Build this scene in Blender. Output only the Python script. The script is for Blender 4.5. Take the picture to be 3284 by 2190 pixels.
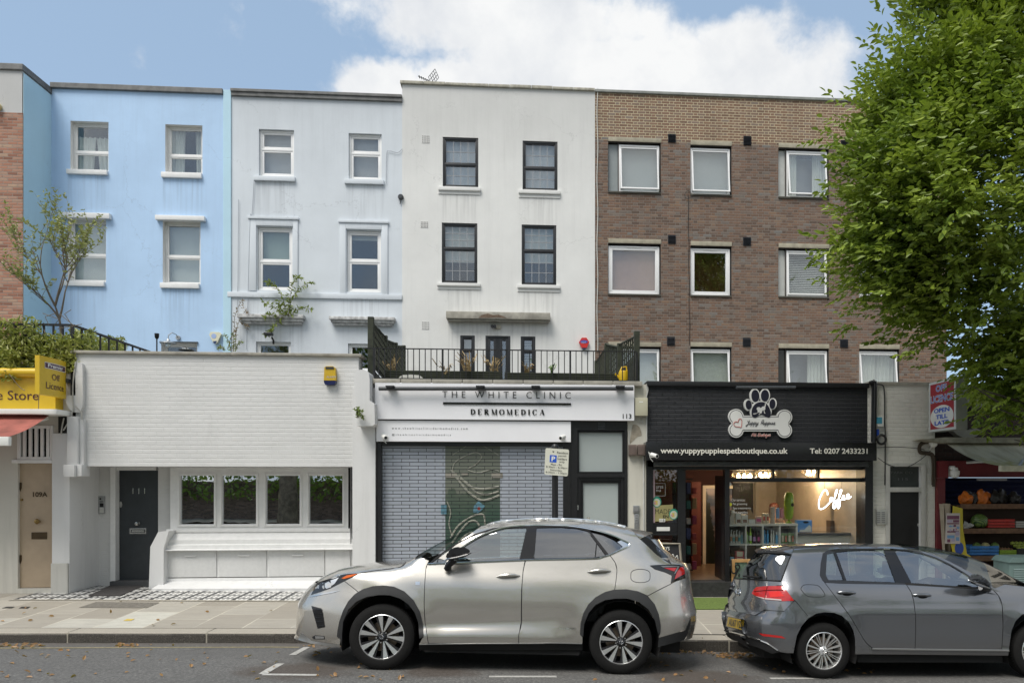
import bpy, bmesh, math, random
import numpy as np
from mathutils import Vector, Matrix
from math import sin, cos, pi
V_ = Vector
for o in list(bpy.data.objects): bpy.data.objects.remove(o)
S = bpy.context.scene
COL = S.collection
R = math.radians
rnd = random.Random(7)
# ------------------------------------------------------------------ camera, world, sun, exposure
F, XP, HZ, CH, YAW = 2305.0, 1861.0, 1548.0, 2.13, 0.07
SN, CS = sin(YAW), cos(YAW)
cam_d = bpy.data.cameras.new('camera'); cam = bpy.data.objects.new('camera', cam_d); COL.objects.link(cam)
cam_d.sensor_width = 36; cam_d.lens = F / 3284 * 36
cam_d.shift_x = (1642 - XP) / 3284; cam_d.shift_y = (HZ - 1095) / 3284
cam_d.clip_start = .1; cam_d.clip_end = 3000
cam.location = (0, 0, CH); cam.rotation_euler = (R(90), 0, -YAW)
S.camera = cam
S.view_settings.view_transform = 'Standard'; S.view_settings.look = 'None'
S.view_settings.exposure = 0.8; S.view_settings.gamma = 1
SUN_EL, SUN_AZ = 59, 217        # azimuth clockwise from +Y: behind the camera, a little to the left
sun_d = bpy.data.lights.new('sun', 'SUN'); sun_d.energy = 2.1; sun_d.angle = R(30); sun_d.color = (1, .96, .9)
sun = bpy.data.objects.new('sun', sun_d); COL.objects.link(sun)
sd = V_((sin(R(SUN_AZ)) * cos(R(SUN_EL)), cos(R(SUN_AZ)) * cos(R(SUN_EL)), sin(R(SUN_EL))))
sun.rotation_euler = sd.to_track_quat('Z', 'Y').to_euler()
try: S.cycles.max_bounces = 8; S.cycles.transparent_max_bounces = 16; S.cycles.use_denoising = True; S.cycles.sample_clamp_indirect = 6
except Exception: pass
class NT:
 """terse node building"""
 def __init__(s, tree): s.t = tree; s.n = tree.nodes; s.l = tree.links
 def new(s, ty, **k):
  n = s.n.new(ty)
  for a, v in k.items(): setattr(n, a, v)
  return n
 def put(s, sock, v):
  if hasattr(v, 'is_output'): s.l.new(v, sock)
  elif v is not None:
   if isinstance(v, (tuple, list)) and len(v) == 3 and sock.type == 'RGBA': v = (*v, 1)
   sock.default_value = v
 def m(s, op, a, b=None, c=None, clamp=False):
  n = s.new('ShaderNodeMath', operation=op, use_clamp=clamp)
  for i, v in enumerate((a, b, c)):
   if v is not None: s.put(n.inputs[i], v)
  return n.outputs[0]
 def vm(s, op, a, b=None, sc=None):
  n = s.new('ShaderNodeVectorMath', operation=op)
  s.put(n.inputs[0], a)
  if b is not None: s.put(n.inputs[1], b)
  if sc is not None: s.put(n.inputs['Scale'], sc)
  return n.outputs['Value'] if op in ('LENGTH', 'DOT_PRODUCT', 'DISTANCE') else n.outputs[0]
 def mix(s, f, a, b, mode='MIX'):
  n = s.new('ShaderNodeMixRGB', blend_type=mode); s.put(n.inputs[0], f); s.put(n.inputs[1], a); s.put(n.inputs[2], b); return n.outputs[0]
 def ramp(s, f, pts, interp='LINEAR'):
  n = s.new('ShaderNodeValToRGB'); cr = n.color_ramp; cr.interpolation = interp
  while len(cr.elements) < len(pts): cr.elements.new(.5)
  for e, (p, c) in zip(cr.elements, pts):
   e.position = p; e.color = (*c, 1) if isinstance(c, (tuple, list)) else (c, c, c, 1)
  s.put(n.inputs[0], f); return n.outputs[0]
 def noise(s, vec, scale, detail=4, rough=.55, out=0):
  n = s.new('ShaderNodeTexNoise'); s.put(n.inputs['Vector'], vec); s.put(n.inputs['Scale'], scale)
  n.inputs['Detail'].default_value = detail; n.inputs['Roughness'].default_value = rough; return n.outputs[out]
 def sep(s, v):
  n = s.new('ShaderNodeSeparateXYZ'); s.put(n.inputs[0], v); return n.outputs
 def com(s, x, y, z):
  n = s.new('ShaderNodeCombineXYZ'); s.put(n.inputs[0], x); s.put(n.inputs[1], y); s.put(n.inputs[2], z); return n.outputs[0]
 def pos(s): return s.new('ShaderNodeNewGeometry').outputs['Position']
 def smooth(s, v, a, b):
  n = s.new('ShaderNodeMapRange', interpolation_type='SMOOTHSTEP'); s.put(n.inputs[0], v); s.put(n.inputs[1], a); s.put(n.inputs[2], b); return n.outputs[0]
# sky: Nishita blue with broken cloud
wd = bpy.data.worlds.new('World'); S.world = wd; wd.use_nodes = True
w = NT(wd.node_tree); w.n.clear()
sky = w.new('ShaderNodeTexSky', sky_type='NISHITA', sun_disc=False, sun_elevation=R(SUN_EL), sun_rotation=R(SUN_AZ), air_density=1.0, dust_density=1.6, ozone_density=2.0)
d = w.vm('NORMALIZE', w.new('ShaderNodeTexCoord').outputs['Generated'])
dx, dy, dz = w.sep(d)
den = w.m('MAXIMUM', dy, .08)
px_, pz_ = w.m('DIVIDE', dx, den), w.m('DIVIDE', dz, den)
warp = w.vm('SCALE', w.vm('SUBTRACT', w.noise(d, 5.5, 5, .6, out=1), (.5, .5, .5)), sc=.16)
pw = w.vm('ADD', w.com(px_, pz_, 0), warp)
bias = None
for cx, cz, rx, rz, a in ((-.01, .64, .27, .075, 1), (.17, .575, .33, .095, 1), (.02, .53, .30, .05, 1), (-.22, .545, .09, .045, .9), (.40, .525, .12, .045, .7), (.52, .50, .10, .03, .6), (-.29, .665, .13, .03, .5), (-.19, .50, .16, .05, .8), (.08, .5, .28, .045, .8), (.60, .63, .05, .03, .4), (.30, .64, .1, .05, .7)):
 e = w.vm('LENGTH', w.vm('DIVIDE', w.vm('SUBTRACT', pw, (cx, cz, 0)), (rx, rz, 1)))
 v = w.m('MULTIPLY', w.m('SUBTRACT', 1.25, e, clamp=True), a)
 bias = v if bias is None else w.m('MAXIMUM', bias, v)
fb = w.noise(d, 9, 8, .62)
front = w.smooth(w.m('ADD', bias, w.m('MULTIPLY', w.m('SUBTRACT', fb, .5), 1.5)), .16, .6)
front = w.m('MULTIPLY', front, w.m('MULTIPLY', w.smooth(dy, .1, .3), .94))
back = w.m('MULTIPLY', w.smooth(w.noise(d, 2.2, 6, .6), .36, .6), w.smooth(dy, .25, -.15))
cov = w.m('MAXIMUM', front, back)
shade = w.ramp(w.noise(w.vm('ADD', d, (0, 0, .04)), 6, 6, .6), [(.3, (6.6, 6.9, 7.4)), (.62, (9.4, 9.4, 9.3))])
hazy = w.mix(.45, sky.outputs[0], (6.0, 8.2, 10.8))
bg = w.new('ShaderNodeBackground'); w.put(bg.inputs[0], w.mix(cov, hazy, shade)); bg.inputs[1].default_value = .06
w.l.new(bg.outputs[0], w.new('ShaderNodeOutputWorld').inputs[0])
# ------------------------------------------------------------------ picture -> place
def ray(px, py):
 u = (px - XP) / F; v = (HZ - py) / F
 return np.array([SN + u * CS, CS - u * SN, v])
def P(px, py, Y):
 """the point of the vertical plane at depth Y that the photograph's pixel shows"""
 r = ray(px, py); t = Y / r[1]; return V_((r[0] * t, Y, CH + r[2] * t))
def XZ(px, py, Y): p = P(px, py, Y); return p.x, p.z
GX = [-60, -30, -7, -3.2, -.5, 2.3, 5, 9, 30, 60]
GZ = [.3, .28, .03, -.03, -.125, -.235, -.30, -.36, -.55, -.6]
CY = [-60, -8, -3, 0, 3, 6.3, 8.05, 9.0, 9.95, 300]
CZ = [.02, .02, .02, .2, .24, .2, .145, .085, 0, 0]
KX = [-60, -7, -3.2, 2.3, 9, 60]; KZ = [.45, .165, .105, -.065, -.2, -.45]
BX = [-60, -8, 3, 9, 60]; BZ = [.5, .262, .075, 0, -.3]
def zroad(x, y): return float(np.interp(x, GX, GZ) + np.interp(y, CY, CZ))
def zpave(x, y):
 k = np.interp(x, KX, KZ); b = np.interp(x, BX, BZ); f = min(1.15, max(0, (y - 9.95) / (12.8 - 9.95))); return float(k + (b - k) * f)
def zg(x, y): return zpave(x, y) if y > 9.95 else zroad(x, y)
def G(px, py, fn=zg, lift=0):
 r = ray(px, py); z = 0
 for _ in range(30):
  t = (CH - z - lift) / -r[2]; z = .5 * z + .5 * fn(r[0] * t, r[1] * t)
 return V_((r[0] * t, r[1] * t, fn(r[0] * t, r[1] * t) + lift))
# ------------------------------------------------------------------ materials
MATS = {}
def pbsdf(name):
 m = bpy.data.materials.new(name); m.use_nodes = True; t = NT(m.node_tree); t.n.clear()
 b = t.new('ShaderNodeBsdfPrincipled'); t.l.new(b.outputs[0], t.new('ShaderNodeOutputMaterial').inputs[0]); return m, t, b
def mat(name, col=(.5, .5, .5), rough=.6, metal=0, var=.1, vs=6, bump=0, bs=60, coat=0, spec=None, stain=0, emit=0, local=False):
 if name in MATS: return MATS[name]
 m, t, b = pbsdf(name)
 p = t.new('ShaderNodeTexCoord').outputs['Object'] if local else t.pos()
 c = col
 if var:
  n = t.noise(p, vs, 6, .6)
  c = t.mix(t.ramp(n, [(.3, 0.0), (.7, 1.0)]), tuple(x * (1 - var) for x in col), tuple(min(1, x * (1 + var * .6)) for x in col))
 if stain:
  st = t.noise(t.vm('MULTIPLY', p, (2.2, 2.2, .35)), 2.2, 6, .65)
  c = t.mix(t.m('MULTIPLY', t.smooth(st, .5, .75), stain), c, tuple(x * .62 for x in col))
 t.put(b.inputs['Base Color'], c); b.inputs['Roughness'].default_value = rough; b.inputs['Metallic'].default_value = metal
 if rough > .3 and var:
  t.put(b.inputs['Roughness'], t.m('ADD', rough - .08, t.m('MULTIPLY', t.noise(p, vs * 3, 3), .16)))
 if coat: b.inputs['Coat Weight'].default_value = coat; b.inputs['Coat Roughness'].default_value = .04
 if spec is not None: b.inputs['Specular IOR Level'].default_value = spec
 if bump:
  bn = t.new('ShaderNodeBump'); bn.inputs['Strength'].default_value = bump; bn.inputs['Distance'].default_value = .01
  t.put(bn.inputs['Height'], t.noise(p, bs, 5, .65)); t.l.new(bn.outputs[0], b.inputs['Normal'])
 if emit: t.put(b.inputs['Emission Color'], (*col, 1)); b.inputs['Emission Strength'].default_value = emit
 MATS[name] = m; return m
def glass(name, tint=(.9, .95, .93), refl=.3, rough=.0, fres=.55):
 if name in MATS: return MATS[name]
 m = bpy.data.materials.new(name); m.use_nodes = True; t = NT(m.node_tree); t.n.clear()
 tr = t.new('ShaderNodeBsdfTransparent'); t.put(tr.inputs[0], (*tint, 1))
 gl = t.new('ShaderNodeBsdfGlossy'); gl.inputs['Roughness'].default_value = rough; t.put(gl.inputs[0], (.95, .97, 1, 1))
 bn = t.new('ShaderNodeBump'); bn.inputs['Strength'].default_value = .05; bn.inputs['Distance'].default_value = .02
 t.put(bn.inputs['Height'], t.noise(t.pos(), 1.7, 2)); t.l.new(bn.outputs[0], gl.inputs['Normal'])
 f = refl
 if fres:
  fr = t.new('ShaderNodeLayerWeight'); fr.inputs[0].default_value = .35
  f = t.m('ADD', t.m('MULTIPLY', fr.outputs['Fresnel'], fres), refl, clamp=True)
 mx = t.new('ShaderNodeMixShader'); t.put(mx.inputs[0], f); t.l.new(tr.outputs[0], mx.inputs[1]); t.l.new(gl.outputs[0], mx.inputs[2])
 t.l.new(mx.outputs[0], t.new('ShaderNodeOutputMaterial').inputs[0]); MATS[name] = m; return m
def brick_mat(name, palette, mortar, bond='flemish', bump=.6, top=None, stain=.25, painted=None, row=.075, rough=.85, jd=.02):
 """palette: ramp of brick colours; top=(z, mortar colour) above which the pointing changes"""
 if name in MATS: return MATS[name]
 m, t, b = pbsdf(name)
 p = t.pos(); x, y, z = t.sep(p)
 wob = t.m('MULTIPLY', t.m('SUBTRACT', t.noise(p, 3.1, 3), .5), .008)
 h = t.m('ADD', t.m('ADD', x, y), wob); z2 = t.m('ADD', z, wob)
 r = t.m('FLOOR', t.m('DIVIDE', z2, row)); zf = t.m('MULTIPLY', t.m('FRACT', t.m('DIVIDE', z2, row)), row)
 odd = t.m('MODULO', t.m('ABSOLUTE', r), 2)
 if bond == 'flemish':
  per = .3375; q = t.m('DIVIDE', t.m('ADD', h, t.m('MULTIPLY', odd, per / 2)), per)
  c = t.m('FLOOR', q); fx = t.m('MULTIPLY', t.m('FRACT', q), per)
  head = t.m('GREATER_THAN', fx, .225)
  xl = t.m('SUBTRACT', fx, t.m('MULTIPLY', head, .225)); wd_ = t.m('SUBTRACT', .225, t.m('MULTIPLY', head, .1125))
  cid = t.m('ADD', t.m('MULTIPLY', c, 2), head)
 else:
  per = .225; q = t.m('DIVIDE', t.m('ADD', h, t.m('MULTIPLY', odd, per / 2)), per)
  cid = t.m('FLOOR', q); xl = t.m('MULTIPLY', t.m('FRACT', q), per); wd_ = per
 wn = t.new('ShaderNodeTexWhiteNoise', noise_dimensions='2D'); t.put(wn.inputs['Vector'], t.com(cid, r, 0))
 dxm = t.m('MINIMUM', xl, t.m('SUBTRACT', wd_, xl)); dzm = t.m('MINIMUM', zf, t.m('SUBTRACT', row, zf))
 dm = t.m('ADD', t.m('MINIMUM', dxm, dzm), t.m('MULTIPLY', t.m('SUBTRACT', t.noise(p, 60, 3), .5), .006))
 thick = t.m('MULTIPLY', t.smooth(z, top[0], top[0] + .05), .0035) if top else 0
 body = t.smooth(t.m('SUBTRACT', dm, thick), .0035, .0075)
 hgt = t.smooth(dm, .0015, .0095)
 if painted:
  c = t.mix(t.ramp(t.noise(p, 1.3, 6, .6), [(.35, 0.0), (.7, 1.0)]), tuple(v * .93 for v in painted), painted)
  st = t.noise(t.vm('MULTIPLY', p, (1.5, 1.5, .5)), 1.6, 7, .7)
  c = t.mix(t.m('MULTIPLY', t.smooth(st, .55, .78), stain), c, tuple(v * .7 for v in painted))
  patch = t.smooth(t.noise(p, .9, 4), .45, .62)       # places where paint fills the joints
  hgt = t.m('MULTIPLY', hgt, t.m('SUBTRACT', 1, t.m('MULTIPLY', patch, .75)))
  t.put(b.inputs['Base Color'], c)
 else:
  n1 = t.noise(p, 40, 4); bc = t.ramp(t.m('ADD', wn.outputs[0], t.m('MULTIPLY', t.m('SUBTRACT', n1, .5), .18)), palette)
  mo = mortar
  if top: bc = t.mix(t.m('MULTIPLY', t.smooth(z, top[0], top[0] + .05), .3), bc, (.30, .17, .095))
  if top: mo = t.mix(t.smooth(t.m('ADD', z, t.m('MULTIPLY', t.noise(p, .8, 2), .12)), top[0], top[0] + .05), mortar, top[1])
  mo = t.mix(t.noise(p, 9, 3), mo, t.mix(.5, mo, (.1, .09, .08)))
  c = t.mix(body, mo, bc)
  st = t.noise(t.vm('MULTIPLY', p, (1.2, 1.2, .4)), 1.1, 7, .65)
  c = t.mix(t.m('MULTIPLY', t.smooth(st, .42, .75), stain), c, (.07, .055, .045))
  t.put(b.inputs['Base Color'], c)
 b.inputs['Roughness'].default_value = rough
 bn = t.new('ShaderNodeBump'); bn.inputs['Strength'].default_value = bump; bn.inputs['Distance'].default_value = jd
 t.put(bn.inputs['Height'], t.m('ADD', hgt, t.m('MULTIPLY', t.noise(p, 55, 5), .35))); t.l.new(bn.outputs[0], b.inputs['Normal'])
 MATS[name] = m; return m
def render_mat(name, col, stain=.3, bump=.35, grime=0, drips=()):
 """painted stucco: soft mottling, run-off streaks, hair cracks"""
 if name in MATS: return MATS[name]
 m, t, b = pbsdf(name); p = t.pos()
 c = t.mix(t.ramp(t.noise(p, .8, 7, .6), [(.3, 0.0), (.7, 1.0)]), tuple(v * .9 for v in col), col)
 sk = t.noise(t.vm('MULTIPLY', p, (3.0, 3.0, .18)), 1.6, 7, .7)
 c = t.mix(t.m('MULTIPLY', t.smooth(sk, .46, .76), stain), c, tuple(v * .66 for v in col))
 dr = None; px3, _, pz3 = t.sep(p)
 for a, b_, e in drips:
  q0, q1 = P(a, e, 19.8), P(b_, e, 19.8)
  v = t.m('MULTIPLY', t.m('MULTIPLY', t.smooth(px3, q0.x - .05, q0.x + .06), t.smooth(px3, q1.x + .05, q1.x - .06)), t.m('MULTIPLY', t.smooth(pz3, q0.z - 1.5, q0.z), t.m('LESS_THAN', pz3, q0.z + .02)))
  dr = v if dr is None else t.m('MAXIMUM', dr, v)
 if dr is not None: c = t.mix(t.m('MULTIPLY', dr, t.smooth(t.noise(t.vm('MULTIPLY', p, (9, 9, .3)), 1.5, 4, .6), .42, .68), clamp=True), c, tuple(v * .78 for v in col))
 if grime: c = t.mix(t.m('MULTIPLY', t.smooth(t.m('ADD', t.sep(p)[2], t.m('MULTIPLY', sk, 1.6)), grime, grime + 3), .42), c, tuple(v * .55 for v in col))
 vo = t.new('ShaderNodeTexVoronoi', feature='DISTANCE_TO_EDGE'); vo.inputs['Scale'].default_value = .55
 t.put(vo.inputs['Vector'], t.vm('ADD', p, t.vm('SCALE', t.noise(p, 2.5, 6, .65, out=1), sc=.8)))
 crack = t.m('MULTIPLY', t.m('LESS_THAN', vo.outputs['Distance'], .0035), t.smooth(t.noise(p, .45, 2), .5, .6))
 c = t.mix(t.m('MULTIPLY', crack, .35), c, tuple(v * .45 for v in col))
 t.put(b.inputs['Base Color'], c); b.inputs['Roughness'].default_value = .78
 bn = t.new('ShaderNodeBump'); bn.inputs['Strength'].default_value = bump; bn.inputs['Distance'].default_value = .012
 t.put(bn.inputs['Height'], t.m('ADD', t.noise(p, 4, 6, .6), t.m('MULTIPLY', t.noise(p, 45, 4), .25))); t.l.new(bn.outputs[0], b.inputs['Normal'])
 MATS[name] = m; return m
# ------------------------------------------------------------------ meshes
class MB:
 def __init__(s): s.v = []; s.f = []; s.mi = []; s.k = 0
 def mat(s, i): s.k = i; return s
 def face(s, pts):
  i = len(s.v); s.v += [tuple(p) for p in pts]; s.f.append(tuple(range(i, i + len(pts)))); s.mi.append(s.k)
 def add(s, vs, fs):
  i = len(s.v); s.v += [tuple(p) for p in vs]; s.f += [tuple(a + i for a in f) for f in fs]; s.mi += [s.k] * len(fs)
 def box(s, x0, x1, y0, y1, z0, z1, bev=0):
  x0, x1 = sorted((x0, x1)); y0, y1 = sorted((y0, y1)); z0, z1 = sorted((z0, z1))
  b = min(bev, (x1 - x0) * .45, (y1 - y0) * .45, (z1 - z0) * .45)
  if b <= 0:
   s.add([(x0, y0, z0), (x1, y0, z0), (x1, y1, z0), (x0, y1, z0), (x0, y0, z1), (x1, y0, z1), (x1, y1, z1), (x0, y1, z1)],
     [(0, 3, 2, 1), (4, 5, 6, 7), (0, 1, 5, 4), (1, 2, 6, 5), (2, 3, 7, 6), (3, 0, 4, 7)])
   return s
  bm = bmesh.new(); bmesh.ops.create_cube(bm, size=1)
  for v in bm.verts: v.co = ((x0 + x1) / 2 + v.co.x * (x1 - x0), (y0 + y1) / 2 + v.co.y * (y1 - y0), (z0 + z1) / 2 + v.co.z * (z1 - z0))
  bmesh.ops.bevel(bm, geom=bm.edges[:], offset=b, segments=2, affect='EDGES', profile=.6)
  s.bm(bm); return s
 def bm(s, bm, M=None):
  bm.verts.index_update()
  s.add([(M @ v.co if M else v.co)[:] for v in bm.verts], [[v.index for v in f.verts] for f in bm.faces]); bm.free(); return s
 def pbox(s, px0, py0, px1, py1, Y, d0=.0, d1=.1, bev=0):
  """box whose front face at Y-d0 covers a pixel rectangle of plane Y and reaches back to Y+d1"""
  a = P(px0, py0, Y); b = P(px1, py1, Y); c = P(px0, py1, Y); e = P(px1, py0, Y)
  s.box((a.x + c.x) / 2, (b.x + e.x) / 2, Y - d0, Y + d1, (b.z + c.z) / 2, (a.z + e.z) / 2, bev); return s
 def tube(s, pts, r, n=8, cap=True):
  pts = [V_(p) for p in pts]; rr = r if isinstance(r, (list, tuple)) else [r] * len(pts)
  i0 = len(s.v); up = V_((0, 0, 1)); prev = None
  for i, p in enumerate(pts):
   t = (pts[min(i + 1, len(pts) - 1)] - pts[max(i - 1, 0)])
   t = t.normalized() if t.length > 1e-9 else V_((0, 0, 1))
   a = prev if prev is not None else (V_((1, 0, 0)) if abs(t.z) > .9 else up)
   a = (a - t * a.dot(t)); a = a.normalized() if a.length > 1e-6 else t.orthogonal().normalized()
   prev = a; b = t.cross(a)
   for k in range(n):
    an = 2 * pi * k / n; s.v.append(tuple(p + (a * cos(an) + b * sin(an)) * rr[i]))
  for i in range(len(pts) - 1):
   for k in range(n):
    a = i0 + i * n + k; b = i0 + i * n + (k + 1) % n
    s.f.append((a, b, b + n, a + n)); s.mi.append(s.k)
  if cap:
   s.f.append(tuple(i0 + k for k in range(n))[::-1]); s.mi.append(s.k)
   e = i0 + (len(pts) - 1) * n; s.f.append(tuple(e + k for k in range(n))); s.mi.append(s.k)
  return s
 def lathe(s, prof, c=(0, 0, 0), axis='z', n=24, M=None):
  """prof: (radius, height) pairs"""
  i0 = len(s.v); c = V_(c)
  for r, h in prof:
   for k in range(n):
    a = 2 * pi * k / n; x, y = r * cos(a), r * sin(a)
    p = {'z': V_((x, y, h)), 'y': V_((x, h, y)), 'x': V_((h, x, y))}[axis]
    if M: p = M @ p
    s.v.append(tuple(c + p))
  for i in range(len(prof) - 1):
   for k in range(n):
    a = i0 + i * n + k; b = i0 + i * n + (k + 1) % n
    s.f.append((a, b, b + n, a + n) if axis != 'y' else (a, a + n, b + n, b)); s.mi.append(s.k)
  return s
 def prism(s, poly, y0, y1, M=None):
  """polygon in (x,z) pushed from y0 to y1"""
  from mathutils.geometry import tessellate_polygon
  n = len(poly); vs = [(x, y0, z) for x, z in poly] + [(x, y1, z) for x, z in poly]
  if M: vs = [tuple(M @ V_(v)) for v in vs]
  tri = tessellate_polygon([[V_((x, z, 0)) for x, z in poly]])
  fs = [tuple(t) for t in tri] + [tuple(a + n for a in t)[::-1] for t in tri] + [(i, (i + 1) % n, n + (i + 1) % n, n + i) for i in range(n)]
  s.add(vs, fs); return s
 def pprism(s, pts, Y, d0, d1):
  return s.prism([XZ(x, y, Y) for x, y in pts], Y - d0, Y + d1)
 def wall(s, x0, x1, z0, z1, Y, holes=(), depth=.12, reveal=None, back=False):
  """front wall at Y with rectangular holes (x0,x1,z0,z1[,depth]) and their reveals"""
  k0 = s.k
  xs = sorted({x0, x1, *[h[0] for h in holes], *[h[1] for h in holes]}); zs = sorted({z0, z1, *[h[2] for h in holes], *[h[3] for h in holes]})
  xs = [x for x in xs if x0 <= x <= x1]; zs = [z for z in zs if z0 <= z <= z1]
  for i in range(len(xs) - 1):
   for j in range(len(zs) - 1):
    cx, cz = (xs[i] + xs[i + 1]) / 2, (zs[j] + zs[j + 1]) / 2
    if any(h[0] < cx < h[1] and h[2] < cz < h[3] for h in holes): continue
    s.face([(xs[i], Y, zs[j]), (xs[i + 1], Y, zs[j]), (xs[i + 1], Y, zs[j + 1]), (xs[i], Y, zs[j + 1])])
  if reveal is not None: s.k = reveal
  for h in holes:
   a, b, c, e = h[:4]; D = Y + (h[4] if len(h) > 4 else depth)
   for q in ([(a, Y, c), (a, Y, e), (a, D, e), (a, D, c)], [(b, Y, c), (b, D, c), (b, D, e), (b, Y, e)],
      [(a, Y, e), (b, Y, e), (b, D, e), (a, D, e)], [(a, Y, c), (a, D, c), (b, D, c), (b, Y, c)]): s.face(q)
  s.k = k0; return s
 def build(s, name, mats, parent=None, smooth=False, local=False, merge=False):
  if not isinstance(mats, (list, tuple)): mats = [mats]
  me = bpy.data.meshes.new(name)
  vs = s.v
  if parent is not None and not local:
   b = base_of(parent); vs = [(x - b.x, y - b.y, z - b.z) for x, y, z in s.v]
  me.from_pydata(vs, [], s.f)
  for m in mats: me.materials.append(m)
  if len(mats) > 1: me.polygons.foreach_set('material_index', [min(i, len(mats) - 1) for i in s.mi])
  if merge:
   bm = bmesh.new(); bm.from_mesh(me); bmesh.ops.remove_doubles(bm, verts=bm.verts, dist=1e-4); bm.to_mesh(me); bm.free()
  if smooth: me.polygons.foreach_set('use_smooth', [True] * len(me.polygons)); me.set_sharp_from_angle(angle=R(smooth if smooth is not True else 40))
  me.update()
  o = bpy.data.objects.new(name, me); COL.objects.link(o)
  if parent is not None: o.parent = parent
  return o
def base_of(o):
 b = V_((0, 0, 0))
 while o is not None: b += o.location; o = o.parent
 return b
def tag(o, label=None, cat=None, group=None, kind=None):
 if label: o['label'] = label
 if cat: o['category'] = cat
 if group: o['group'] = group
 if kind: o['kind'] = kind
 return o
def T(name, label, cat, loc=(0, 0, 0), group=None):
 o = bpy.data.objects.new(name, None); COL.objects.link(o); o.location = loc; o.empty_display_size = .1
 return tag(o, label, cat, group)
def dup(root, loc=None, label=None):
 def cp(o, par):
  c = o.copy(); COL.objects.link(c); c.parent = par
  for ch in o.children: cp(ch, c)
  return c
 c = cp(root, None)
 if loc is not None: c.location = loc
 if label: c['label'] = label
 return c
def txt(mb, s, x0, z0, x1, z1, Y, depth=.004, bold=0, shear=0, space=1.0, map_=None, keep=False):
 """lettering that fills the rectangle (x0..x1, z0..z1) of the plane at Y, facing the street"""
 cu = bpy.data.curves.new('t', 'FONT'); cu.body = s; cu.offset = bold; cu.shear = shear; cu.space_character = space; cu.resolution_u = 3; cu.align_x = 'LEFT'
 o = bpy.data.objects.new('t', cu); COL.objects.link(o)
 me = bpy.data.meshes.new_from_object(o.evaluated_get(bpy.context.evaluated_depsgraph_get()))
 bpy.data.objects.remove(o); bpy.data.curves.remove(cu)
 co = np.array([v.co[:] for v in me.vertices]); fs = [tuple(p.vertices) for p in me.polygons]; bpy.data.meshes.remove(me)
 lo, hi = co.min(0), co.max(0); sx = (x1 - x0) / (hi[0] - lo[0]); sz = (z1 - z0) / (hi[1] - lo[1])
 if keep: sx = sz
 fn = map_ or (lambda x, z: (x, Y - depth, z))
 mb.add([fn(x0 + (c[0] - lo[0]) * sx, z0 + (c[1] - lo[1]) * sz) for c in co], fs)
def ptxt(mb, s, px0, py0, px1, py1, Y, **k):
 a = P(px0, py0, Y); b = P(px1, py1, Y); txt(mb, s, a.x, b.z, b.x, a.z, Y, **k)
def stroke(mb, pts, r, Y=None, n=6, close=False):
 if close: pts = list(pts) + [pts[0]]
 mb.tube([P(x, y, Y) for x, y in pts], r, n)
def spline(pts, k=6, close=False):
 pts = [np.array(p, float) for p in pts]; out = []; n = len(pts)
 rng = range(n) if close else range(n - 1)
 for i in rng:
  g = (lambda j: pts[j % n]) if close else (lambda j: pts[min(max(j, 0), n - 1)])
  a, b, c, e = g(i - 1), g(i), g(i + 1), g(i + 2)
  for q in range(k):
   t = q / k; out.append(tuple(.5 * (2 * b + (c - a) * t + (2 * a - 5 * b + 4 * c - e) * t * t + (3 * b - a - 3 * c + e) * t ** 3)))
 if not close: out.append(tuple(pts[-1]))
 return out
WHITE = mat('white gloss paint', (.76, .76, .745), .4, var=.06, vs=9, stain=.15)
UPVC = mat('white window frame', (.8, .8, .79), .3, var=.03)
BLACK = mat('black satin paint', (.012, .012, .013), .38, var=.25, vs=12)
DGREY = mat('dark grey metal', (.05, .055, .06), .4, var=.2)
CONC = mat('weathered concrete', (.36, .34, .29), .85, var=.3, vs=5, bump=.5, bs=70, stain=.7)
LEAD = mat('grey roof edge', (.17, .17, .165), .7, var=.35, vs=5, bump=.3, stain=.6)
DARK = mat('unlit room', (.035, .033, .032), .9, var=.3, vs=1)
GALV = mat('galvanised steel', (.42, .43, .43), .38, metal=.8, var=.2, vs=14)
PLAST = mat('white plastic', (.74, .74, .7), .35, var=.05)
TIMB = mat('brown shelf timber', (.16, .085, .045), .7, var=.4, vs=14, bump=.3, bs=30)
INK = mat('black lettering', (.008, .008, .008), .35, var=0)
GL_UP = glass('upper window glass', (.95, .97, .96), .07)
GL_SH = glass('shop window glass', (.93, .95, .94), .03)
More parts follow.
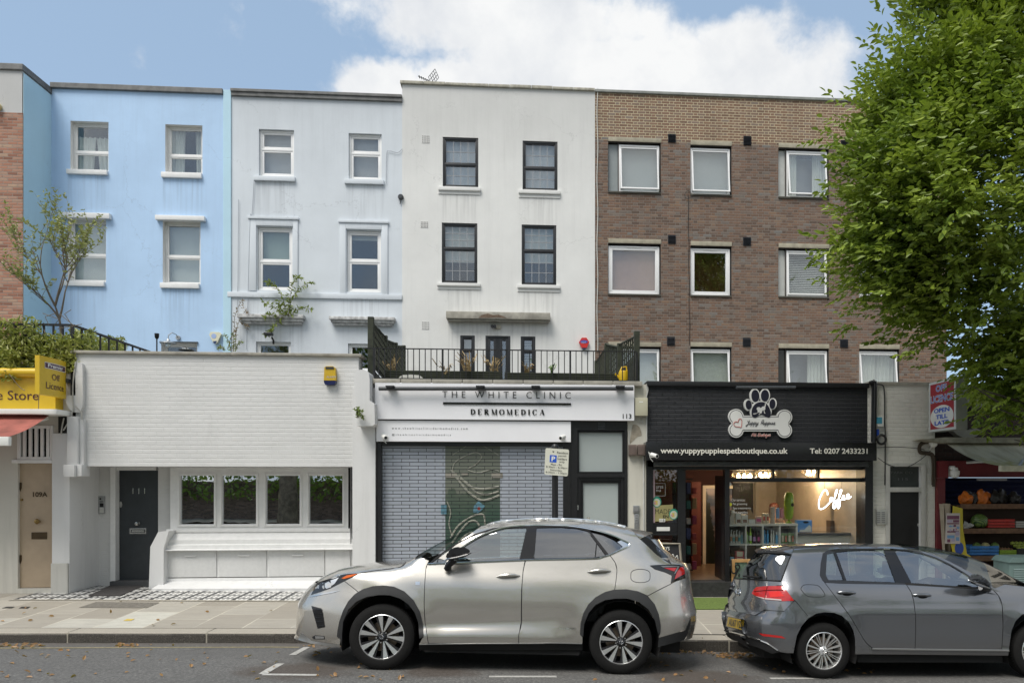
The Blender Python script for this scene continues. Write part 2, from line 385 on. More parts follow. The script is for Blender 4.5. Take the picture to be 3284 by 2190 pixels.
# ================================================================== GROUND
def sheet(name, xs, ys, fn, m, kind='structure', lift=0):
 mb = MB(); nx, ny = len(xs), len(ys)
 vs = [(x, y, fn(x, y) + lift) for y in ys for x in xs]
 fs = [(j * nx + i, j * nx + i + 1, (j + 1) * nx + i + 1, (j + 1) * nx + i) for j in range(ny - 1) for i in range(nx - 1)]
 mb.add(vs, fs); o = mb.build(name, m, smooth=True)
 if kind: tag(o, kind=kind)
 return o
def road_mat():
 m, t, b = pbsdf('asphalt'); p = t.pos()
 c = t.ramp(t.noise(p, 34, 7, .85), [(.3, (.035, .034, .032)), (.5, (.105, .102, .096)), (.7, (.29, .28, .26))])
 big = t.noise(t.vm('MULTIPLY', p, (.5, 1.2, 1)), .9, 6, .6)
 c = t.mix(t.smooth(big, .35, .7), c, t.mix(.4, c, (.085, .082, .077)), 'MIX')
 oil = t.smooth(t.noise(t.vm('MULTIPLY', p, (.7, 1.6, 1)), 1.3, 5, .6), .58, .75)
 c = t.mix(t.m('MULTIPLY', oil, .35), c, (.045, .035, .028))
 x, y, z = t.sep(p)
 for ox, oy, r in ((-2.55, 8.0, .55), (-1.0, 8.1, .4), (1.95, 8.0, .6)):
  ds = t.m('ADD', t.vm('LENGTH', t.vm('DIVIDE', t.vm('SUBTRACT', p, (ox, oy, 0)), (r * 1.4, r, 50))), t.m('MULTIPLY', t.m('SUBTRACT', t.noise(p, 3, 6, .7), .5), 1.1)); c = t.mix(t.m('MULTIPLY', t.smooth(ds, 1.0, .45), .6), c, (.05, .032, .02))
 gut = t.smooth(y, 9.35, 9.9)
 c = t.mix(t.m('MULTIPLY', gut, .45), c, (.10, .08, .06))
 t.put(b.inputs['Base Color'], c); b.inputs['Roughness'].default_value = .82
 bn = t.new('ShaderNodeBump'); bn.inputs['Strength'].default_value = .7; bn.inputs['Distance'].default_value = .008
 t.put(bn.inputs['Height'], t.noise(p, 90, 4, .7)); t.l.new(bn.outputs[0], b.inputs['Normal']); return m
def slab_mat():
 m, t, b = pbsdf('york stone slabs'); p = t.pos(); x, y, z = t.sep(p)
 br = t.new('ShaderNodeTexBrick'); br.offset = .37; br.squash = 1.35; br.squash_frequency = 3; br.offset_frequency = 2
 t.put(br.inputs['Vector'], t.com(t.m('ADD', y, t.m('MULTIPLY', t.noise(p, 2, 2), .02)), t.m('ADD', x, t.m('MULTIPLY', t.noise(p, 2.3, 2), .03)), 0))
 br.inputs['Scale'].default_value = 1; br.inputs['Brick Width'].default_value = .93; br.inputs['Row Height'].default_value = .66
 br.inputs['Mortar Size'].default_value = .011; br.inputs['Mortar Smooth'].default_value = .3; br.inputs['Bias'].default_value = 0
 t.put(br.inputs['Color1'], (0, 0, 0, 1)); t.put(br.inputs['Color2'], (1, 1, 1, 1)); t.put(br.inputs['Mortar'], (.5, .5, .5, 1))
 c = t.ramp(br.outputs['Color'], [(0, (.31, .28, .23)), (.45, (.37, .34, .285)), (.8, (.41, .385, .33)), (.93, (.52, .50, .43)), (1, (.54, .53, .46))])
 c = t.mix(t.ramp(t.noise(t.vm('MULTIPLY', p, (1, 3, 1)), 3, 7, .7), [(.3, 0.0), (.75, .4)]), c, (.18, .165, .14))
 c = t.mix(t.m('MULTIPLY', t.smooth(t.noise(p, 34, 4, .7), .56, .72), .3), c, (.14, .125, .11))
 c = t.mix(t.m('MULTIPLY', t.m('SUBTRACT', 1, t.smooth(br.outputs['Fac'], .9, .2), clamp=True), t.smooth(t.noise(p, 1.7, 2), .3, .6)), c, (.52, .48, .39))
 t.put(b.inputs['Base Color'], c); b.inputs['Roughness'].default_value = .75
 bn = t.new('ShaderNodeBump'); bn.inputs['Strength'].default_value = .4; bn.inputs['Distance'].default_value = .006
 t.put(bn.inputs['Height'], t.noise(p, 40, 5)); t.l.new(bn.outputs[0], b.inputs['Normal']); return m
def tile_mat():
 m, t, b = pbsdf('black and white tiles'); p = t.pos(); x, y, z = t.sep(p)
 c = None
 M_ = .262
 def fr(v): return t.m('FRACT', t.m('DIVIDE', t.m('ADD', v, 50), M_))
 u, v = fr(x), fr(y)
 def band(a, lo, hi): return t.m('MULTIPLY', t.m('GREATER_THAN', a, lo), t.m('LESS_THAN', a, hi))
 line = t.m('MAXIMUM', t.m('LESS_THAN', u, .26), t.m('LESS_THAN', v, .24))
 ring = t.m('MULTIPLY', t.m('MAXIMUM', band(u, .40, .56), band(u, .70, .86)), t.m('MAXIMUM', band(v, .40, .56), band(v, .70, .86)))
 cross = t.m('MAXIMUM', t.m('MULTIPLY', band(u, .5, .67), band(v, .22, .34)), t.m('MULTIPLY', band(v, .5, .67), band(u, .22, .34)))
 dk = t.m('MAXIMUM', line, t.m('MAXIMUM', ring, cross))
 wn = t.noise(p, 30, 3)
 c = t.mix(dk, t.mix(wn, (.62, .61, .57), (.74, .73, .70)), t.mix(wn, (.03, .032, .034), (.07, .07, .07)))
 c = t.mix(t.smooth(t.noise(p, 2.4, 5), .5, .8), c, t.mix(.35, c, (.2, .18, .15)))
 t.put(b.inputs['Base Color'], c); b.inputs['Roughness'].default_value = .45; return m
XS = sorted(set([-60, -40, -25] + list(np.arange(-16, 16.1, .5)) + [25, 40, 60]));
big = MB(); big.face([(-1500, -1500, -1.0), (1500, -1500, -1.0), (1500, 1500, -1.0), (-1500, 1500, -1.0)])
tag(big.build('ground', mat('far ground', (.12, .115, .105), .9)), kind='structure')
sheet('road', XS, list(np.arange(-8, 9.96, .35)) + [9.96], zroad, road_mat())
PAVE = slab_mat()
sheet('pavement', XS, [10.24, 10.7, 11.2, 11.8, 12.4, 12.8, 13.22, 14.4, 15], zpave, PAVE)
sheet('far_pavement', XS, [-12, -10, -8.02], lambda x, y: zroad(x, -8) + .12, PAVE)
# kerb of long granite blocks
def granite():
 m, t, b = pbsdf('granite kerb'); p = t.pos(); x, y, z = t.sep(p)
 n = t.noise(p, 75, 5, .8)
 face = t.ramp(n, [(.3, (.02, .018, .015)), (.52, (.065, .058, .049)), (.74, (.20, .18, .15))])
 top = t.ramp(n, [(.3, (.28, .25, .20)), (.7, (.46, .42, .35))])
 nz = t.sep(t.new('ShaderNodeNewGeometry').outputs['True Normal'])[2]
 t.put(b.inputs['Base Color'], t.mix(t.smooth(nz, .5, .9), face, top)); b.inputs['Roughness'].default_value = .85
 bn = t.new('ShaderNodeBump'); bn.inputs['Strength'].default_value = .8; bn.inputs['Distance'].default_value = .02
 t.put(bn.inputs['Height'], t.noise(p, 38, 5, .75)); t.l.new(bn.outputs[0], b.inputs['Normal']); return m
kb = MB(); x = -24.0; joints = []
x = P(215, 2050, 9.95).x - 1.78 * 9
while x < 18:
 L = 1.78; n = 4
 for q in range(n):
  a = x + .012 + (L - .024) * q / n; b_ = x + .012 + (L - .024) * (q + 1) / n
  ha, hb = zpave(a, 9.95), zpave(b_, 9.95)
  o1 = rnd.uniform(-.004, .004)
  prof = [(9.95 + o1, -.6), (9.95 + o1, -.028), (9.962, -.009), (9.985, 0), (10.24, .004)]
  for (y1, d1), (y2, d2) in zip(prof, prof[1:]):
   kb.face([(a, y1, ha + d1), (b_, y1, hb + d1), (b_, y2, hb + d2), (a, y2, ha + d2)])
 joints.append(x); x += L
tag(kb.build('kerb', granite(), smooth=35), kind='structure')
jb = MB()
for x in joints: jb.box(x - .013, x + .013, 9.956, 10.24, zpave(x, 9.95) - .5, zpave(x, 9.95) - .003)
tag(jb.build('kerb_joints', mat('pale mortar', (.36, .33, .27), .9)), kind='structure')
tb = MB()
ya = 12.22
for i in range(20):
 xa, xb = -8.35 + i * .31, -8.35 + (i + 1) * .31
 for y1, y2 in ((ya, 12.8), (12.8, 13.2), (13.2, 14.3)):
  tb.face([(xa, y1, zpave(xa, y1) + .005), (xb, y1, zpave(xb, y1) + .005), (xb, y2, zpave(xb, y2) + .005), (xa, y2, zpave(xa, y2) + .005)])
tag(tb.build('tiled_forecourt', tile_mat()), kind='structure')
eb = MB()
for i in range(20):
 xa, xb = -8.35 + i * .31, -8.35 + (i + 1) * .31
 eb.face([(xa, ya - .09, zpave(xa, ya) + .006), (xb, ya - .09, zpave(xb, ya) + .006), (xb, ya, zpave(xb, ya) + .007), (xa, ya, zpave(xa, ya) + .007)])
tag(eb.build('forecourt_edging', mat('pale edging stone', (.36, .33, .27), .8, var=.2)), kind='structure')
# painted lines
LINE = mat('worn white road paint', (.42, .41, .38), .7, var=.35, vs=25)
YEL = mat('worn yellow road paint', (.36, .30, .15), .75, var=.4, vs=20)
def strip(name, px, w0, m, label, wdir=None):
 pts = [G(x, y, zroad) for x, y in px]; mb = MB(); n = 10; prev = None
 for i in range(len(pts) - 1):
  a, b = pts[i], pts[i + 1]; dvec = (b - a); dvec.z = 0; nrm = V_((-dvec.y, dvec.x, 0)).normalized() * w0 / 2
  for k in range(n):
   p, q = a.lerp(b, k / n), a.lerp(b, (k + 1) / n)
   c = [(v.x, v.y, zroad(v.x, v.y) + .004) for v in (p - nrm, q - nrm, q + nrm, p + nrm)]
   mb.face(c)
 return tag(mb.build(name, m), label, 'road marking')
strip('road_marking', [(842, 2162), (1020, 2164)], .075, LINE, 'long white bar of the parking bay corner in front of the silver car')
strip('road_marking', [(842, 2161), (900, 2127)], .085, LINE, 'short slanted white stroke joining the bay corner bar')
strip('road_marking', [(938, 2100), (985, 2074)], .08, LINE, 'white bay end line at the nose of the silver car')
strip('road_marking', [(1568, 2169), (1785, 2169)], .075, LINE, 'worn white bay dash beside the silver car\'s rear door')
strip('road_marking', [(2470, 2175), (2664, 2174)], .075, LINE, 'worn white bay dash below the dark grey hatchback\'s back wheel')
strip('road_marking', [(-60, 2078), (960, 2075)], .05, YEL, 'thin faded yellow line along the gutter')
def decal(name, px, m, label, cat, fn=zpave):
 mb = MB(); mb.face([G(x, y, fn, .005) for x, y in px]); return tag(mb.build(name, m), label, cat)
decal('paint_patch', [(395, 1989), (408, 1983), (432, 1983), (420, 1989)], mat('yellow paint', (.55, .40, .08), .7), 'small yellow paint mark sprayed on the paving slabs', 'paint mark')
decal('access_cover', [(252, 1947), (308, 1929), (512, 1931), (470, 1948)], mat('old cover', (.17, .155, .13), .8, var=.35, vs=18, bump=.5), 'long stone-filled access cover set in the pavement by the tiles', 'access cover')
decal('drain_cover', [(5, 1949), (22, 1944), (48, 1944), (38, 1949)], mat('iron cover', (.03, .028, .025), .7), 'dark iron stopcock cover nearest the photo\'s edge', 'cover')
decal('drain_cover', [(60, 1949), (70, 1944), (98, 1944), (88, 1950)], mat('iron cover'), 'dark iron stopcock cover with its pale surround, nearer the tiles', 'cover')
mt = MB(); mt.face([G(x, y, zpave, .02) for x, y in ((284, 1912), (352, 1880), (462, 1880), (385, 1912))])
q = MB(); cs = [G(x, y, zpave, 0) for x, y in ((284, 1912), (385, 1912), (462, 1880), (352, 1880))]
q.add([(c.x, c.y, c.z + .006) for c in cs] + [(c.x, c.y, c.z + .02) for c in cs], [(4, 5, 6, 7), (0, 1, 5, 4), (1, 2, 6, 5), (2, 3, 7, 6), (3, 0, 4, 7)])
tag(q.build('doormat', mat('dark coir', (.055, .05, .048), .95, var=.3, vs=60, bump=.8, bs=200)), 'charcoal doormat lying on black and white tiles before the grey door', 'doormat')
# ================================================================== HOUSES BEHIND THE TERRACES
YU = 19.8
BRK = brick_mat('brown multi brick', [(0, (.098, .066, .050)), (.2, (.138, .085, .06)), (.42, (.185, .110, .074)), (.62, (.165, .106, .078)), (.78, (.15, .128, .110)), (.9, (.215, .13, .08)), (1, (.165, .158, .148))],
    (.25, .22, .18), top=(11.66, (.62, .52, .34)), stain=.22)
BRK_L = brick_mat('orange stock brick', [(0, (.22, .10, .065)), (.3, (.33, .15, .095)), (.6, (.40, .20, .13)), (.85, (.36, .22, .16)), (1, (.42, .28, .19))], (.36, .31, .26), bond='run', stain=.2)
BLUE = render_mat('pale blue stucco', (.455, .63, .85), .22, drips=((217, 347, 562), (520, 649, 573), (208, 338, 919), (516, 641, 926)))
BLUE2 = render_mat('pale blue side stucco', (.48, .69, .80), .15)
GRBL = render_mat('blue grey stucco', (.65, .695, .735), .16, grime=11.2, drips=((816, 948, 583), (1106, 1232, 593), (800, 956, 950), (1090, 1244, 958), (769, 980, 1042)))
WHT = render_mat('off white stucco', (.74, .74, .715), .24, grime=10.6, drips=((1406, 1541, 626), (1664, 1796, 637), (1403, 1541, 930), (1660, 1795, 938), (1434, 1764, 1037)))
GREYR = render_mat('grey render', (.50, .50, .49), .25)
LILAC = mat('pale lilac blind', (.52, .52, .55), .8, var=.04)
def hole(px0, py0, px1, py1, Y=YU, d=None):
 a = P(px0, py0, Y); b = P(px1, py1, Y); c = P(px0, py1, Y); e = P(px1, py0, Y)
 h = ((a.x + c.x) / 2, (b.x + e.x) / 2, (b.z + c.z) / 2, (a.z + e.z) / 2)
 return h if d is None else (*h, d)
def shell(mb, x0, x1, z0, z1, Y, holes, depth, reveal, D=8.0, sides=(1, 1), dark=2):
 mb.wall(x0, x1, z0, z1, Y, holes, depth, reveal)
 mb.k = 0
 if sides[0]: mb.face([(x0, Y, z0), (x0, Y, z1), (x0, Y + D, z1), (x0, Y + D, z0)])
 if sides[1]: mb.face([(x1, Y, z0), (x1, Y + D, z0), (x1, Y + D, z1), (x1, Y, z1)])
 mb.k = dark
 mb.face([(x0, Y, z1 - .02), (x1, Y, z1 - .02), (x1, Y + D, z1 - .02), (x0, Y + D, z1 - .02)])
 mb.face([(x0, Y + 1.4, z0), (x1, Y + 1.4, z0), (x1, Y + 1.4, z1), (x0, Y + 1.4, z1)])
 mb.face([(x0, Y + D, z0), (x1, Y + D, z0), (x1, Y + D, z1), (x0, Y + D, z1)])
 mb.k = 0
def frame(mb, h, y0, y1, w, mw=None):
 a, b, c, e = h[:4]
 for q in ((a, a + w, c, e), (b - w, b, c, e), (a + w, b - w, c, c + w), (a + w, b - w, e - w, e)): mb.box(q[0], q[1], y0, y1, q[2], q[3], .006)
def curtain(name, x0, x1, z0, z1, y, m, par, folds=6, amp=.03, tie=0):
 mb = MB(); n = folds * 8; rows = 6
 vs = []
 for j in range(rows + 1):
  f = j / rows
  for i in range(n + 1):
   g = i / n; xx = x0 + (x1 - x0) * g
   if tie: xx = x0 + (x1 - x0) * (g * (1 - .35 * f * abs(tie)) + (.35 * f * abs(tie) if tie < 0 else 0))
   vs.append((xx, y + amp * sin(g * folds * 2 * pi + .6 * f) * (1 + .3 * sin(5 * g + j)), z1 + (z0 - z1) * f))
 mb.add(vs, [(j * (n + 1) + i, j * (n + 1) + i + 1, (j + 1) * (n + 1) + i + 1, (j + 1) * (n + 1) + i) for j in range(rows) for i in range(n)])
 return mb.build(name, m, par, smooth=True)
NET = mat('white curtain cloth', (.80, .81, .77), .9, var=.05)
BLIND = mat('white roller blind', (.74, .75, .72), .8, var=.04)
VEN = mat('white blind slats', (.75, .75, .72), .6, var=.04)
def win(par, px, Y, depth, fm, fw=.06, rails=(), bars=None, barm=None, gm=None, sill=None, sillm=None, back=None, label=None, fd=.07, vent=False, sillout=.07, inner=.045):
 """one window: frame > sashes, pane, sill, whatever hangs behind it"""
 h = hole(*px, Y); a, b, c, e = h; y1 = Y + depth; y0 = y1 - fd
 gm = gm or GL_UP
 mb = MB(); frame(mb, h, y0, y1, fw)
 zs = [c + fw] + sorted([P(px[0], r, Y).z for r in rails]) + [e - fw]
 lights = []
 for i in range(len(zs) - 1):
  lo = zs[i] + (.02 if i else 0); hi = zs[i + 1] - (.02 if i < len(zs) - 2 else 0)
  if i: mb.box(a + fw, b - fw, y0 + .004, y1, zs[i] - .028, zs[i] + .028, .004)
  l = (a + fw, b - fw, lo, hi)
  if inner: frame(mb, l, y0 + .015, y1 - .01, inner)
  lights.append((l[0] + inner, l[1] - inner, l[2] + inner, l[3] - inner))
 o = mb.build('window', fm, par, smooth=30)
 if label: o['label'] = label
 g = MB()
 for l in lights: g.box(l[0] - .004, l[1] + .004, y0 + .035, y0 + .041, l[2] - .004, l[3] + .004)
 g.build('pane', gm, o)
 if vent:
  v = MB(); xm = (a + b) / 2; v.box(xm - .16, xm + .16, y0 - .014, y0, e - fw * .7, e - fw * .7 + .022, .004); v.build('trickle_vent', UPVC, o)
 if bars:
  bb = MB()
  for l in lights:
   for i in range(1, bars[0]): x = l[0] + (l[1] - l[0]) * i / bars[0]; bb.box(x - .008, x + .008, y0 + .026, y0 + .05, l[2], l[3])
   for i in range(1, bars[1]): z = l[2] + (l[3] - l[2]) * i / bars[1]; bb.box(l[0], l[1], y0 + .027, y0 + .049, z - .008, z + .008)
  bb.build('glazing_bars', barm or fm, o)
 if sill:
  sa = hole(*sill, Y); sb = MB(); sb.box(sa[0], sa[1], Y - sillout, y1 - .01, sa[2], sa[3], .012); sb.build('sill', sillm or fm, o, smooth=30)
 w_, t_ = b - a, e - c; yb = y1 + .10
 if back:
  k = back[0]
  if k == 'blind':
   m = back[2] if len(back) > 2 else BLIND; z_ = c + t_ * (1 - back[1]); q = MB(); q.box(a + .01, b - .01, yb, yb + .008, z_, e); q.build('blind', m, o)
  elif k == 'curtains':
   f = back[1]; tie = back[2] if len(back) > 2 else 0; z0 = c - .05; z1 = e - t_ * (back[3] if len(back) > 3 else .02)
   if f[0]: curtain('curtain', a - .02, a + w_ * f[0], z0, z1, yb, NET, o, 4, tie=tie)
   if f[1]: curtain('curtain', b - w_ * f[1], b + .02, z0, z1, yb + .02, NET, o, 4, tie=-tie)
  elif k == 'venetian':
   q = MB(); n = int(t_ * back[1] / .045)
   for i in range(n): z = e - .05 - i * .045; q.add([(a + .02, yb + .012, z), (b - .02, yb + .012, z), (b - .02, yb - .018, z - .034), (a + .02, yb - .018, z - .034)], [(0, 1, 2, 3)])
   q.build('blind', VEN, o)
 return o, h
# ---- house 109 : brick below, grey render above, at the photo's edge
Y109 = 18.75
x1 = P(73, 600, Y109).x; x0 = x1 - 4.2; ztop = P(60, 207, Y109).z; zb = P(40, 362, Y109).z
t = T('terraced_house', 'orange brick house with grey rendered top at the edge of the row', 'house', (x1 - 2, Y109, .3))
mb = MB(); mb.box(x0, x1, Y109, Y109 + 9, .3, zb); mb.build('brick_wall', BRK_L, t)
mb = MB(); mb.box(x0, x1 - .015, Y109 - .0, Y109 + 9, zb + .001, ztop - .16); mb.build('rendered_wall', GREYR, t)
mb = MB(); mb.box(x0, x1 + .03, Y109 - .05, Y109 + 9, ztop - .16, ztop, .02); mb.build('coping', LEAD, t)
mb = MB(); mb.box(x1, x1 + .012, Y109 + .02, YU + .3, .3, ztop - .2); mb.build('side_wall', BLUE2, t)
mb = MB(); a = P(2, 346, Y109); mb.lathe([(.0, 0), (.09, 0), (.1, -.06), (.07, -.12), (0, -.13)], (a.x - .05, Y109, a.z), 'y', 16); mb.build('lamp', mat('yellowed lamp', (.6, .5, .25), .4), t, smooth=True)
# ---- pale blue house
bx0 = x1 + .012; bx1 = P(741, 600, YU).x; bz = P(440, 279, YU).z - .13
hb = [hole(226, 390, 348, 549), hole(530, 401, 649, 557), hole(217, 703, 340, 904), hole(522, 709, 643, 911), hole(517, 1099, 633, 1190)]
t = T('terraced_house', 'pale blue stucco house with white framed sash windows', 'house', (bx0 + 2.3, YU, .3))
mb = MB(); shell(mb, bx0, bx1, .3, bz, YU, [(*h, .2) for h in hb], .2, 1); blue = mb.build('wall', [BLUE, WHITE, DARK], t)
mb = MB(); mb.box(bx0, bx1 - .2, YU - .07, YU + .4, bz, bz + .14, .015); mb.build('coping', LEAD, t)
mb = MB(); mb.box(P(717, 500, YU).x, bx1 + .01, YU - .035, YU - .001, .3, bz + .12, .01); mb.build('pilaster', BLUE2, t)
sash = dict(fw=.05, inner=.04)
win(t, (226, 390, 348, 549), YU, .2, WHITE, rails=[482], sill=(217, 547, 347, 562), back=('curtains', (.5, .5), .5, .22), gm=GL_UP, **sash)
win(t, (530, 401, 649, 557), YU, .2, WHITE, rails=[493], sill=(520, 556, 649, 573), back=('curtains', (.4, .33), .2), **sash)
win(t, (217, 703, 340, 904), YU, .2, WHITE, rails=[814], sill=(208, 903, 338, 919), back=('blind', 1), **sash)
win(t, (522, 709, 643, 911), YU, .2, WHITE, rails=[819], sill=(516, 909, 641, 926), back=('blind', 1), **sash)
win(t, (517, 1099, 633, 1190), YU, .2, WHITE, back=('blind', .0), **sash)
for r in ((199, 687, 359, 704), (504, 696, 661, 711)):
 mb = MB(); mb.pbox(*r, YU, .12, -.002, .012); mb.build('lintel', WHITE, t, smooth=30)
mb = MB(); mb.pbox(514, 1096, 636, 1100, YU, .05, -.002, .004); mb.build('door_hood', DGREY, t)
# ---- blue grey house
gx0, gx1 = bx1, P(1290, 600, YU).x; gz = P(1000, 300, YU).z - .16
hs = [(830, 416, 943, 566), (1118, 429, 1224, 578), (825, 728, 938, 931), (1112, 739, 1222, 937), (821, 1096, 933, 1190), (1116, 1102, 1230, 1190)]
t = T('terraced_house', 'pale blue grey stucco house with peeling cornices over its lower windows', 'house', (gx0 + 2, YU, .3))
mb = MB(); shell(mb, gx0, gx1, .3, gz, YU, [hole(*h) for h in hs], .14, 1); mb.build('wall', [GRBL, GRBL, DARK], t)
mb = MB(); mb.box(gx0 + .02, gx1, YU - .06, YU + .4, gz, gz + .10, .012); mb.box(gx0 + .01, gx1, YU - .09, YU + .4, gz + .101, gz + .18, .012); mb.build('coping', LEAD, t)
up = dict(fw=.055, inner=.055, vent=True)
win(t, hs[0], YU, .14, UPVC, rails=[475], sill=(816, 568, 948, 583), sillm=GRBL, back=('blind', 1, LILAC), **up)
win(t, hs[1], YU, .14, UPVC, rails=[488], sill=(1106, 578, 1232, 593), sillm=GRBL, back=('blind', 1, LILAC), **up)
win(t, hs[2], YU, .14, UPVC, rails=[836], back=('blind', .52, mat('pale green blind', (.42, .50, .45), .8, var=.03)), **up)
win(t, hs[3], YU, .14, UPVC, rails=[835], back=('blind', .12), **up)
win(t, hs[4], YU, .14, UPVC, fw=.05, inner=.04, back=('blind', .06))
win(t, hs[5], YU, .14, UPVC, fw=.05, inner=.04, back=('blind', .06))
for r in ((800, 705, 956, 934), (1090, 717, 1244, 946)):
 h = hole(*r); i = hole(*(hs[2] if r[0] < 1000 else hs[3])); mb = MB()
 for q in ((h[0], i[0] - .02, h[2], h[3]), (i[1] + .02, h[1], h[2], h[3]), (i[0] - .02, i[1] + .02, i[3] + .02, h[3])): mb.box(q[0], q[1], YU - .03, YU - .001, q[2], q[3], .008)
 mb.box(h[0] - .03, h[1] + .03, YU - .06, YU - .001, h[3], h[3] + .07, .01); mb.build('window_surround', GRBL, t, smooth=30)
mb = MB(); a = P(722, 948, YU).z; mb.box(gx0 - .08, gx1, YU - .05, YU - .001, a - .04, a + .1, .012); mb.build('string_course', GRBL, t, smooth=30)
PEEL = mat('peeling painted stone', (.55, .55, .54), .85, var=.55, vs=9, bump=.8, bs=25, stain=.8)
for r in ((769, 1013, 980, 1042), (1061, 1021, 1270, 1046)):
 h = hole(*r); mb = MB(); c, e = h[2], h[3]; d_ = e - c
 mb.box(h[0], h[1], YU - .22, YU - .001, c + d_ * .6, e, .012); mb.box(h[0] + .04, h[1] - .04, YU - .17, YU - .001, c + d_ * .28, c + d_ * .6, .012); mb.box(h[0] + .08, h[1] - .08, YU - .12, YU - .001, c, c + d_ * .28, .012)
 mb.build('cornice', PEEL, t, smooth=30)
# ---- white house over the clinic
wx0, wx1 = gx1, P(1908, 600, YU).x; wz = P(1600, 274, YU).z - .08
ws = [(1420, 442, 1534, 602), (1676, 454, 1788, 612), (1417, 716, 1531, 909), (1673, 722, 1784, 915), (1476, 1076, 1523, 1200), (1557, 1077, 1637, 1240), (1670, 1079, 1717, 1200)]
t = T('terraced_house', 'tall off white stucco house with black Georgian sash windows', 'house', (wx0 + 2, YU, .3))
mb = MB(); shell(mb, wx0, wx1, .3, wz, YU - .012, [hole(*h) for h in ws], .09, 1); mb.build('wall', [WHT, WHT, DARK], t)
mb = MB()
for i in range(9):
 a, b_ = wx0 + (wx1 - wx0) * i / 9, wx0 + (wx1 - wx0) * (i + 1) / 9 - .008; mb.box(a - (.05 if not i else 0), b_, YU - .07, YU + .4, wz, wz + .075 + rnd.uniform(-.008, .008), .012)
mb.build('coping', mat('lichened coping stone', (.42, .40, .33), .9, var=.35, vs=9, bump=.6, stain=.6), t, smooth=30)
GEO = mat('grey glazing bar', (.30, .31, .32), .4, var=0)
FRB = mat('black window frame', (.016, .017, .019), .4, var=.2)
blk = dict(fw=.05, inner=.035, bars=(4, 2), barm=GEO)
bw = ('blind', .5); LIL2 = mat('grey lilac blind', (.74, .74, .77), .8, var=.03)
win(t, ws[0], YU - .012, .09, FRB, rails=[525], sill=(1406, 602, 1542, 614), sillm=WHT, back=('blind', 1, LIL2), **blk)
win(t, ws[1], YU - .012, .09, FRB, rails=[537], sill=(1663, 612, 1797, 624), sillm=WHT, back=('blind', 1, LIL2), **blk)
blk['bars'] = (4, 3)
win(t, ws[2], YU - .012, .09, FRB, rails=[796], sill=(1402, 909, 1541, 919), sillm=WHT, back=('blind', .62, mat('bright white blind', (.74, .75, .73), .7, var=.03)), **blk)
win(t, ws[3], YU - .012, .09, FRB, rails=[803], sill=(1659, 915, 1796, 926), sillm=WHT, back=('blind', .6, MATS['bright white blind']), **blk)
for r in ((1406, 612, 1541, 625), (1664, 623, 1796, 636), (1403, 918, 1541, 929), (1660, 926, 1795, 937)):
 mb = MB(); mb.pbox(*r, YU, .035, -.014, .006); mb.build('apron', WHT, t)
for r, k in ((ws[4], .35), (ws[6], 1.0)):
 o, h = win(t, r, YU - .012, .09, FRB, fw=.07, inner=.03, rails=[r[1] + 47], back=('venetian', k) if k == 1 else ('blind', .3), gm=glass('balcony glass', (.9, .93, .92), .12))
h = hole(*ws[5]); mb = MB(); frame(mb, h, YU - .01, YU + .07, .06); xm = (h[0] + h[1]) / 2; mb.box(xm - .05, xm + .05, YU, YU + .06, h[2], h[3] - .06)
l1, l2 = (h[0] + .06, xm - .05, h[2], h[3] - .06), (xm + .05, h[1] - .06, h[2], h[3] - .06); frame(mb, l1, YU + .005, YU + .06, .07); frame(mb, l2, YU + .005, YU + .06, .07)
dr = mb.build('balcony_door', FRB, t, smooth=30); g = MB()
for l in (l1, l2): g.box(l[0] + .06, l[1] - .06, YU + .03, YU + .036, l[2] + .06, l[3] - .06)
g.build('pane', MATS['balcony glass'], dr)
mb = MB(); h = hole(1434, 1008, 1764, 1036); mb.box(h[0], h[1], YU - .28, YU - .013, h[2] + .05, h[3], .012); mb.box(h[0] + .04, h[1] - .04, YU - .22, YU - .013, h[2], h[2] + .05, .01)
hd = mb.build('stone_hood', CONC, t, smooth=30)
mb = MB(); mb.prism([(h[0] + (h[1] - h[0]) * u, h[2] + (h[3] - h[2]) * v) for u, v in ((.31, .3), (.34, .62), (.40, .8), (.45, .62), (.50, .7), (.55, .5), (.58, .3), (.5, .38), (.4, .3))], YU - .286, YU - .281); mb.build('broken_patch', mat('exposed rubble', (.17, .12, .085), .95, var=.5, vs=30, bump=.8), hd)
for r in ((1353, 435, 1378, 460), (1349, 711, 1373, 731), (1353, 1031, 1376, 1057)):
 mb = MB(); mb.pbox(*r, YU - .012, .006, .0); h = hole(*r, YU - .012); mb.k = 1
 for i in range(5):
  for j in range(4):
   x = h[0] + (h[1] - h[0]) * (i + .5) / 5; z = h[2] + (h[3] - h[2]) * (j + .5) / 4; mb.box(x - .012, x + .012, YU - .0205, YU - .0195, z - .012, z + .012)
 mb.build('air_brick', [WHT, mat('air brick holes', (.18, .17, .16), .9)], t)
# ---- brown brick flats
fx0, fx1 = wx1, P(3036, 1200, YU).x; fz = P(2300, 304, YU).z - .07
cols = {'A': (1950, 2119), 'B': (2214, 2346), 'C': (2496, 2658), 'D': (2755, 2884)}
rows = {1: dict(A=(457, 618), B=(468, 626), C=(477, 635), D=(486, 641)), 2: dict(A=(782, 945), B=(790, 949), C=(797, 953), D=(803, 957)), 3: dict(A=(1112, 1270), B=(1113, 1272), C=(1118, 1274), D=(1120, 1276))}
t = T('block_of_flats', 'long brown brick block of flats with metal vents and top hung windows', 'flats', (fx0 + 4, YU, .3)); FL = t
holes = [hole(cols[c][0], rows[r][c][0], cols[c][1], rows[r][c][1]) for r in rows for c in 'ABCD']
mb = MB(); shell(mb, fx0, fx1, .3, fz, YU, holes, .15, 1); mb.build('wall', [BRK, mat('dark reveal', (.055, .05, .045), .8), DARK], t)
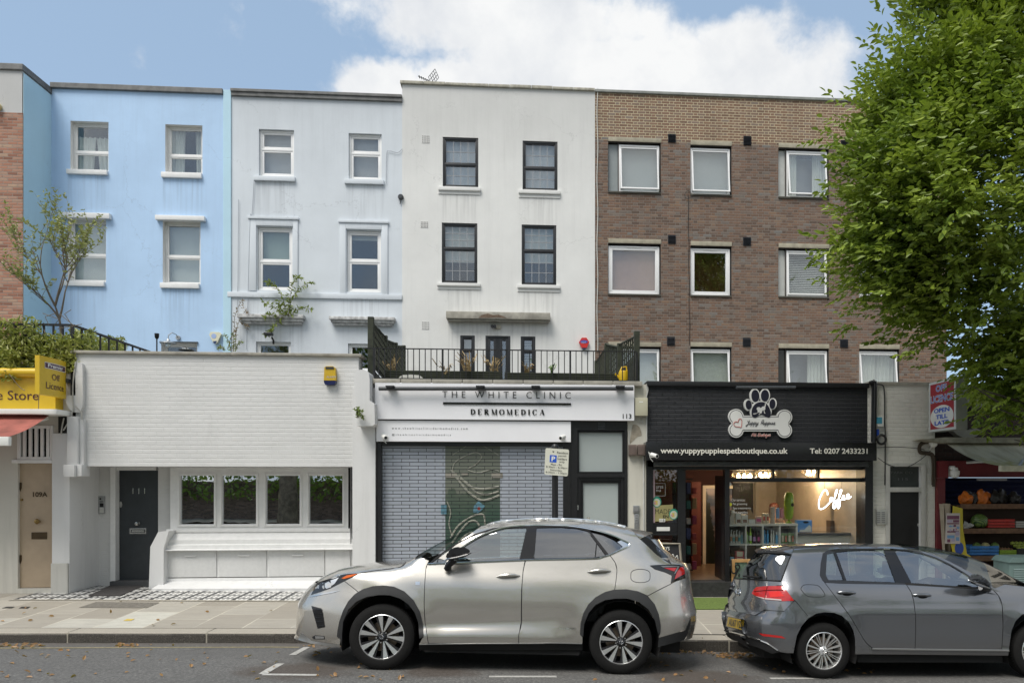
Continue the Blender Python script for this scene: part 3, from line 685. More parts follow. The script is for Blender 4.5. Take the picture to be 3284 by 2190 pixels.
mb = MB(); mb.box(fx0, fx1 + .03, YU - .05, YU + .4, fz, fz + .075, .012); mb.build('coping', mat('grey green roof trim', (.24, .25, .23), .7, var=.25, stain=.5), t)
LINT = mat('stone lintel', (.36, .33, .25), .85, var=.25, bump=.3, stain=.4)
PINK = mat('salmon blind', (.56, .36, .30), .8, var=.05); ORG = mat('orange lit wall', (.28, .105, .03), .8, var=.2); GRB = mat('grey window panel', (.27, .30, .30), .4, var=.08)
GL_OR = glass('dark flat glass', (.8, .85, .85), .22)
def flat_window(r, c):
 x0, x1 = cols[c]; y0, y1 = rows[r][c]; h = hole(x0, y0, x1, y1); sp = 34 if c in 'AC' and not (r == 2 and c == 'A') else 0
 if c == 'C': sp = 27
 Yw = YU + .15
 lb = MB(); lh = hole(x0 + 1, y0 - 15, x1 + 1, y0 - 1); lb.box(lh[0], lh[1], YU - .015, YU + .1, lh[2], lh[3], .006)
 o_l = lb.build('lintel', LINT, FL, smooth=30)
 fx = P(x0 + sp, y0, YU).x if sp else h[0]
 f = (fx + .015, h[1] - .03, h[2] + .02, h[3] - .05)
 mb = MB(); frame(mb, f, YU + .055, Yw, .05); o = mb.build('window', UPVC, FL, smooth=30)
 sb = MB(); sb.box(h[0], h[1], YU - .035, Yw, h[2] - .03, h[2] + .012); sb.build('sill', mat('dark sill', (.07, .065, .05), .7), o)
 fixed = r == 2 and c in 'AB'
 if fixed:
  fb = MB(); g = (f[0] + .05, f[1] - .05, f[2] + .05, f[3] - .05); frame(fb, g, YU + .065, Yw - .01, .065); fb.build('casement', UPVC, o, smooth=30)
  pb = MB(); pb.box(g[0] + .06, g[1] - .06, YU + .1, YU + .106, g[2] + .06, g[3] - .06); pb.build('pane', GL_OR if c == 'B' else GL_UP, o)
  vb = MB(); xm = (f[0] + f[1]) / 2; vb.box(xm - .2, xm + .2, YU + .04, YU + .055, f[3] - .04, f[3] - .015, .004); vb.build('trickle_vent', UPVC, o)
 else:                                   # top hung, pushed out a hand's width at the foot
  k = math.tan(R(7.5)) if r != 2 else math.tan(R(1.5))
  M4 = Matrix(((1, 0, 0, 0), (0, 1, k, -k * (f[3] - .06)), (0, 0, 1, 0), (0, 0, 0, 1)))
  fb = MB(); g = (f[0] + .03, f[1] - .03, f[2] + .05, f[3] - .06); frame(fb, g, YU + .06, YU + .1, .04); fb.v = [tuple(M4 @ V_(v)) for v in fb.v]; ca = fb.build('casement', UPVC, o)
  pb = MB(); pb.box(g[0] + .03, g[1] - .03, YU + .075, YU + .081, g[2] + .03, g[3] - .03); pb.v = [tuple(M4 @ V_(v)) for v in pb.v]; pb.build('pane', GL_UP, ca)
 w_, t_ = f[1] - f[0], f[3] - f[2]; yb = Yw + .08
 def bl(m, fr=1, x0_=f[0] + .02, x1_=f[1] - .02): q = MB(); q.box(x0_, x1_, yb, yb + .01, f[3] - t_ * fr, f[3]); q.build('blind', m, o)
 if sp:
  q = MB(); q.box(h[0] + .02, fx - .012, Yw - .03, Yw - .02, h[2] + .015, h[3] - .03); q.k = 1; q.box(fx - .012, fx + .014, YU + .06, Yw, h[2], h[3])
  q.build('side_light', [mat('dark side glass', (.03, .03, .025), .15) if (r, c) == (3, 'C') else (mat('pale side panel', (.5, .51, .48), .4) if c == 'C' else GRB), mat('bronze bar', (.07, .06, .055), .5)], o)
 if (r, c) == (2, 'A'): bl(PINK)
 elif (r, c) == (2, 'B'): bl(ORG)
 elif (r, c) == (2, 'C') or (r, c) == (2, 'D'):
  q = MB(); n = int(t_ / .05)
  for i in range(n): z = f[3] - .03 - i * .05; q.add([(h[0] + .03, yb + .015, z), (f[1] - .03, yb + .015, z), (f[1] - .03, yb - .02, z - .038), (h[0] + .03, yb - .02, z - .038)], [(0, 1, 2, 3)])
  q.build('blind', VEN, o)
 elif c == 'C':
  if r == 1: curtain('curtain', f[0], f[0] + w_ * .3, f[2], f[3], yb, NET, o, 4)
  curtain('curtain', f[1] - w_ * (.3 if r == 1 else .42), f[1], f[2], f[3], yb + .03, NET, o, 5); q = MB(); q.box(f[0], f[1], yb + .3, yb + .31, f[2], f[3]); q.build('blind', LILAC, o)
 elif (r, c) == (3, 'D'): curtain('curtain', f[0], f[0] + w_ * .5, f[2], f[3], yb, NET, o, 5); curtain('curtain', f[1] - w_ * .5, f[1], f[2], f[3], yb + .03, NET, o, 5)
 elif r == 1: bl(mat('grey roller blind', (.50, .52, .53), .8, var=.03))
 else: bl(BLIND)
for r in rows:
 for c in 'ABCD': flat_window(r, c)
VT = mat('dark vent louvre', (.03, .033, .04), .45, metal=.3, var=.1)
for r in ((2142, 431, 2167, 458), (2384, 438, 2409, 467), (2696, 451, 2721, 477), (2142, 754, 2167, 782), (2383, 761, 2408, 788), (2696, 767, 2721, 793), (2139, 1080, 2164, 1108), (2382, 1083, 2407, 1111), (2694, 1088, 2719, 1115)):
 h = hole(*r); mb = MB(); mb.box(h[0], h[1], YU - .006, YU - .001, h[2], h[3]); frame(mb, h, YU - .02, YU - .002, .012)
 for i in range(6):
  z = h[3] - .02 - (h[3] - h[2] - .03) * i / 6; mb.add([(h[0] + .01, YU - .008, z), (h[1] - .01, YU - .008, z), (h[1] - .01, YU - .034, z - .026), (h[0] + .01, YU - .034, z - .026)], [(0, 1, 2, 3)])
 mb.build('vent', VT, FL)
WC = mat('white cable', (.6, .6, .56), .6, var=0); BC = mat('black cable', (.02, .02, .02), .5, var=0)
mb = MB(); mb.tube([P(1916 + sin(y * .03) * 1.5, y, YU - .02) for y in range(284, 1130, 24)], .011, 6); mb.build('cable', WC, FL)
mb = MB(); mb.tube([P(2207 + (y - 620) * .01 + sin(y * .05), y, YU - .015) for y in range(624, 1110, 20)], .008, 6)
mb.tube([P(2207 + 11 * cos(a), 626 + 13 * sin(a), YU - .03) for a in np.linspace(0, 12, 40)], .006, 5); mb.build('cable', BC, FL)
# small fittings on the houses
def ellipse(cx, cy, rx, ry, n=20, a0=0): return [(cx + rx * cos(a0 + 2 * pi * i / n), cy + ry * sin(a0 + 2 * pi * i / n)) for i in range(n)]
t = T('alarm_box', 'cream triangular burglar alarm on the pale blue house', 'alarm box', P(694, 1085, YU))
mb = MB(); mb.pprism([(680, 1067), (708, 1067), (714, 1074), (702, 1100), (696, 1105), (690, 1103), (676, 1076)], YU, .1, -.002); mb.build('cover', mat('cream plastic', (.68, .66, .50), .4, var=.05), t)
mb = MB(); mb.pprism(ellipse(691, 1080, 8, 8), YU, .104, -.1); mb.build('badge', mat('pale blue badge', (.35, .45, .7), .4, var=0), t)
mb = MB(); mb.pprism([(689, 1096), (701, 1096), (696, 1105), (690, 1103)], YU, .106, -.098); mb.build('strobe', mat('dark blue strobe', (.03, .05, .12), .2, var=0), t)
t = T('wall_lantern', 'galvanised swan neck lantern above the blue house\'s terrace window', 'wall lamp', P(570, 1090, YU))
mb = MB(); a = P(572, 1083, YU); mb.lathe([(0, -.03), (.06, -.03), (.06, 0)], a, 'y', 14); mb.tube([a + V_((0, -.02, 0)), a + V_((-.0, -.12, .06)), a + V_((-.04, -.25, .08)), a + V_((-.1, -.32, .0)), a + V_((-.1, -.33, -.1))], .012, 8); mb.build('arm', GALV, t, smooth=True)
mb = MB(); mb.lathe([(.03, .02), (.05, -.03), (.19, -.08), (.2, -.095), (.17, -.08), (.0, -.05)], a + V_((-.1, -.33, -.12)), 'z', 20); mb.build('shade', GALV, t, smooth=True)
mb = MB(); mb.lathe([(0, -.2), (.05, -.18), (.06, -.1), (.05, -.08)], a + V_((-.1, -.33, -.12)), 'z', 14); mb.build('glass_jar', glass('lantern glass', (.8, .85, .85), .2), t, smooth=True)
t = T('alarm_box', 'red hexagonal burglar alarm with blue plate on the white house', 'alarm box', P(1872, 1100, YU))
mb = MB(); mb.pprism([(1865, 1085), (1880, 1085), (1889, 1099), (1881, 1117), (1865, 1117), (1856, 1099)], YU, .1, .02); mb.build('cover', mat('red plastic', (.55, .03, .025), .35, var=.06), t)
mb = MB(); mb.pprism(ellipse(1872, 1098, 12, 5), YU, .104, -.1); mb.k = 1; ptxt(mb, 'ADT', 1864, 1095, 1880, 1101, YU - .105); mb.build('plate', [mat('blue plate', (.06, .07, .35), .4, var=0), mat('pale letters', (.5, .5, .65), .5, var=0)], t)
mb = MB(); mb.pprism([(1866, 1117), (1880, 1117), (1876, 1122), (1869, 1122)], YU, .09, .02); mb.build('strobe', MATS['dark blue strobe'], t)
t = T('security_light', 'small twin security light on the white house above its terrace door', 'security light', P(1590, 1050, YU))
mb = MB(); mb.pbox(1591, 1044, 1606, 1056, YU - .012, .05, -.003, .01); mb.build('back_plate', mat('beige plastic', (.5, .46, .36), .5), t)
for cx in (1580, 1588):
 mb = MB(); a = P(cx, 1051, YU); mb.lathe([(0, -.2), (.045, -.2), (.04, -.12), (.02, -.06), (.02, -.01)], a, 'y', 14); mb.build('lamp_head', BLACK, t, smooth=True)
t = T('flood_light', 'black flood light on the blue grey house over its terrace window', 'flood light', P(872, 1085, YU))
mb = MB(); a = P(871, 1078, YU); mb.box(a.x - .11, a.x + .1, YU - .3, YU - .12, a.z - .03, a.z + .05, .02); mb.build('lamp_head', BLACK, t)
mb = MB(); mb.tube([P(877, 1102, YU - .01), P(877, 1092, YU - .08), P(872, 1082, YU - .2)], .025, 8); mb.build('bracket', BLACK, t, smooth=True)
t = T('satellite_fitting', 'small round black fitting on the corner of the white house', 'wall fitting', P(1286, 634, YU))
mb = MB(); a = P(1286, 634, YU); mb.lathe([(0, -.1), (.05, -.1), (.075, -.06), (.075, -.012)], a, 'y', 16); mb.build('dish', DGREY, t, smooth=True)
mb = MB(); mb.tube([P(1285, 642, YU - .05), P(1283, 655, YU - .03)], .01, 6); mb.build('lead', BC, t)
t = T('solar_light', 'slim black garden light standing on the low terrace by the blue house', 'garden light', P(503, 1122, 15.5))
mb = MB(); mb.tube([P(503, 1190, 15.5), P(503, 1082, 15.5)], .014, 8); mb.build('stem', BLACK, t)
mb = MB(); mb.lathe([(.022, -.03), (.04, .0), (.045, .08), (.0, .085)], P(503, 1082, 15.5), 'z', 12); mb.build('lamp_head', BLACK, t, smooth=True)
t = T('tv_aerial', 'television aerial leaning on the white house\'s roof', 'aerial', P(1380, 262, YU + 1))
mb = MB(); Ya = YU + 1; A_ = lambda x, y: P(x, y, Ya)
mb.tube([A_(1341, 245), A_(1402, 272)], .012, 6)
for i in range(5): x = 1345 + i * 7; mb.tube([A_(x - 1, 243 + i * 3.2), A_(x + 1, 252 + i * 3.2)], .014, 5)
mb.build('boom', BC, t)
mb = MB()
for i in range(5): f = i / 4; mb.tube([A_(1374 + 21 * f, 248 - 26 * f), A_(1386 + 21 * f, 276 - 26 * f)], .008, 5)
for i in range(4): f = i / 3; mb.tube([A_(1374 + 12 * f, 248 + 28 * f), A_(1395 + 12 * f, 222 + 28 * f)], .008, 5)
mb.build('reflector', BC, t)
mb = MB(); mb.tube([A_(1396, 262), A_(1396, 300)], .018, 6); mb.build('mast', GALV, t)
mb = MB(); mb.tube([P(x, y, YU - .03) for x, y in spline([(1238, 590), (1240, 495), (1250, 485), (1275, 490), (1290, 478)])], .007, 5); tag(mb.build('wire', mat('grey wire', (.33, .36, .4), .6, var=0)), 'thin grey wire looping beside the upper window of the blue grey house', 'wire')
mb = MB(); mb.tube([P(x, y, YU - .03) for x, y in spline([(815, 573), (808, 690), (802, 705), (795, 960), (790, 1120)])], .007, 5); mb.tube([P(x, y, YU - .03) for x, y in ((765, 640), (763, 900), (760, 1000))], .006, 5); tag(mb.build('wire', MATS['grey wire']), 'pair of thin grey wires running down the blue grey house', 'wire')
# ================================================================== THE ROW OF SHOPS
YS = 12.8
PBRK = brick_mat('white painted brick', None, None, bond='run', bump=.36, stain=.3, painted=(.63, .63, .615), rough=.7, jd=.016)
BBRK = brick_mat('black painted brick', None, None, bond='run', bump=.9, stain=.5, painted=(.014, .015, .018), rough=.55, jd=.016)
OBRK = brick_mat('grimy cream painted brick', None, None, bond='run', bump=.6, stain=.8, painted=(.76, .74, .67), rough=.75, jd=.016)
SMOOTHW = render_mat('smooth white masonry', (.68, .68, .67), .35)
CREAM = render_mat('cream pier paint', (.57, .55, .475), .75)
def X_(px, Y=YS, py=1500): return P(px, py, Y).x
def Z_(py, Y=YS, px=1600): return P(px, py, Y).z
TERR = mat('terrace roof felt', (.12, .12, .115), .9, var=.3)
# ---- shop 109 at the photo's edge: yellow fascia, cream door, awning
t = T('corner_shop', 'convenience shop with bright yellow fascia and cream side door', 'shop', (X_(60), YS, .3)); SH = t
z0 = zpave(-9, 12.8); zt = P(60, 1186, YS).z; xa, xb = X_(-330), X_(226)
dh = hole(57, 1474 + 10, 172, 1886, YS); th = hole(57, 1364, 172, 1474, YS)
mb = MB(); mb.wall(xa, xb, z0 - .3, zt, YS, [(*dh, .1), (*th, .1), (X_(-300), X_(-8), z0, Z_(1345, YS, 60), .5)], .1); mb.k = 1
mb.face([(xa, YS, zt - .01), (xb, YS, zt - .01), (xb, YU, zt - .01), (xa, YU, zt - .01)]); mb.face([(xa, YS + .6, z0), (xb, YS + .6, z0), (xb, YS + .6, zt), (xa, YS + .6, zt)])
mb.face([(xb - .03, YS + .01, z0), (xb - .03, YU, z0), (xb - .03, YU, zt), (xb - .03, YS + .01, zt)])
mb.build('wall', [render_mat('aged cream paint', (.58, .56, .50), .6), TERR], t)
DOORC = mat('cream door paint', (.40, .31, .215), .5, var=.1, vs=4, stain=.3)
mb = MB(); a = hole(60, 1486, 172, 1882, YS + .08); mb.box(a[0], a[1], YS + .05, YS + .1, a[2], a[3]); dr = mb.build('door', DOORC, t)
BRASS = mat('tarnished brass', (.28, .19, .07), .35, metal=.9, var=.2); BRONZ = mat('dark brass', (.075, .05, .025), .45, metal=.6, var=.3)
mb = MB(); mb.lathe([(0, -.075), (.03, -.07), (.045, -.045), (.035, -.02), (.022, 0)], P(124, 1671, YS + .05), 'y', 18); mb.build('door_knob', BRASS, dr, smooth=True)
mb = MB(); mb.pbox(102, 1706, 151, 1728, YS + .05, .012, .0, .004); mb.build('letterbox', BRONZ, dr)
mb = MB(); mb.lathe([(0, -.02), (.018, -.018), (.02, 0)], P(71, 1602, YS + .05), 'y', 12); mb.build('lock', BRASS, dr, smooth=True)
for y in (1547, 1779): mb = MB(); mb.pprism([(62, y), (70, y), (70, y + 16), (66, y + 28), (62, y + 16)], YS + .05, .012, -.001); mb.build('hinge', BRONZ, dr)
mb = MB(); ptxt(mb, '109A', 106, 1577, 153, 1593, YS + .05, depth=.006, bold=.03); mb.build('door_number', BRONZ, dr)
mb = MB(); mb.pbox(42, 1474, 174, 1485, YS, .04, .09, .008); frame(mb, (*th,), YS - .02, YS + .05, .05)
for i in range(5): x = th[0] + .11 + (th[1] - th[0] - .2) * i / 4; mb.box(x - .024, x + .024, YS - .01, YS + .015, th[2] + .04, th[3] - .04)
mb.build('barred_fanlight', WHITE, t, smooth=30)
mb = MB(); mb.box(th[0], th[1], YS + .12, YS + .13, th[2], th[3]); mb.build('fanlight_pane', mat('dark pane', (.015, .017, .015), .15, var=.2), t)
YELL = mat('bright yellow sign face', (.62, .42, .02), .35, var=.05, vs=3)
mb = MB(); a = hole(-330, 1204, 178, 1311, YS - .2); mb.box(a[0], a[1], YS - .2, YS + .05, a[2], a[3], .01); fas = mb.build('fascia', YELL, t)
mb = MB(); mb.tube([(a[0], YS - .25, a[3] + .05), (X_(128, YS - .2), YS - .25, a[3] + .05)], .075, 14); mb.build('fascia_roll', YELL, t, smooth=True)
mb = MB(); mb.box(a[0], a[1] + .02, YS - .1, YS + .06, a[3] + .06, a[3] + .16); mb.build('fascia_capping', mat('green capping', (.05, .085, .05), .6), t)
mb = MB(); ptxt(mb, 'ce Store', -30, 1252, 124, 1283, YS - .2, depth=.006, bold=.0); mb.build('lettering', mat('plum lettering', (.06, .012, .025), .4, var=0), fas)
mb = MB(); mb.pbox(-330, 1312, 197, 1329, YS - .32, .12, .3, .01); aw = mb.build('awning_cassette', PLAST, t, smooth=30)
mb = MB(); A0, A1 = P(-300, 1332, YS - .25), P(160, 1330, YS - .25); B0 = V_((A0.x, YS - 1.75, A0.z - .42)); B1 = V_((A1.x, YS - 1.75, A1.z - .42)); n = 14
vs = [tuple(A0.lerp(A1, i / n).lerp(B0.lerp(B1, i / n), j / 8) + V_((0, 0, -.04 * sin(pi * j / 8)))) for j in range(9) for i in range(n + 1)]
mb.add(vs, [(j * (n + 1) + i, j * (n + 1) + i + 1, (j + 1) * (n + 1) + i + 1, (j + 1) * (n + 1) + i) for j in range(8) for i in range(n)])
AWN = mat('faded red awning cloth', (.33, .10, .075), .85, var=.5, vs=2.2)
# the awning is only half wound out over the street, clear of the door
mb.v = [(x - .0, YS - .25 + (y - YS + .25) * .62, z) for x, y, z in mb.v]
mb.build('awning_cloth', AWN, aw, smooth=True)
b1 = YS - .25 - 1.5 * .62; mb = MB(); mb.box(A0.x, A1.x + .02, b1 - .05, b1 + .02, A0.z - .54, A0.z - .40, .015); mb.build('awning_bar', PLAST, aw, smooth=30)
for x in (A1.x - .12,): mb = MB(); mb.tube([(x, YS - .12, A0.z - .02), (x - .25, YS - .6, A0.z - .22), (x - .05, b1, A0.z - .46)], .03, 8); mb.build('awning_arm', PLAST, aw, smooth=True)
# projecting off licence sign
xs_ = P(212, 1200, YS - .1).x
t = T('hanging_sign', 'yellow curved projecting sign reading Premier Off Licence', 'sign', (xs_, YS - .3, P(170, 1260, YS - .3).z))
def onsign(a, h, off=0):      # a 0 at the street end .. 1 at the wall ; h 0 foot .. 1 top
 y = YS - .76 + .66 * a; b = .03 * sin(pi * a) + off; zt_, zb_ = P(212, 1161, YS - .1).z, P(212, 1279, YS - .1).z
 return (xs_ + b, y, zb_ + (zt_ - zb_) * h)
def sgrid(u0, u1, v0, v1, off, n=10):
 mb = MB(); vs = [onsign(u0 + (u1 - u0) * i / n, v, off) for v in (v0, v1) for i in range(n + 1)]
 mb.add(vs, [(i, i + 1, n + 2 + i, n + 1 + i) for i in range(n)]); return mb
mb = sgrid(0, 1, 0, 1, 0); vs = [onsign(i / 10, v, -.07) for v in (0, 1) for i in range(11)]; k = len(mb.v); mb.add(vs, [(i + 1, i, 11 + i, 12 + i) for i in range(10)])
mb.f += [(i, k + i, k + i + 1, i + 1) for i in range(10)] + [(11 + i, 12 + i, k + 12 + i, k + 11 + i) for i in range(10)] + [(0, 11, k + 11, k), (10, k + 10, k + 21, 21)]; mb.mi += [0] * 22
pn = mb.build('sign_panel', YELL, t, smooth=30)
mb = sgrid(.15, .95, .70, .86, .004); mb.k = 1; mb2 = sgrid(.16, .93, .715, .845, .006); mb.add(mb2.v, mb2.f)
mb.k = 0; txt(mb, 'Premier', .24, .735, .82, .835, 0, bold=.02, map_=lambda x, z: onsign(x, z, .009)); mb.build('name_band', [PLAST, mat('plum band', (.07, .02, .06), .4, var=0)], pn)
mb = MB(); txt(mb, 'Off', .38, .42, .68, .585, 0, map_=lambda x, z: onsign(x, z, .006)); txt(mb, 'Licence', .19, .175, .86, .35, 0, map_=lambda x, z: onsign(x, z, .006)); mb.build('lettering', MATS['plum lettering'], pn)
mb = MB(); mb.box(xs_ - .05, xs_ + .03, YS - .12, YS, onsign(0, .45)[2], onsign(0, .55)[2]); mb.build('bracket', DGREY, t)
# ---- number 111: white painted brick over a recessed door and bay
t = T('shop_building', 'white painted brick front numbered 111 with grey door and four paned bay', 'building', (X_(640), YS, .25)); S111 = t
x0, x1, zt, zb = X_(243), X_(1150, YS, 1180), Z_(1130, YS, 700), Z_(1495, YS, 700)
mb = MB(); mb.box(x0, x1, YS, YS + .3, zb, zt - .05); mb.build('brick_wall', PBRK, t)
mb = MB(); mb.box(x0 - .06, x1 + .06, YS - .05, YS + .36, zt - .05, zt, .012); mb.build('coping', CONC, t, smooth=30)
xi0, xi1 = X_(228), X_(1133)
mb = MB(); mb.face([(xi0, YS + .3, zb), (xi1, YS + .3, zb), (xi1, 14.6, zb), (xi0, 14.6, zb)]); mb.face([(xi0, YS + .3, zb), (xi0, YS + .3, zt - .3), (xi0, 14.6, zt - .3), (xi0, 14.6, zb)])
mb.k = 1; mb.face([(x0, YS + .3, zt - .28), (x1, YS + .3, zt - .28), (x1, YU, zt - .28), (x0, YU, zt - .28)]); mb.face([(x0 + .02, YS + .3, zb + .01), (x0 + .02, YU, zb + .01), (x0 + .02, YU, zt - .3), (x0 + .02, YS + .3, zt - .3)]); mb.face([(x1 - .02, YS + .3, zb + .01), (x1 - .02, YS + .3, zt - .3), (x1 - .02, YU, zt - .3), (x1 - .02, YU, zb + .01)])
mb.build('soffit_and_roof', [SMOOTHW, TERR], t)
fl = .1
mb = MB(); mb.box(xi0 - .04, xi0, YS + .02, 13.9, fl, zb); mb.build('recess_side', SMOOTHW, t)
YD, YB = 13.7, 13.6
mb = MB(); dl, dr_ = hole(383, 1510, 507, 1862, YD)[:2]
mb.box(xi0, hole(367, 1500, 400, 1860, YB)[0], YB, YB + .3, fl, zb); mb.box(hole(367, 1500, 507, 1860, YB)[1], X_(546, YB), YB, YB + .3, fl, zb)
mb.build('porch_brick', PBRK, t)
hd = hole(367, 1500, 507, 1862, YD); h = hole(383, 1508, 507, 1858, YD)
mb = MB(); mb.box(hd[0], h[0], YB - .03, YD + .1, fl, zb); mb.box(h[0], h[1], YB + .02, YD + .1, h[3], zb); mb.build('door_frame', WHITE, t)
SLATE = mat('slate grey door paint', (.030, .036, .041), .4, var=.18, vs=7)
mb = MB(); mb.box(h[0], h[1], YD, YD + .05, h[2], h[3]); door = mb.build('door', SLATE, t)
mb = MB(); mb.box(h[0] - .05, h[1] + .05, YB - .12, YD + .05, zpave(-6, 13.6) + .006, h[2], .008); mb.build('threshold', mat('slate step', (.06, .062, .065), .6), t)
CHR = mat('brushed chrome', (.55, .55, .54), .22, metal=1, var=.05)
mb = MB(); ptxt(mb, '111', 426, 1565, 466, 1583, YD, depth=.008, space=1.3); mb.build('door_number', CHR, door)
mb = MB(); mb.lathe([(0, -.07), (.03, -.065), (.038, -.045), (.02, -.02), (.034, 0)], P(443, 1678, YD), 'y', 18); mb.build('door_knob', CHR, door, smooth=True)
mb = MB(); mb.pbox(416, 1693, 470, 1711, YD, .01, 0, .003); mb.k = 1; mb.pbox(421, 1697, 465, 1707, YD - .01, .004, 0); mb.k = 0; mb.pbox(423, 1698.5, 463, 1705.5, YD - .014, .003, 0); mb.build('letterbox', [CHR, INK], door)
mb = MB(); mb.pprism(ellipse(389, 1617, 5, 10, 16), YD, .02, 0); mb.build('lock', CHR, door, smooth=30)
t2 = T('door_entry_panel', 'silver video entry panel beside the grey door', 'intercom', P(327, 1617, YB))
mb = MB(); mb.pbox(316, 1590, 338, 1647, YB, .03, -.001, .006); mb.build('case', GALV, t2, smooth=30)
mb = MB(); mb.pbox(320, 1613, 332, 1625, YB - .03, .002, 0); mb.pprism(ellipse(322, 1599, 3, 3, 12), YB - .03, .004, 0); mb.pbox(320, 1607, 332, 1609, YB - .03, .002, 0); mb.build('screen', INK, t2)
mb = MB()
for i in range(3):
 for j in range(4): mb.pbox(320 + i * 4.5, 1628 + j * 4, 323.5 + i * 4.5, 1631 + j * 4, YB - .03, .004, 0)
mb.build('keypad', PLAST, t2)
# bay
YW = 13.5
wh = hole(546, 1501, 1117, 1700, YW); wh = (wh[0], wh[1], wh[2], zb - .005)
pn_ = [hole(577, 1523, 686, 1679, YW), hole(712, 1525, 821, 1680, YW), hole(853, 1526, 961, 1681, YW), hole(991, 1528, 1098, 1681, YW)]
mb = MB(); zz0, zz1 = pn_[1][2], pn_[1][3]
mb.wall(wh[0], wh[1], wh[2], wh[3], YW, [(p[0], p[1], zz0, zz1, .06) for p in pn_], .06); mb.box(wh[0] - .05, wh[1] + .04, YW - .05, YW - .002, wh[2] - .03, wh[2] + .03, .008)
for p in pn_: frame(mb, (p[0] - .045, p[1] + .045, zz0 - .045, zz1 + .045), YW - .018, YW - .002, .04)
bw = mb.build('bay_window', WHITE, t, smooth=30)
GL_BAY = glass('bay window glass', (.35, .38, .36), .55)
for p in pn_: mb = MB(); mb.box(p[0], p[1], YW + .04, YW + .046, zz0, zz1); mb.build('pane', GL_BAY, bw)
mb = MB(); mb.box(wh[0] + .02, wh[1] - .02, YW + .5, YW + .52, wh[2], zb); mb.k = 1; mb.face([(wh[1] + .08, YW - .2, fl), (wh[1] + .08, YW + .5, fl), (wh[1] + .08, YW + .5, zb), (wh[1] + .08, YW - .2, zb)]); mb.build('room_backing', [mat('dim room wall', (.022, .02, .017), .9), SMOOTHW], t)
xl, xr = X_(521, 13.3), X_(1141, 13.3)
za, zb1, zc, zd, ze = [P(700, y, 13.4).z for y in (1703, 1727, 1743, 1758, 1762)]
zf, zg_, zh = [P(700, y, 13.3).z for y in (1851, 1868, 1880)]
mb = MB()
for (y0_, z0_), (y1_, z1_) in zip(((YW, za), (13.37, zb1), (13.34, zb1 - .015), (13.34, zc), (13.30, zc - .015), (13.30, zd), (13.24, zd - .01), (13.24, ze), (13.36, ze)), ((13.37, zb1), (13.34, zb1 - .015), (13.34, zc), (13.30, zc - .015), (13.30, zd), (13.24, zd - .01), (13.24, ze), (13.36, ze), (13.36, zf))):
 mb.face([(xl, y1_, z1_), (xr, y1_, z1_), (xr, y0_, z0_), (xl, y0_, z0_)])
mb.box(xl, xr, 13.33, 13.36, zf - .3, zf - .012)
mb.build('moulded_base', WHITE, t)
mb = MB(); mb.add([(xl - .06, 13.05, zg_ - .06), (xr, 13.05, zg_ - .085), (xr, 13.33, zg_ + .02), (xl, 13.33, zg_ + .03), (xl - .06, 13.05, 0), (xr, 13.05, 0)], [(0, 1, 2, 3), (4, 5, 1, 0)]); mb.face([(xl - .06, 13.05, 0), (xl - .06, 13.05, zg_ - .06), (xl, 13.33, zg_ + .03), (xl, 13.33, 0)]); mb.build('sloping_step', SMOOTHW, t)
mb = MB(); mb.prism([XZ(x, y, 13.2) for x, y in ((541, 1702), (507, 1705), (482, 1753), (477, 1890), (524, 1890), (525, 1757))], 13.2, 13.5); mb.build('bay_cheek', SMOOTHW, t)
CUP = mat('white cupboard board', (.62, .62, .605), .5, var=.05, vs=20, stain=.2)
for i, (a, b_) in enumerate(((531, 695), (704, 855), (864, 1041), (1045, 1141))):
 mb = MB(); q = hole(a, 1764, b_, 1850, 13.36); mb.box(q[0], q[1], 13.335, 13.359, zf + .004, ze - .012, .004); o = mb.build('cupboard_door', CUP, t, smooth=30)
 if i < 3: mb = MB(); c = P((594, 761, 934)[i], 1779, 13.33).x + (.02 if i else 0); z = ze - .1; mb.tube([(c + .0, 13.335, z), (c + .0, 13.31, z), (c + .19, 13.31, z), (c + .19, 13.335, z)], .008, 6); mb.build('handle', WHITE, o)
# piers and brackets between the shops
mb = MB(); mb.pbox(1133, 1245, 1206, 1940, YS, .06, .5); mb.build('pier', SMOOTHW, t)
mb = MB(); mb.pbox(173, 1390, 229, 1900, YS, .05, .5); mb.build('pier', SMOOTHW, t)
mb = MB(); mb.pbox(166, 1805, 221, 1905, YS - .05, .03, .02, .01); mb.build('pier_plinth', render_mat('stained plinth', (.52, .51, .47), .8), t)
mb = MB(); mb.pbox(229, 1337, 263, 1494, YS, .12, .1, .008); mb.pbox(263.3, 1345, 277, 1494, YS, .07, .1, .006); mb.pbox(227, 1491, 262, 1529, YS, .2, .1, .008); mb.pbox(262.3, 1489, 278, 1527, YS, .14, .1, .008); mb.build('pier_capping', SMOOTHW, t, smooth=30)
def console(px, label_parent, dep=.34):
 mb = MB(); pts = [XZ(x, y, YS - .3) for x, y in px]
 mb.prism(pts, YS - dep, YS + .05); mb2 = bmesh.new(); vs = [mb2.verts.new(v) for v in mb.v]
 for f in mb.f:
  try: mb2.faces.new([vs[i] for i in f])
  except Exception: pass
 bmesh.ops.recalc_face_normals(mb2, faces=mb2.faces)
 o = MB(); o.bm(mb2); return o.build('scroll_bracket', SMOOTHW, label_parent, smooth=50)
console(spline([(1138, 1230), (1139, 1200), (1150, 1188), (1168, 1187), (1183, 1195), (1187, 1216)], 5) + spline([(1187, 1216), (1187, 1285)], 2)[1:] + [(1202, 1295), (1204, 1360), (1196, 1366), (1146, 1366)] + spline([(1146, 1366), (1144, 1300), (1140, 1262)], 4)[1:], t)
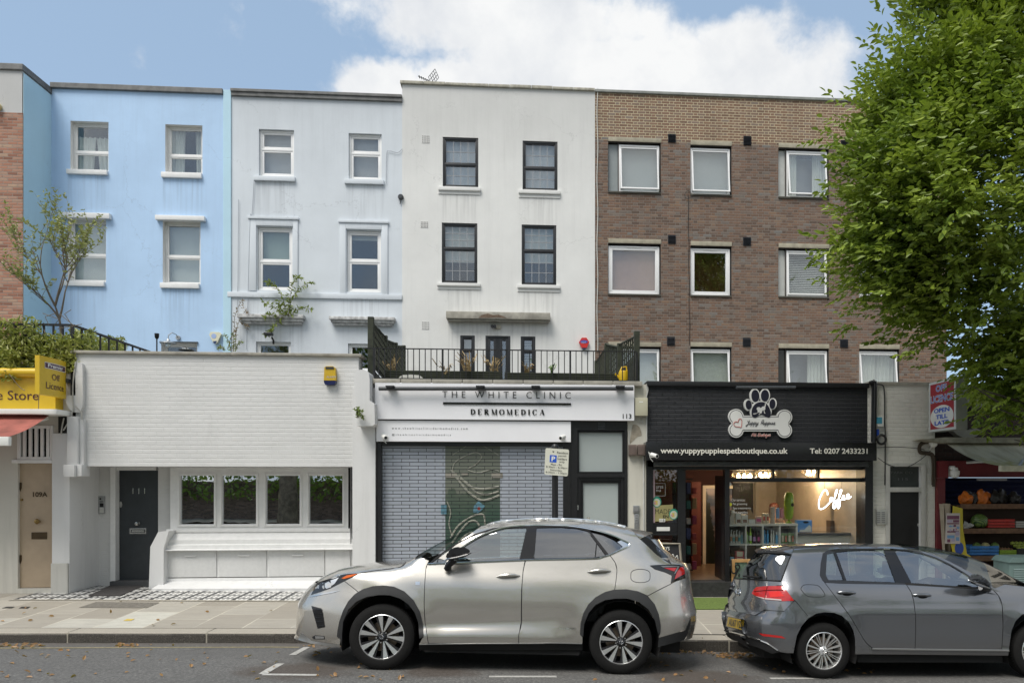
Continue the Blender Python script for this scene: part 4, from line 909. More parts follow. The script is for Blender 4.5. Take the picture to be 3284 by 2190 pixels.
console(spline([(213, 1154), (234, 1156), (237, 1180)], 4) + [(238, 1270), (236, 1300)] + spline([(236, 1300), (226, 1316), (205, 1316), (190, 1300), (180, 1275)], 4)[1:] + [(186, 1262), (214, 1262)], t, .07)
mb = MB(); mb.pbox(193, 1330, 229, 1389, YS, .052, -.02); mb.build('cable_recess', mat('black recess', (.012, .011, .01), .9), t)
mb = MB()
for k, (a, b_) in enumerate((((243, 1160), (236, 1320)), ((205, 1340), (196, 1392)), ((232, 1320), (203, 1380)), ((240, 1300), (262, 1345)))):
 mb.tube([P(x, y, YS - .08 - .01 * k) for x, y in spline([a, ((a[0] + b_[0]) / 2 - 6 + 5 * k, (a[1] + b_[1]) / 2), b_], 6)], .012, 6)
tag(mb.build('cables', mat('dirty pale cable', (.42, .41, .37), .6, var=.2)), 'bundle of pale cables hanging by the yellow projecting sign', 'cable')
t = T('alarm_box', 'yellow burglar alarm with dark blue foot on the white brick wall', 'alarm box', P(1061, 1208, YS))
mb = MB(); mb.pprism([(1045, 1180), (1052, 1177), (1072, 1177), (1079, 1182), (1081, 1222), (1043, 1222)], YS, .09, -.002); mb.build('cover', mat('yellow alarm plastic', (.55, .36, .02), .4, var=.1, vs=30), t, smooth=30)
mb = MB(); mb.pprism([(1043, 1222.5), (1081, 1222.5), (1079, 1232), (1074, 1236), (1048, 1236), (1044, 1230)], YS, .088, -.002); mb.build('strobe', mat('navy strobe', (.012, .016, .07), .25, var=0), t)
mb = MB(); mb.pbox(1049, 1179, 1075, 1186, YS, .1, -.09); mb.build('solar_panel', mat('solar cell', (.05, .05, .05), .2, var=0), t)
mb = MB(); ptxt(mb, 'ALARM', 1047, 1205, 1077, 1212, YS - .09, depth=.003); mb.build('lettering', mat('pale blue letters', (.4, .42, .45), .5, var=0), t)
# ---- the white clinic, number 113
t = T('shop_building', 'clinic shopfront numbered 113 with wide white fascia and closed grille', 'shop', (X_(1620), YS, .15)); CL = t
x0, x1 = X_(1206), X_(2073); ztop = Z_(1221, YS, 1620)
fz0 = .05
sh = hole(1222, 1430, 1806, 1900, YS); dh = hole(1852, 1386, 2002, 1900, YS);
mb = MB(); mb.box(x0, x1, YS + .14, YS + .3, fz0, ztop - .06); mb.k = 1; mb.face([(x0, YS + .3, ztop - .15), (x1, YS + .3, ztop - .15), (x1, YU, ztop - .15), (x0, YU, ztop - .15)]); mb.build('wall', [DARK, TERR], t)
mb = MB(); n = 9
for i in range(n): a, b_ = x0 - .08 + (x1 - x0) * i / n, x0 - .08 + (x1 - x0) * (i + 1) / n - .01; mb.box(a, b_, YS - .12, YS + .3, ztop - .085, ztop, .012)
mb.build('coping', CONC, t, smooth=30)
SIGNW = mat('gloss white sign panel', (.82, .82, .84), .22, var=.03, vs=2)
mb = MB(); mb.pbox(1207, 1233, 2031, 1348, YS, .12, .13, .004); fs = mb.build('fascia', SIGNW, t)
mb = MB(); ptxt(mb, 'THE WHITE CLINIC', 1419, 1254, 1830, 1279, YS - .12, depth=.012, bold=-.006, space=1.75); mb.build('lettering', INK, fs)
def didone(mb, s, px0, py0, px1, py1, Y):
 W_ = dict(D=1, E=.85, R=.95, M=1.2, O=1, I=.42, C=.95, A=1.05); tot = sum(W_[c] for c in s) + .55 * (len(s) - 1); a = P(px0, py0, Y); b = P(px1, py1, Y); H = a.z - b.z; k = (b.x - a.x) / tot; x = a.x
 def L(x0_, z0_, x1_, z1_, w):
  d_ = V_((x1_ - x0_, 0, z1_ - z0_)); n_ = V_((-d_.z, 0, d_.x)).normalized() * w / 2; p = V_((x0_, Y - .014, b.z + z0_)); q = V_((x1_, Y - .014, b.z + z1_)); p.z = b.z + z0_; q.z = b.z + z1_; mb.face([p - n_, q - n_, q + n_, p + n_])
 def S(cx): L(cx - .17 * k, .02 * H, cx + .17 * k, .02 * H, .006); L(cx - .17 * k, .98 * H, cx + .17 * k, .98 * H, .006)
 def arc(cx, rx, a0, a1, cz=.5, rz=.48):
  q = [(cx + rx * cos(R(t)), (cz + rz * sin(R(t))) * H) for t in np.linspace(a0, a1, 13)]
  for (u0, v0), (u1, v1) in zip(q, q[1:]): L(u0, v0, u1, v1, .005 + .022 * abs((u0 + u1) / 2 - cx) / rx)
 for c in s:
  w = W_[c] * k; l = x + .16 * k; r = x + w - .16 * k
  if c in 'DERI': L(l, 0, l, H, .026); S(l)
  if c == 'D': arc(l, w * .72, -90, 90)
  if c == 'E': L(l, H * .98, r + .1 * k, H * .98, .008); L(l, H * .5, r, H * .5, .006); L(l, H * .02, r + .1 * k, H * .02, .008); L(r + .1 * k, H, r + .1 * k, H * .8, .006); L(r + .1 * k, 0, r + .1 * k, H * .22, .006)
  if c == 'R': arc(l, w * .55, -90, 90, .74, .24); L(l + .2 * k, .5 * H, r + .06 * k, 0, .024); L(r - .04 * k, .02 * H, r + .16 * k, .02 * H, .006)
  if c == 'M': L(l, 0, l, H, .008); L(l, H, x + w / 2, 0, .022); L(x + w / 2, 0, r, H, .006); L(r, 0, r, H, .026); S(l); S(r)
  if c == 'O': arc(x + w / 2, w * .46, 0, 360)
  if c == 'C': arc(x + w / 2, w * .46, 40, 320); L(x + w * .88, .98 * H, x + w * .88, .72 * H, .006)
  if c == 'A': L(x + .12 * k, 0, x + w / 2, H, .007); L(x + w / 2, H, r, 0, .026); L(x + .3 * k, .36 * H, r - .2 * k, .36 * H, .006); L(x, .02 * H, x + .28 * k, .02 * H, .006); L(r - .14 * k, .02 * H, r + .14 * k, .02 * H, .006)
  x += w + .55 * k
mb = MB(); didone(mb, 'DERMOMEDICA', 1510, 1312, 1746, 1331, YS - .12)
mb.build('lettering', INK, fs)
mb = MB(); mb.pbox(1421, 1291, 1831, 1298, YS - .12, .02, 0, .002); mb.build('black_bar', mat('gloss black bar', (.01, .01, .01), .12, var=0), fs)
mb = MB(); ptxt(mb, '113', 1997, 1327, 2025, 1342, YS - .12, depth=.006, bold=.012); mb.build('shop_number', INK, fs)
mb = MB(); mb.tube([P(1215, 1246, YS - .22), P(2031, 1246, YS - .22)], .035, 12); tl = mb.build('trough_light', DGREY, t, smooth=40)
mb = MB()
for x in (1250, 1540, 1718, 1990): mb.pbox(x - 14, 1236, x + 14, 1240, YS - .3, .0, .2); mb.pbox(x - 10, 1238, x + 10, 1243, YS - .3, .02, .06)
mb.build('light_brackets', BLACK, tl)
mb = MB(); mb.pbox(1210, 1351, 1830, 1417, YS, .08, .13, .004); lf = mb.build('lower_sign', SIGNW, t)
mb = MB(); ptxt(mb, 'www.thewhiteclinicdermomedica.com', 1257, 1369, 1500, 1377.5, YS - .08, depth=.004, space=1.7, bold=0); ptxt(mb, '@thewhiteclinicdermomedica', 1257, 1390, 1446, 1398.5, YS - .08, depth=.004, space=1.7, bold=0); mb.build('lettering', INK, lf)
mb = MB()
mb.pbox(1211, 1417, 1223, 1930, YS, .03, .14); mb.pbox(1223, 1417, 1806, 1430, YS, .0, .14); mb.pbox(1806, 1417, 1830, 1930, YS, .03, .14); mb.pbox(1830.3, 1349, 1852, 1930, YS, .02, .14)
mb.pbox(1852, 1349, 2012, 1380, YS, .01, .14); mb.pbox(2002, 1380.5, 2012, 1930, YS, .02, .14); mb.pbox(1852, 1517, 2002, 1530, YS, .02, .14); mb.build('shopfront_frame', BLACK, t)
FROST = mat('frosted glass', (.36, .40, .39), .28, var=.05, vs=1.2)
mb = MB(); h = hole(1852, 1381, 2002, 1517, YS); frame(mb, h, YS + .02, YS + .1, .03); fo = mb.build('fanlight', BLACK, t); mb = MB(); mb.box(h[0] + .03, h[1] - .03, YS + .06, YS + .07, h[2] + .03, h[3] - .03); mb.build('pane', FROST, fo)
mb = MB(); h = hole(1852, 1530, 2002, 1940, YS); frame(mb, h, YS + .01, YS + .1, .06); frame(mb, (h[0] + .06, h[1] - .06, h[2] + .06, h[3] - .06), YS + .04, YS + .1, .045); do = mb.build('door', BLACK, t); mb = MB(); mb.box(h[0] + .1, h[1] - .1, YS + .07, YS + .08, h[2] + .1, h[3] - .1); mb.build('pane', FROST, do)
mb = MB(); mb.pbox(1851.5, 1619, 1855.5, 1634, YS + .01, .03, 0); mb.build('handle', CHR, do)
mb = MB()
for i in range(5): mb.pbox(1918, 1354 + i * 5, 1940, 1356.5 + i * 5, YS - .01, .014, 0)
mb.build('vent', DGREY, t)
# what stands behind the grille
FILM = mat('pale blue window film', (.57, .61, .68), .35, var=.08, vs=2.5)
mb = MB(); mb.pbox(1223, 1430, 1428, 1930, YS + .1, 0, .02); mb.pbox(1604, 1430, 1806, 1930, YS + .1, 0, .02); wf = mb.build('window_film', FILM, t)
def green():
 m, tt, b = pbsdf('dark green artwork'); p = tt.pos(); x, y, z = tt.sep(p)
 c = tt.ramp(tt.m('ADD', tt.m('MULTIPLY', z, .42), tt.m('MULTIPLY', tt.noise(tt.vm('MULTIPLY', p, (1, 1, .4)), 3, 4), .35)), [(.45, (.055, .095, .075)), (.8, (.08, .14, .105)), (1.0, (.15, .185, .14)), (1.25, (.25, .27, .22))])
 tt.put(b.inputs['Base Color'], c); b.inputs['Roughness'].default_value = .25; return m
mb = MB(); mb.pbox(1428, 1430, 1604, 1930, YS + .1, -.004, .02); art = mb.build('window_artwork', green(), t)
mb = MB(); CR = [lambda x, y: (1100 + x / 2, 960 + y / 2)][0]
for c_, r_ in (([(700, 1110), (715, 1050), (770, 1010), (850, 980), (890, 1010), (850, 1060), (800, 1090), (870, 1110), (950, 1090), (1000, 1100)], .010), ([(690, 1090), (740, 1140), (800, 1180), (860, 1240), (930, 1250), (1000, 1230)], .018), ([(740, 1130), (820, 1200), (900, 1215), (1000, 1200)], .02), ([(720, 1130), (800, 1230), (880, 1285), (940, 1280), (1004, 1255)], .02), ([(700, 1000), (760, 960), (820, 930), (900, 940), (1000, 1000)], .008), ([(665, 1290), (690, 1360), (680, 1440), (700, 1520)], .01), ([(690, 1530), (740, 1450), (830, 1390), (900, 1380), (910, 1450)], .016), ([(700, 1560), (790, 1440), (850, 1420), (880, 1480), (840, 1540)], .016), ([(730, 1570), (800, 1500), (860, 1490), (930, 1440)], .014)):
 mb.tube([P(*CR(*q), YS + .1) for q in spline(c_, 6)], r_, 5)
mb.build('artwork_lines', mat('cream art line', (.50, .50, .42), .5, var=.1), art)
mb = MB()
for r in ((1429, 1515, 1465, 1531), (1480, 1515, 1500, 1523), (1576, 1515, 1612, 1532)): mb.pbox(*r, YS + .09, .002, 0)
mb.build('tape', mat('cream tape', (.45, .42, .35), .6), art)
mb = MB(); mb.pprism([(1534, 1606), (1555, 1622), (1548, 1632), (1533, 1645), (1517, 1642), (1520, 1622)], YS + .09, .003, 0); mb.pbox(1414, 1619, 1432, 1648, YS + .08, .003, 0); mb.k = 1; mb.pprism(ellipse(1536, 1630, 5, 5), YS + .087, .003, 0); mb.build('leaflets', [mat('sky blue leaflet', (.17, .36, .46), .5, var=.1), mat('red dot', (.5, .06, .04), .5, var=0)], art)
mb = MB(); zs = [P(1500, 1437 + i * 11.3, YS).z for i in range(40)]; xa, xb = sh[0], sh[1]
for i, z in enumerate(zs):
 mb.box(xa, xb, YS + .028, YS + .036, z - .0055, z + .0055)
 if i + 1 < len(zs):
  k = 0; x = xa + (.06 if i % 2 else .20)
  while x < xb: mb.box(x - .004, x + .004, YS + .03, YS + .036, zs[i + 1], z); x += .29
mb.build('roller_grille', mat('black grille wire', (.018, .02, .024), .4, metal=.5, var=0), t)
mb = MB(); mb.pbox(2012, 1232, 2074, 1940, YS, .0, .4); mb.build('pier', CREAM, t)
mb = MB(); mb.pprism(spline([(2030, 1362), (2050, 1368), (2058, 1395), (2045, 1400), (2032, 1412), (2020, 1420), (2024, 1390)], 4, close=True), YS, .004, -.001); mb.build('bare_patch', mat('bare render patch', (.33, .29, .225), .9, var=.35, vs=14, bump=.6), t)
# terrace rail of the clinic
YR = 12.86
t = T('terrace_railing', 'black iron railing along the roof terrace above the clinic', 'railing', P(1620, 1221, YR))
zr, zbm = Z_(1122.5, YR, 1620), Z_(1219, YR, 1620); xl, xr = X_(1166, YR, 1150), X_(2042, YR, 1150)
mb = MB(); mb.box(xl, xr, YR - .02, YR + .02, zr - .006, zr + .008); mb.box(xl + .15, xr, YR - .012, YR + .012, zbm, zbm + .02); mb.build('rail', BLACK, t)
px_ = 1215.0; i = 0
while px_ < 2040:
 x = X_(px_, YR, 1150); big_ = any(abs(px_ - q) < 9 for q in (1417, 1627, 1835)); mb = MB(); r_ = .016 if big_ else .0075
 mb.box(x - r_, x + r_, YR - r_, YR + r_, zbm - (.1 if big_ else 0), zr - .006); mb.build('post' if big_ else 'baluster', BLACK, t); px_ += 18.6
for q in (1200, 2042): x = X_(q, YR, 1150); mb = MB(); mb.box(x - .02, x + .02, YR - .021, YR + .021, zbm - .3, zr - .007); mb.build('post', BLACK, t)
GRN = mat('green stained timber', (.030, .036, .020), .75, var=.45, vs=8, stain=.6, bump=.3)
def planter(px0, px1, py0, label):
 t = T('wooden_planter', label, 'planter', P((px0 + px1) / 2, 1221, 13.35)); h = hole(px0, py0, px1, 1228, 13.35); mb = MB(); n = 6
 for i in range(n): z0_ = h[2] + (h[3] - h[2]) * i / n; mb.box(h[0], h[1], 13.35, 13.38, z0_, z0_ + (h[3] - h[2]) / n - .012)
 mb.box(h[0], h[0] + .02, 13.39, 13.75, h[2], h[3]); mb.box(h[1] - .02, h[1], 13.39, 13.75, h[2], h[3]); mb.box(h[0] + .02, h[1] - .02, 13.72, 13.75, h[2], h[3]); mb.box(h[0] + .05, h[1] - .05, 13.385, 13.39, h[2], h[3] - .03)
 mb.build('slatted_sides', GRN, t); mb = MB(); mb.box(h[0] + .025, h[1] - .025, 13.4, 13.7, h[3] - .08, h[3] - .06); mb.build('soil', mat('dry soil', (.08, .06, .04), .95), t)
planter(1232, 1609, 1187, 'long green slatted planter on the clinic terrace under the dried grasses')
planter(1618, 1982, 1194, 'long green slatted planter on the clinic terrace nearest the yellow tub')
def weeds(name, label, cx, cy, Y, n, hgt, spread, m, seed, cat='dry grass', lean=.5):
 r = random.Random(seed); mb = MB(); b = P(cx, cy, Y)
 for i in range(n):
  a = r.uniform(-1, 1); h = hgt * r.uniform(.5, 1.1); p0 = b + V_((r.uniform(-1, 1) * spread * .3, r.uniform(-.1, .1), 0)); dx = a * spread; w_ = .006 + r.random() * .006
  pts = [p0 + V_((dx * f ** 1.5, -lean * .3 * f * r.uniform(0, 1), h * (f - .55 * f * f * (1 if r.random() < .5 else .3)))) for f in (0, .35, .7, 1)]
  for q, s in zip(pts, pts[1:]): mb.face([q - V_((w_, 0, 0)), q + V_((w_, 0, 0)), s + V_((w_ * .7, 0, 0)), s - V_((w_ * .7, 0, 0))])
 return tag(mb.build(name, m), label, cat)
STRAW = mat('dry straw', (.40, .29, .14), .8, var=.4, vs=20); WGRN = mat('weed green', (.12, .2, .05), .7, var=.4, vs=20)
weeds('dried_grass', 'tuft of straw coloured grass drooping over the planter rim by the side window', 1500, 1190, 13.3, 26, .38, .22, STRAW, 1)
weeds('dried_grass', 'straw coloured grass tuft in front of the terrace door', 1585, 1190, 13.45, 16, .34, .22, STRAW, 2)
weeds('dried_grass', 'low straw coloured clump before the shuttered side window', 1690, 1194, 13.45, 16, .22, .16, STRAW, 3)
weeds('dried_grass', 'thin dry stalks beside the trellis and white block', 1262, 1195, 13.5, 12, .42, .2, STRAW, 4)
weeds('dried_grass', 'bent dry stems hanging over the first planter', 1432, 1200, 13.28, 8, .3, .2, STRAW, 5)
weeds('weed', 'small fresh green weed in the second planter', 1770, 1196, 13.4, 12, .2, .08, WGRN, 6, 'plant')
t = T('polystyrene_block', 'white rounded polystyrene block behind the terrace railing', 'block', P(1318, 1222, 13.1)); h = hole(1281, 1203, 1358, 1224, 13.1); mb = MB()
mb.prism([(h[0], h[2]), (h[1], h[2]), (h[1], h[2] + .06), (h[1] - .06, h[3] - .01), (h[0] + (h[1] - h[0]) * .5, h[3]), (h[0] + .06, h[3] - .01), (h[0], h[2] + .06)], 13.02, 13.22); mb.build('block', mat('polystyrene', (.72, .71, .66), .8, var=.05, bump=.3, bs=120), t)
t = T('watering_can', 'yellow plastic watering can standing behind the terrace railing', 'watering can', P(2000, 1222, 13.2)); mb = MB(); a = P(2000, 1221, 13.2); YPL = mat('yellow plastic', (.65, .42, .01), .4, var=.08)
mb.lathe([(0, 0), (.09, 0), (.095, .14), (.08, .18), (0, .19)], a, 'z', 16); mb.tube([a + V_((-.08, 0, .05)), a + V_((-.16, 0, .13))], .02, 8); mb.build('can', YPL, t, smooth=True)
mb = MB(); mb.tube([a + V_((.06, 0, .17)), a + V_((.05, 0, .26)), a + V_((-.03, 0, .25)), a + V_((-.06, 0, .18))], .015, 8); mb.build('handle', YPL, t, smooth=True)
# trellis fences at both ends of the terrace
def trellis(name, label, A, B, tops, zb_, panelz):
 t = T('trellis_fence', label, 'fence', (A[0], A[1], zb_)); L = V_((B[0] - A[0], B[1] - A[1], 0)); n = len(tops)
 for i, z in enumerate(tops):
  p = V_((A[0], A[1], 0)) + L * (i / (n - 1)) * .96; s_ = .05; mb = MB(); mb.box(p.x - s_, p.x + s_, p.y - s_, p.y + s_, zb_, z, .006); mb.build('post', GRN, t)
 for i in range(n - 1):
  p = V_((A[0], A[1], 0)) + L * (i / (n - 1)) * .96; q = V_((A[0], A[1], 0)) + L * ((i + 1) / (n - 1)) * .96; z1, z2 = tops[i] - .08, tops[i + 1] - .02
  mb = MB(); m_ = 9
  for k in range(m_ + 1):
   f = k / m_; r0 = p.lerp(q, f); zt_ = z1 + (z2 - z1) * f; mb.box(r0.x - .012, r0.x + .012, r0.y - .018, r0.y + .018, panelz, zt_)
  zz = panelz
  while zz < max(z1, z2):
   f1 = 1.0 if zz < min(z1, z2) else max(0, (zz - z1) / (z2 - z1))
   e = p.lerp(q, f1); o_ = q if z2 > z1 and zz > z1 else p
   if (e - o_).length > .05: mb.tube([(o_.x + .02, o_.y, zz), (e.x + .02, e.y, zz)], .014, 4)
   zz += .13
  mb.tube([(p.x, p.y, z1), (q.x, q.y, z2)], .022, 4); mb.build('lattice', GRN, t)
  mb = MB(); k = 0
  while zb_ + k * .13 < panelz:
   z = zb_ + k * .13; mb.add([(p.x + .02, p.y, z), (q.x + .02, q.y, z), (q.x - .012, q.y, z + .14), (p.x - .012, p.y, z + .14)], [(0, 1, 2, 3)]); k += 1
  mb.build('boards', GRN, t)
zt_ = ztop
A = P(1190, 1100, 13.0); B = (-3.36, 19.6)
trellis('trellis_fence', 'dark green trellis fence stepping down from a tall post beside the white brick wall', (A.x, 13.0), B, [P(1190, 1017, 13.0).z, P(1234, 1070, 14.9).z, P(1265, 1082, 16.6).z, P(1290, 1100, 19.0).z], zt_, zt_ + .35)
A = P(2042, 1100, 13.0); B = (P(1903, 1140, 19.6).x + .05, 19.6)
trellis('trellis_fence', 'dark green trellis fence with boarded foot on the brick flats\' side of the terrace', (A.x, 13.0), B, [P(2042, 1063, 13.0).z, P(1978, 1104, 15.2).z, P(1934, 1106, 17.4).z, P(1908, 1150, 19.0).z], zt_, zt_ + .45)
# bits fixed to the clinic pier and fascia
def cctv(label, px, py, Y, dirx, lead=True):
 t = T('security_camera', label, 'security camera', P(px, py, Y)); a = P(px, py, Y); mb = MB(); M_ = Matrix.Rotation(R(-25) * dirx, 3, 'Z') @ Matrix.Rotation(R(12), 3, 'X')
 def tr(v): return a + V_((0, -.13, 0)) + M_ @ V_(v)
 ring = [(0, -.11), (.034, -.11), (.037, -.09), (.037, .06), (.02, .075), (0, .075)]; tmp = MB(); tmp.lathe(ring, (0, 0, 0), 'y', 16); mb.add([tr(v) for v in tmp.v], tmp.f); b = mb.build('housing', PLAST, t, smooth=40)
 mb = MB(); tmp = MB(); tmp.lathe([(0, -.113), (.026, -.113), (.026, -.108)], (0, 0, 0), 'y', 14); mb.add([tr(v) for v in tmp.v], tmp.f); mb.build('lens', mat('black lens', (.01, .01, .012), .08, var=0), b)
 mb = MB(); mb.lathe([(0, -.03), (.04, -.03), (.045, 0)], a, 'y', 14); mb.tube([a + V_((0, -.03, 0)), a + V_((0, -.08, -.02)), tr((0, .03, -.03))], .014, 8); mb.build('bracket', PLAST, t, smooth=True)
 if lead: mb = MB(); mb.tube([P(px, py, Y - .02)] + [P(px + x, py + y, Y - .03) for x, y in ((-8, -6), (-12, -12), (-6, 10), (2, 20))], .007, 5); mb.build('lead', WC, t)
cctv('white bullet security camera on the clinic\'s lower sign beside the web address', 1237, 1402, YS - .08, -1)
cctv('white bullet security camera on the clinic\'s lower sign above the parking sign', 1804, 1403, YS - .08, 1, False)
cctv('white bullet security camera at the end of the pet shop\'s black sign box', 2092, 1460, YS - .3, -1)
t = T('meter_box', 'cream utility box on the pier between clinic and pet shop', 'utility box', P(2054, 1306, YS)); mb = MB(); mb.pbox(2034, 1278, 2074, 1335, YS, .12, -.001, .012); mb.build('box', mat('cream box', (.48, .46, .34), .5, var=.06), t, smooth=40)
mb = MB(); mb.pbox(2050, 1287, 2062, 1290, YS - .12, .002, 0); mb.build('label', PLAST, t)
for i, (a, b_, l) in enumerate(((2015, 2040, 'rusty brown junction box on the cream pier, nearer the clinic door'), (2043, 2067, 'rusty brown junction box on the cream pier, touching the pet shop sign'))):
 t = T('junction_box', l, 'junction box', P((a + b_) / 2, 1445, YS)); mb = MB(); mb.pbox(a, 1426, b_, 1461, YS, .09 + .04 * i, -.001, .008); mb.k = 1; mb.pbox(a + 3, 1430, b_ - 3, 1457, YS - .09 - .04 * i, .006, 0); mb.build('box', [mat('rusty brown box', (.16, .12, .10), .7, var=.3), mat('rusty lid', (.13, .095, .08), .7, var=.3)], t, smooth=30)
t = T('door_entry_panel', 'grey door phone panel on the cream pier by the clinic door', 'intercom', P(2040, 1650, YS)); mb = MB(); mb.pbox(2030, 1620, 2050, 1643, YS, .05, -.001, .006); mb.pbox(2034, 1646, 2049, 1700, YS, .035, -.001, .004); mb.build('case', GALV, t, smooth=30)
mb = MB(); mb.pbox(2033, 1623, 2047, 1637, YS - .05, .003, 0);
for i in range(4): mb.pbox(2037, 1650 + i * 8, 2046, 1655 + i * 8, YS - .035, .004, 0)
mb.build('buttons', mat('mid grey buttons', (.22, .22, .22), .4), t)
mb = MB(); mb.tube([P(2074, y, YS - .02) for y in range(1235, 1425, 10)], .012, 6); mb.tube([P(x, y, YS - .03) for x, y in spline([(2074, 1230), (2078, 1250), (2072, 1275)], 5)], .009, 5)
for i in range(4): mb.tube([P(x, y, YS - .03) for x, y in spline([(2036 + i * 9, 1335), (2034 + i * 9, 1345 + 3 * i), (2040 + i * 8, 1352)], 5)], .006, 5)
mb.tube([P(x, y, YS - .02) for x, y in ((2064, 1462), (2065, 1700), (2065, 1900))], .014, 6); mb.tube([P(x, y, YS - .02) for x, y in ((2017, 1380), (2018, 1425))], .008, 5)
tag(mb.build('cables', mat('grey white cable', (.5, .5, .47), .6, var=.2)), 'loose pale cables running down the cream pier beside the pet shop', 'cable')
# parking sign on its pole
t = T('parking_sign', 'resident permit parking sign on a black pole behind the silver car', 'sign', (0, 0, 0)); YP = 10.35
xc = P(1780, 1700, YP).x; t.location = (xc, YP, zpave(xc, YP)); zt_ = P(1781, 1430, YP).z
mb = MB(); mb.lathe([(.045, zpave(xc, YP) - .1), (.045, zt_ - .03), (.05, zt_ - .03), (.05, zt_), (.03, zt_ + .025), (0, zt_ + .03)], (xc, YP, 0), 'z', 18); mb.build('pole', BLACK, t, smooth=40)
C4 = [P(x, y, YP - .065) for x, y in ((1749.5, 1436), (1825, 1441), (1821, 1527), (1745.5, 1521))]
def onp(u, v, off=0):
 p = C4[0].lerp(C4[1], u).lerp(C4[3].lerp(C4[2], u), v); return (p.x, p.y - off, p.z)
def rrect(u0, u1, v0, v1, r, ry, n=5):
 out = []
 for cx, cy, a0 in ((u1 - r, v0 + ry, -90), (u1 - r, v1 - ry, 0), (u0 + r, v1 - ry, 90), (u0 + r, v0 + ry, 180)):
  for i in range(n + 1): a = R(a0 + 90 * i / n); out.append((cx + r * cos(a), cy + ry * sin(a)))
 return out
mb = MB(); out = rrect(0, 1, 0, 1, .07, .06);
vs = [onp(u, v, 0) for u, v in out] + [onp(u, v, -.02) for u, v in out]; n = len(out); mb.add(vs, [tuple(range(n)), tuple(range(2 * n - 1, n - 1, -1))] + [(i, n + i, n + (i + 1) % n, (i + 1) % n) for i in range(n)])
pl = mb.build('sign_plate', mat('cream sign face', (.62, .615, .52), .5, var=.03), t)
mb = MB(); mb.face([onp(u, v, .002) for u, v in ((.2, .25), (.49, .25), (.49, .52), (.2, .52))][::-1]); mb.k = 1
pm = lambda x, z: onp(x, z, .004)
def ptx(s, u0, v0, u1, v1, b=0): txt(mb, s, u0, v1, u1, v0, 0, bold=b, map_=pm)
ptx('P', .275, .295, .43, .475, .03); mb.k = 2
for s, u0, v0, u1, v1 in (('Resident', .5, .10, .97, .18), ('permit', .56, .22, .9, .31), ('holders', .53, .33, .93, .41), ('only', .61, .44, .83, .53), ('Mon - Fri', .26, .56, .72, .635), ('8.30am - 6.30pm', .06, .665, .96, .745), ('Saturday', .24, .77, .74, .855), ('8.30am - 1.30pm', .06, .87, .96, .945)): ptx(s, u0, v0, u1, v1)
for s in (-1, 1): mb.face([onp(u, v, .003) for u, v in ((.30, .13), (.335 + .03 * s, .085), (.36, .15))])
mb.build('lettering', [mat('sign blue', (.02, .09, .5), .4, var=0), PLAST, INK], pl)
mb = MB(); mb.tube([(xc - .05, YP - .03, zt_ - .08), (xc + .05, YP - .03, zt_ - .08)], .02, 6); mb.build('clip', GALV, t)
# ---- the pet shop
t = T('shop_building', 'pet shop with black painted brick over a lit shop window and open door', 'shop', (X_(2430), YS, .05)); PET = t
x0, x1 = X_(2077), X_(2782); ztop = P(2430, 1226, YS).z; zbm = P(2430, 1417, YS).z
mb = MB(); mb.box(x0, x1, YS, YS + .3, zbm - .45, ztop - .09); mb.build('brick_wall', BBRK, t)
mb = MB(); mb.box(x0 - .02, x1 + .01, YS - .06, YS + .36, ztop - .09, ztop, .012); mb.build('coping', BLACK, t, smooth=30)
mb = MB(); mb.face([(x0, YS + .3, ztop - .25), (x1, YS + .3, ztop - .25), (x1, YU, ztop - .25), (x0, YU, ztop - .25)]); mb.build('flat_roof', TERR, t)
YF = YS - .3
mb = MB(); mb.pbox(2072, 1418, 2812, 1476, YF, 0, .3, .006); sb = mb.build('sign_box', mat('black gloss sign box', (.012, .012, .013), .25, var=.05), t, smooth=30)
LET = mat('cream lettering', (.68, .66, .58), .5, var=0)
mb = MB(); ptxt(mb, 'www.yuppypuppiespetboutique.co.uk', 2118, 1435, 2526, 1460, YF, depth=.006, bold=.022); ptxt(mb, 'Tel: 0207 2433231', 2597, 1437, 2782, 1455, YF, depth=.006, bold=.022); mb.build('lettering', LET, sb)
mb = MB(); h = hole(2095, 1478, 2783, 1496, YS - .1)
for i in range(4): z = h[3] - (h[3] - h[2]) * i / 4; mb.add([(h[0], YS - .12, z), (h[1], YS - .12, z), (h[1], YS - .15, z - .015), (h[0], YS - .15, z - .015), (h[1], YS - .12, z - (h[3] - h[2]) / 4), (h[0], YS - .12, z - (h[3] - h[2]) / 4)], [(3, 2, 1, 0), (5, 4, 2, 3)])
mb.build('shutter_curtain', GALV, t)
mb = MB(); mb.pbox(2072, 1476, 2095, 1930, YS, .0, .2); mb.pbox(2765, 1476, 2790, 1930, YS, .12, .25); mb.pbox(2790.5, 1476, 2797, 1930, YS, .02, .2); mb.pbox(2095, 1496, 2765, 1506, YS, .02, .2); mb.build('shopfront_frame', BLACK, t)
PNT = mat('black door paint', (.014, .014, .015), .35, var=.2)
mb = MB(); mb.pbox(2174, 1506, 2199, 1885, YS, .0, .14); mb.pbox(2325, 1506, 2340, 1885, YS, .0, .14); mb.pbox(2095, 1676, 2174, 1712, YS, -.03, .12); mb.pbox(2095, 1712, 2174, 1716, YS, .01, .12); mb.build('door_posts', PNT, t)
lh = hole(2095, 1506, 2174, 1676, YS + .05)
mb = MB(); mb.box(lh[0], lh[1], YS + .05, YS + .056, lh[2], lh[3]); sp = mb.build('side_window', GL_SH, t)
mb = MB(); mb.pbox(2095, 1716, 2174, 1790, YS, -.06, .066); mb.pbox(2340, 1545, 2765, 1900, YS, -.05, .056); mb.pbox(2340, 1506, 2765, 1532, YS, -.05, .056); mb.build('shop_glass', GL_SH, t)
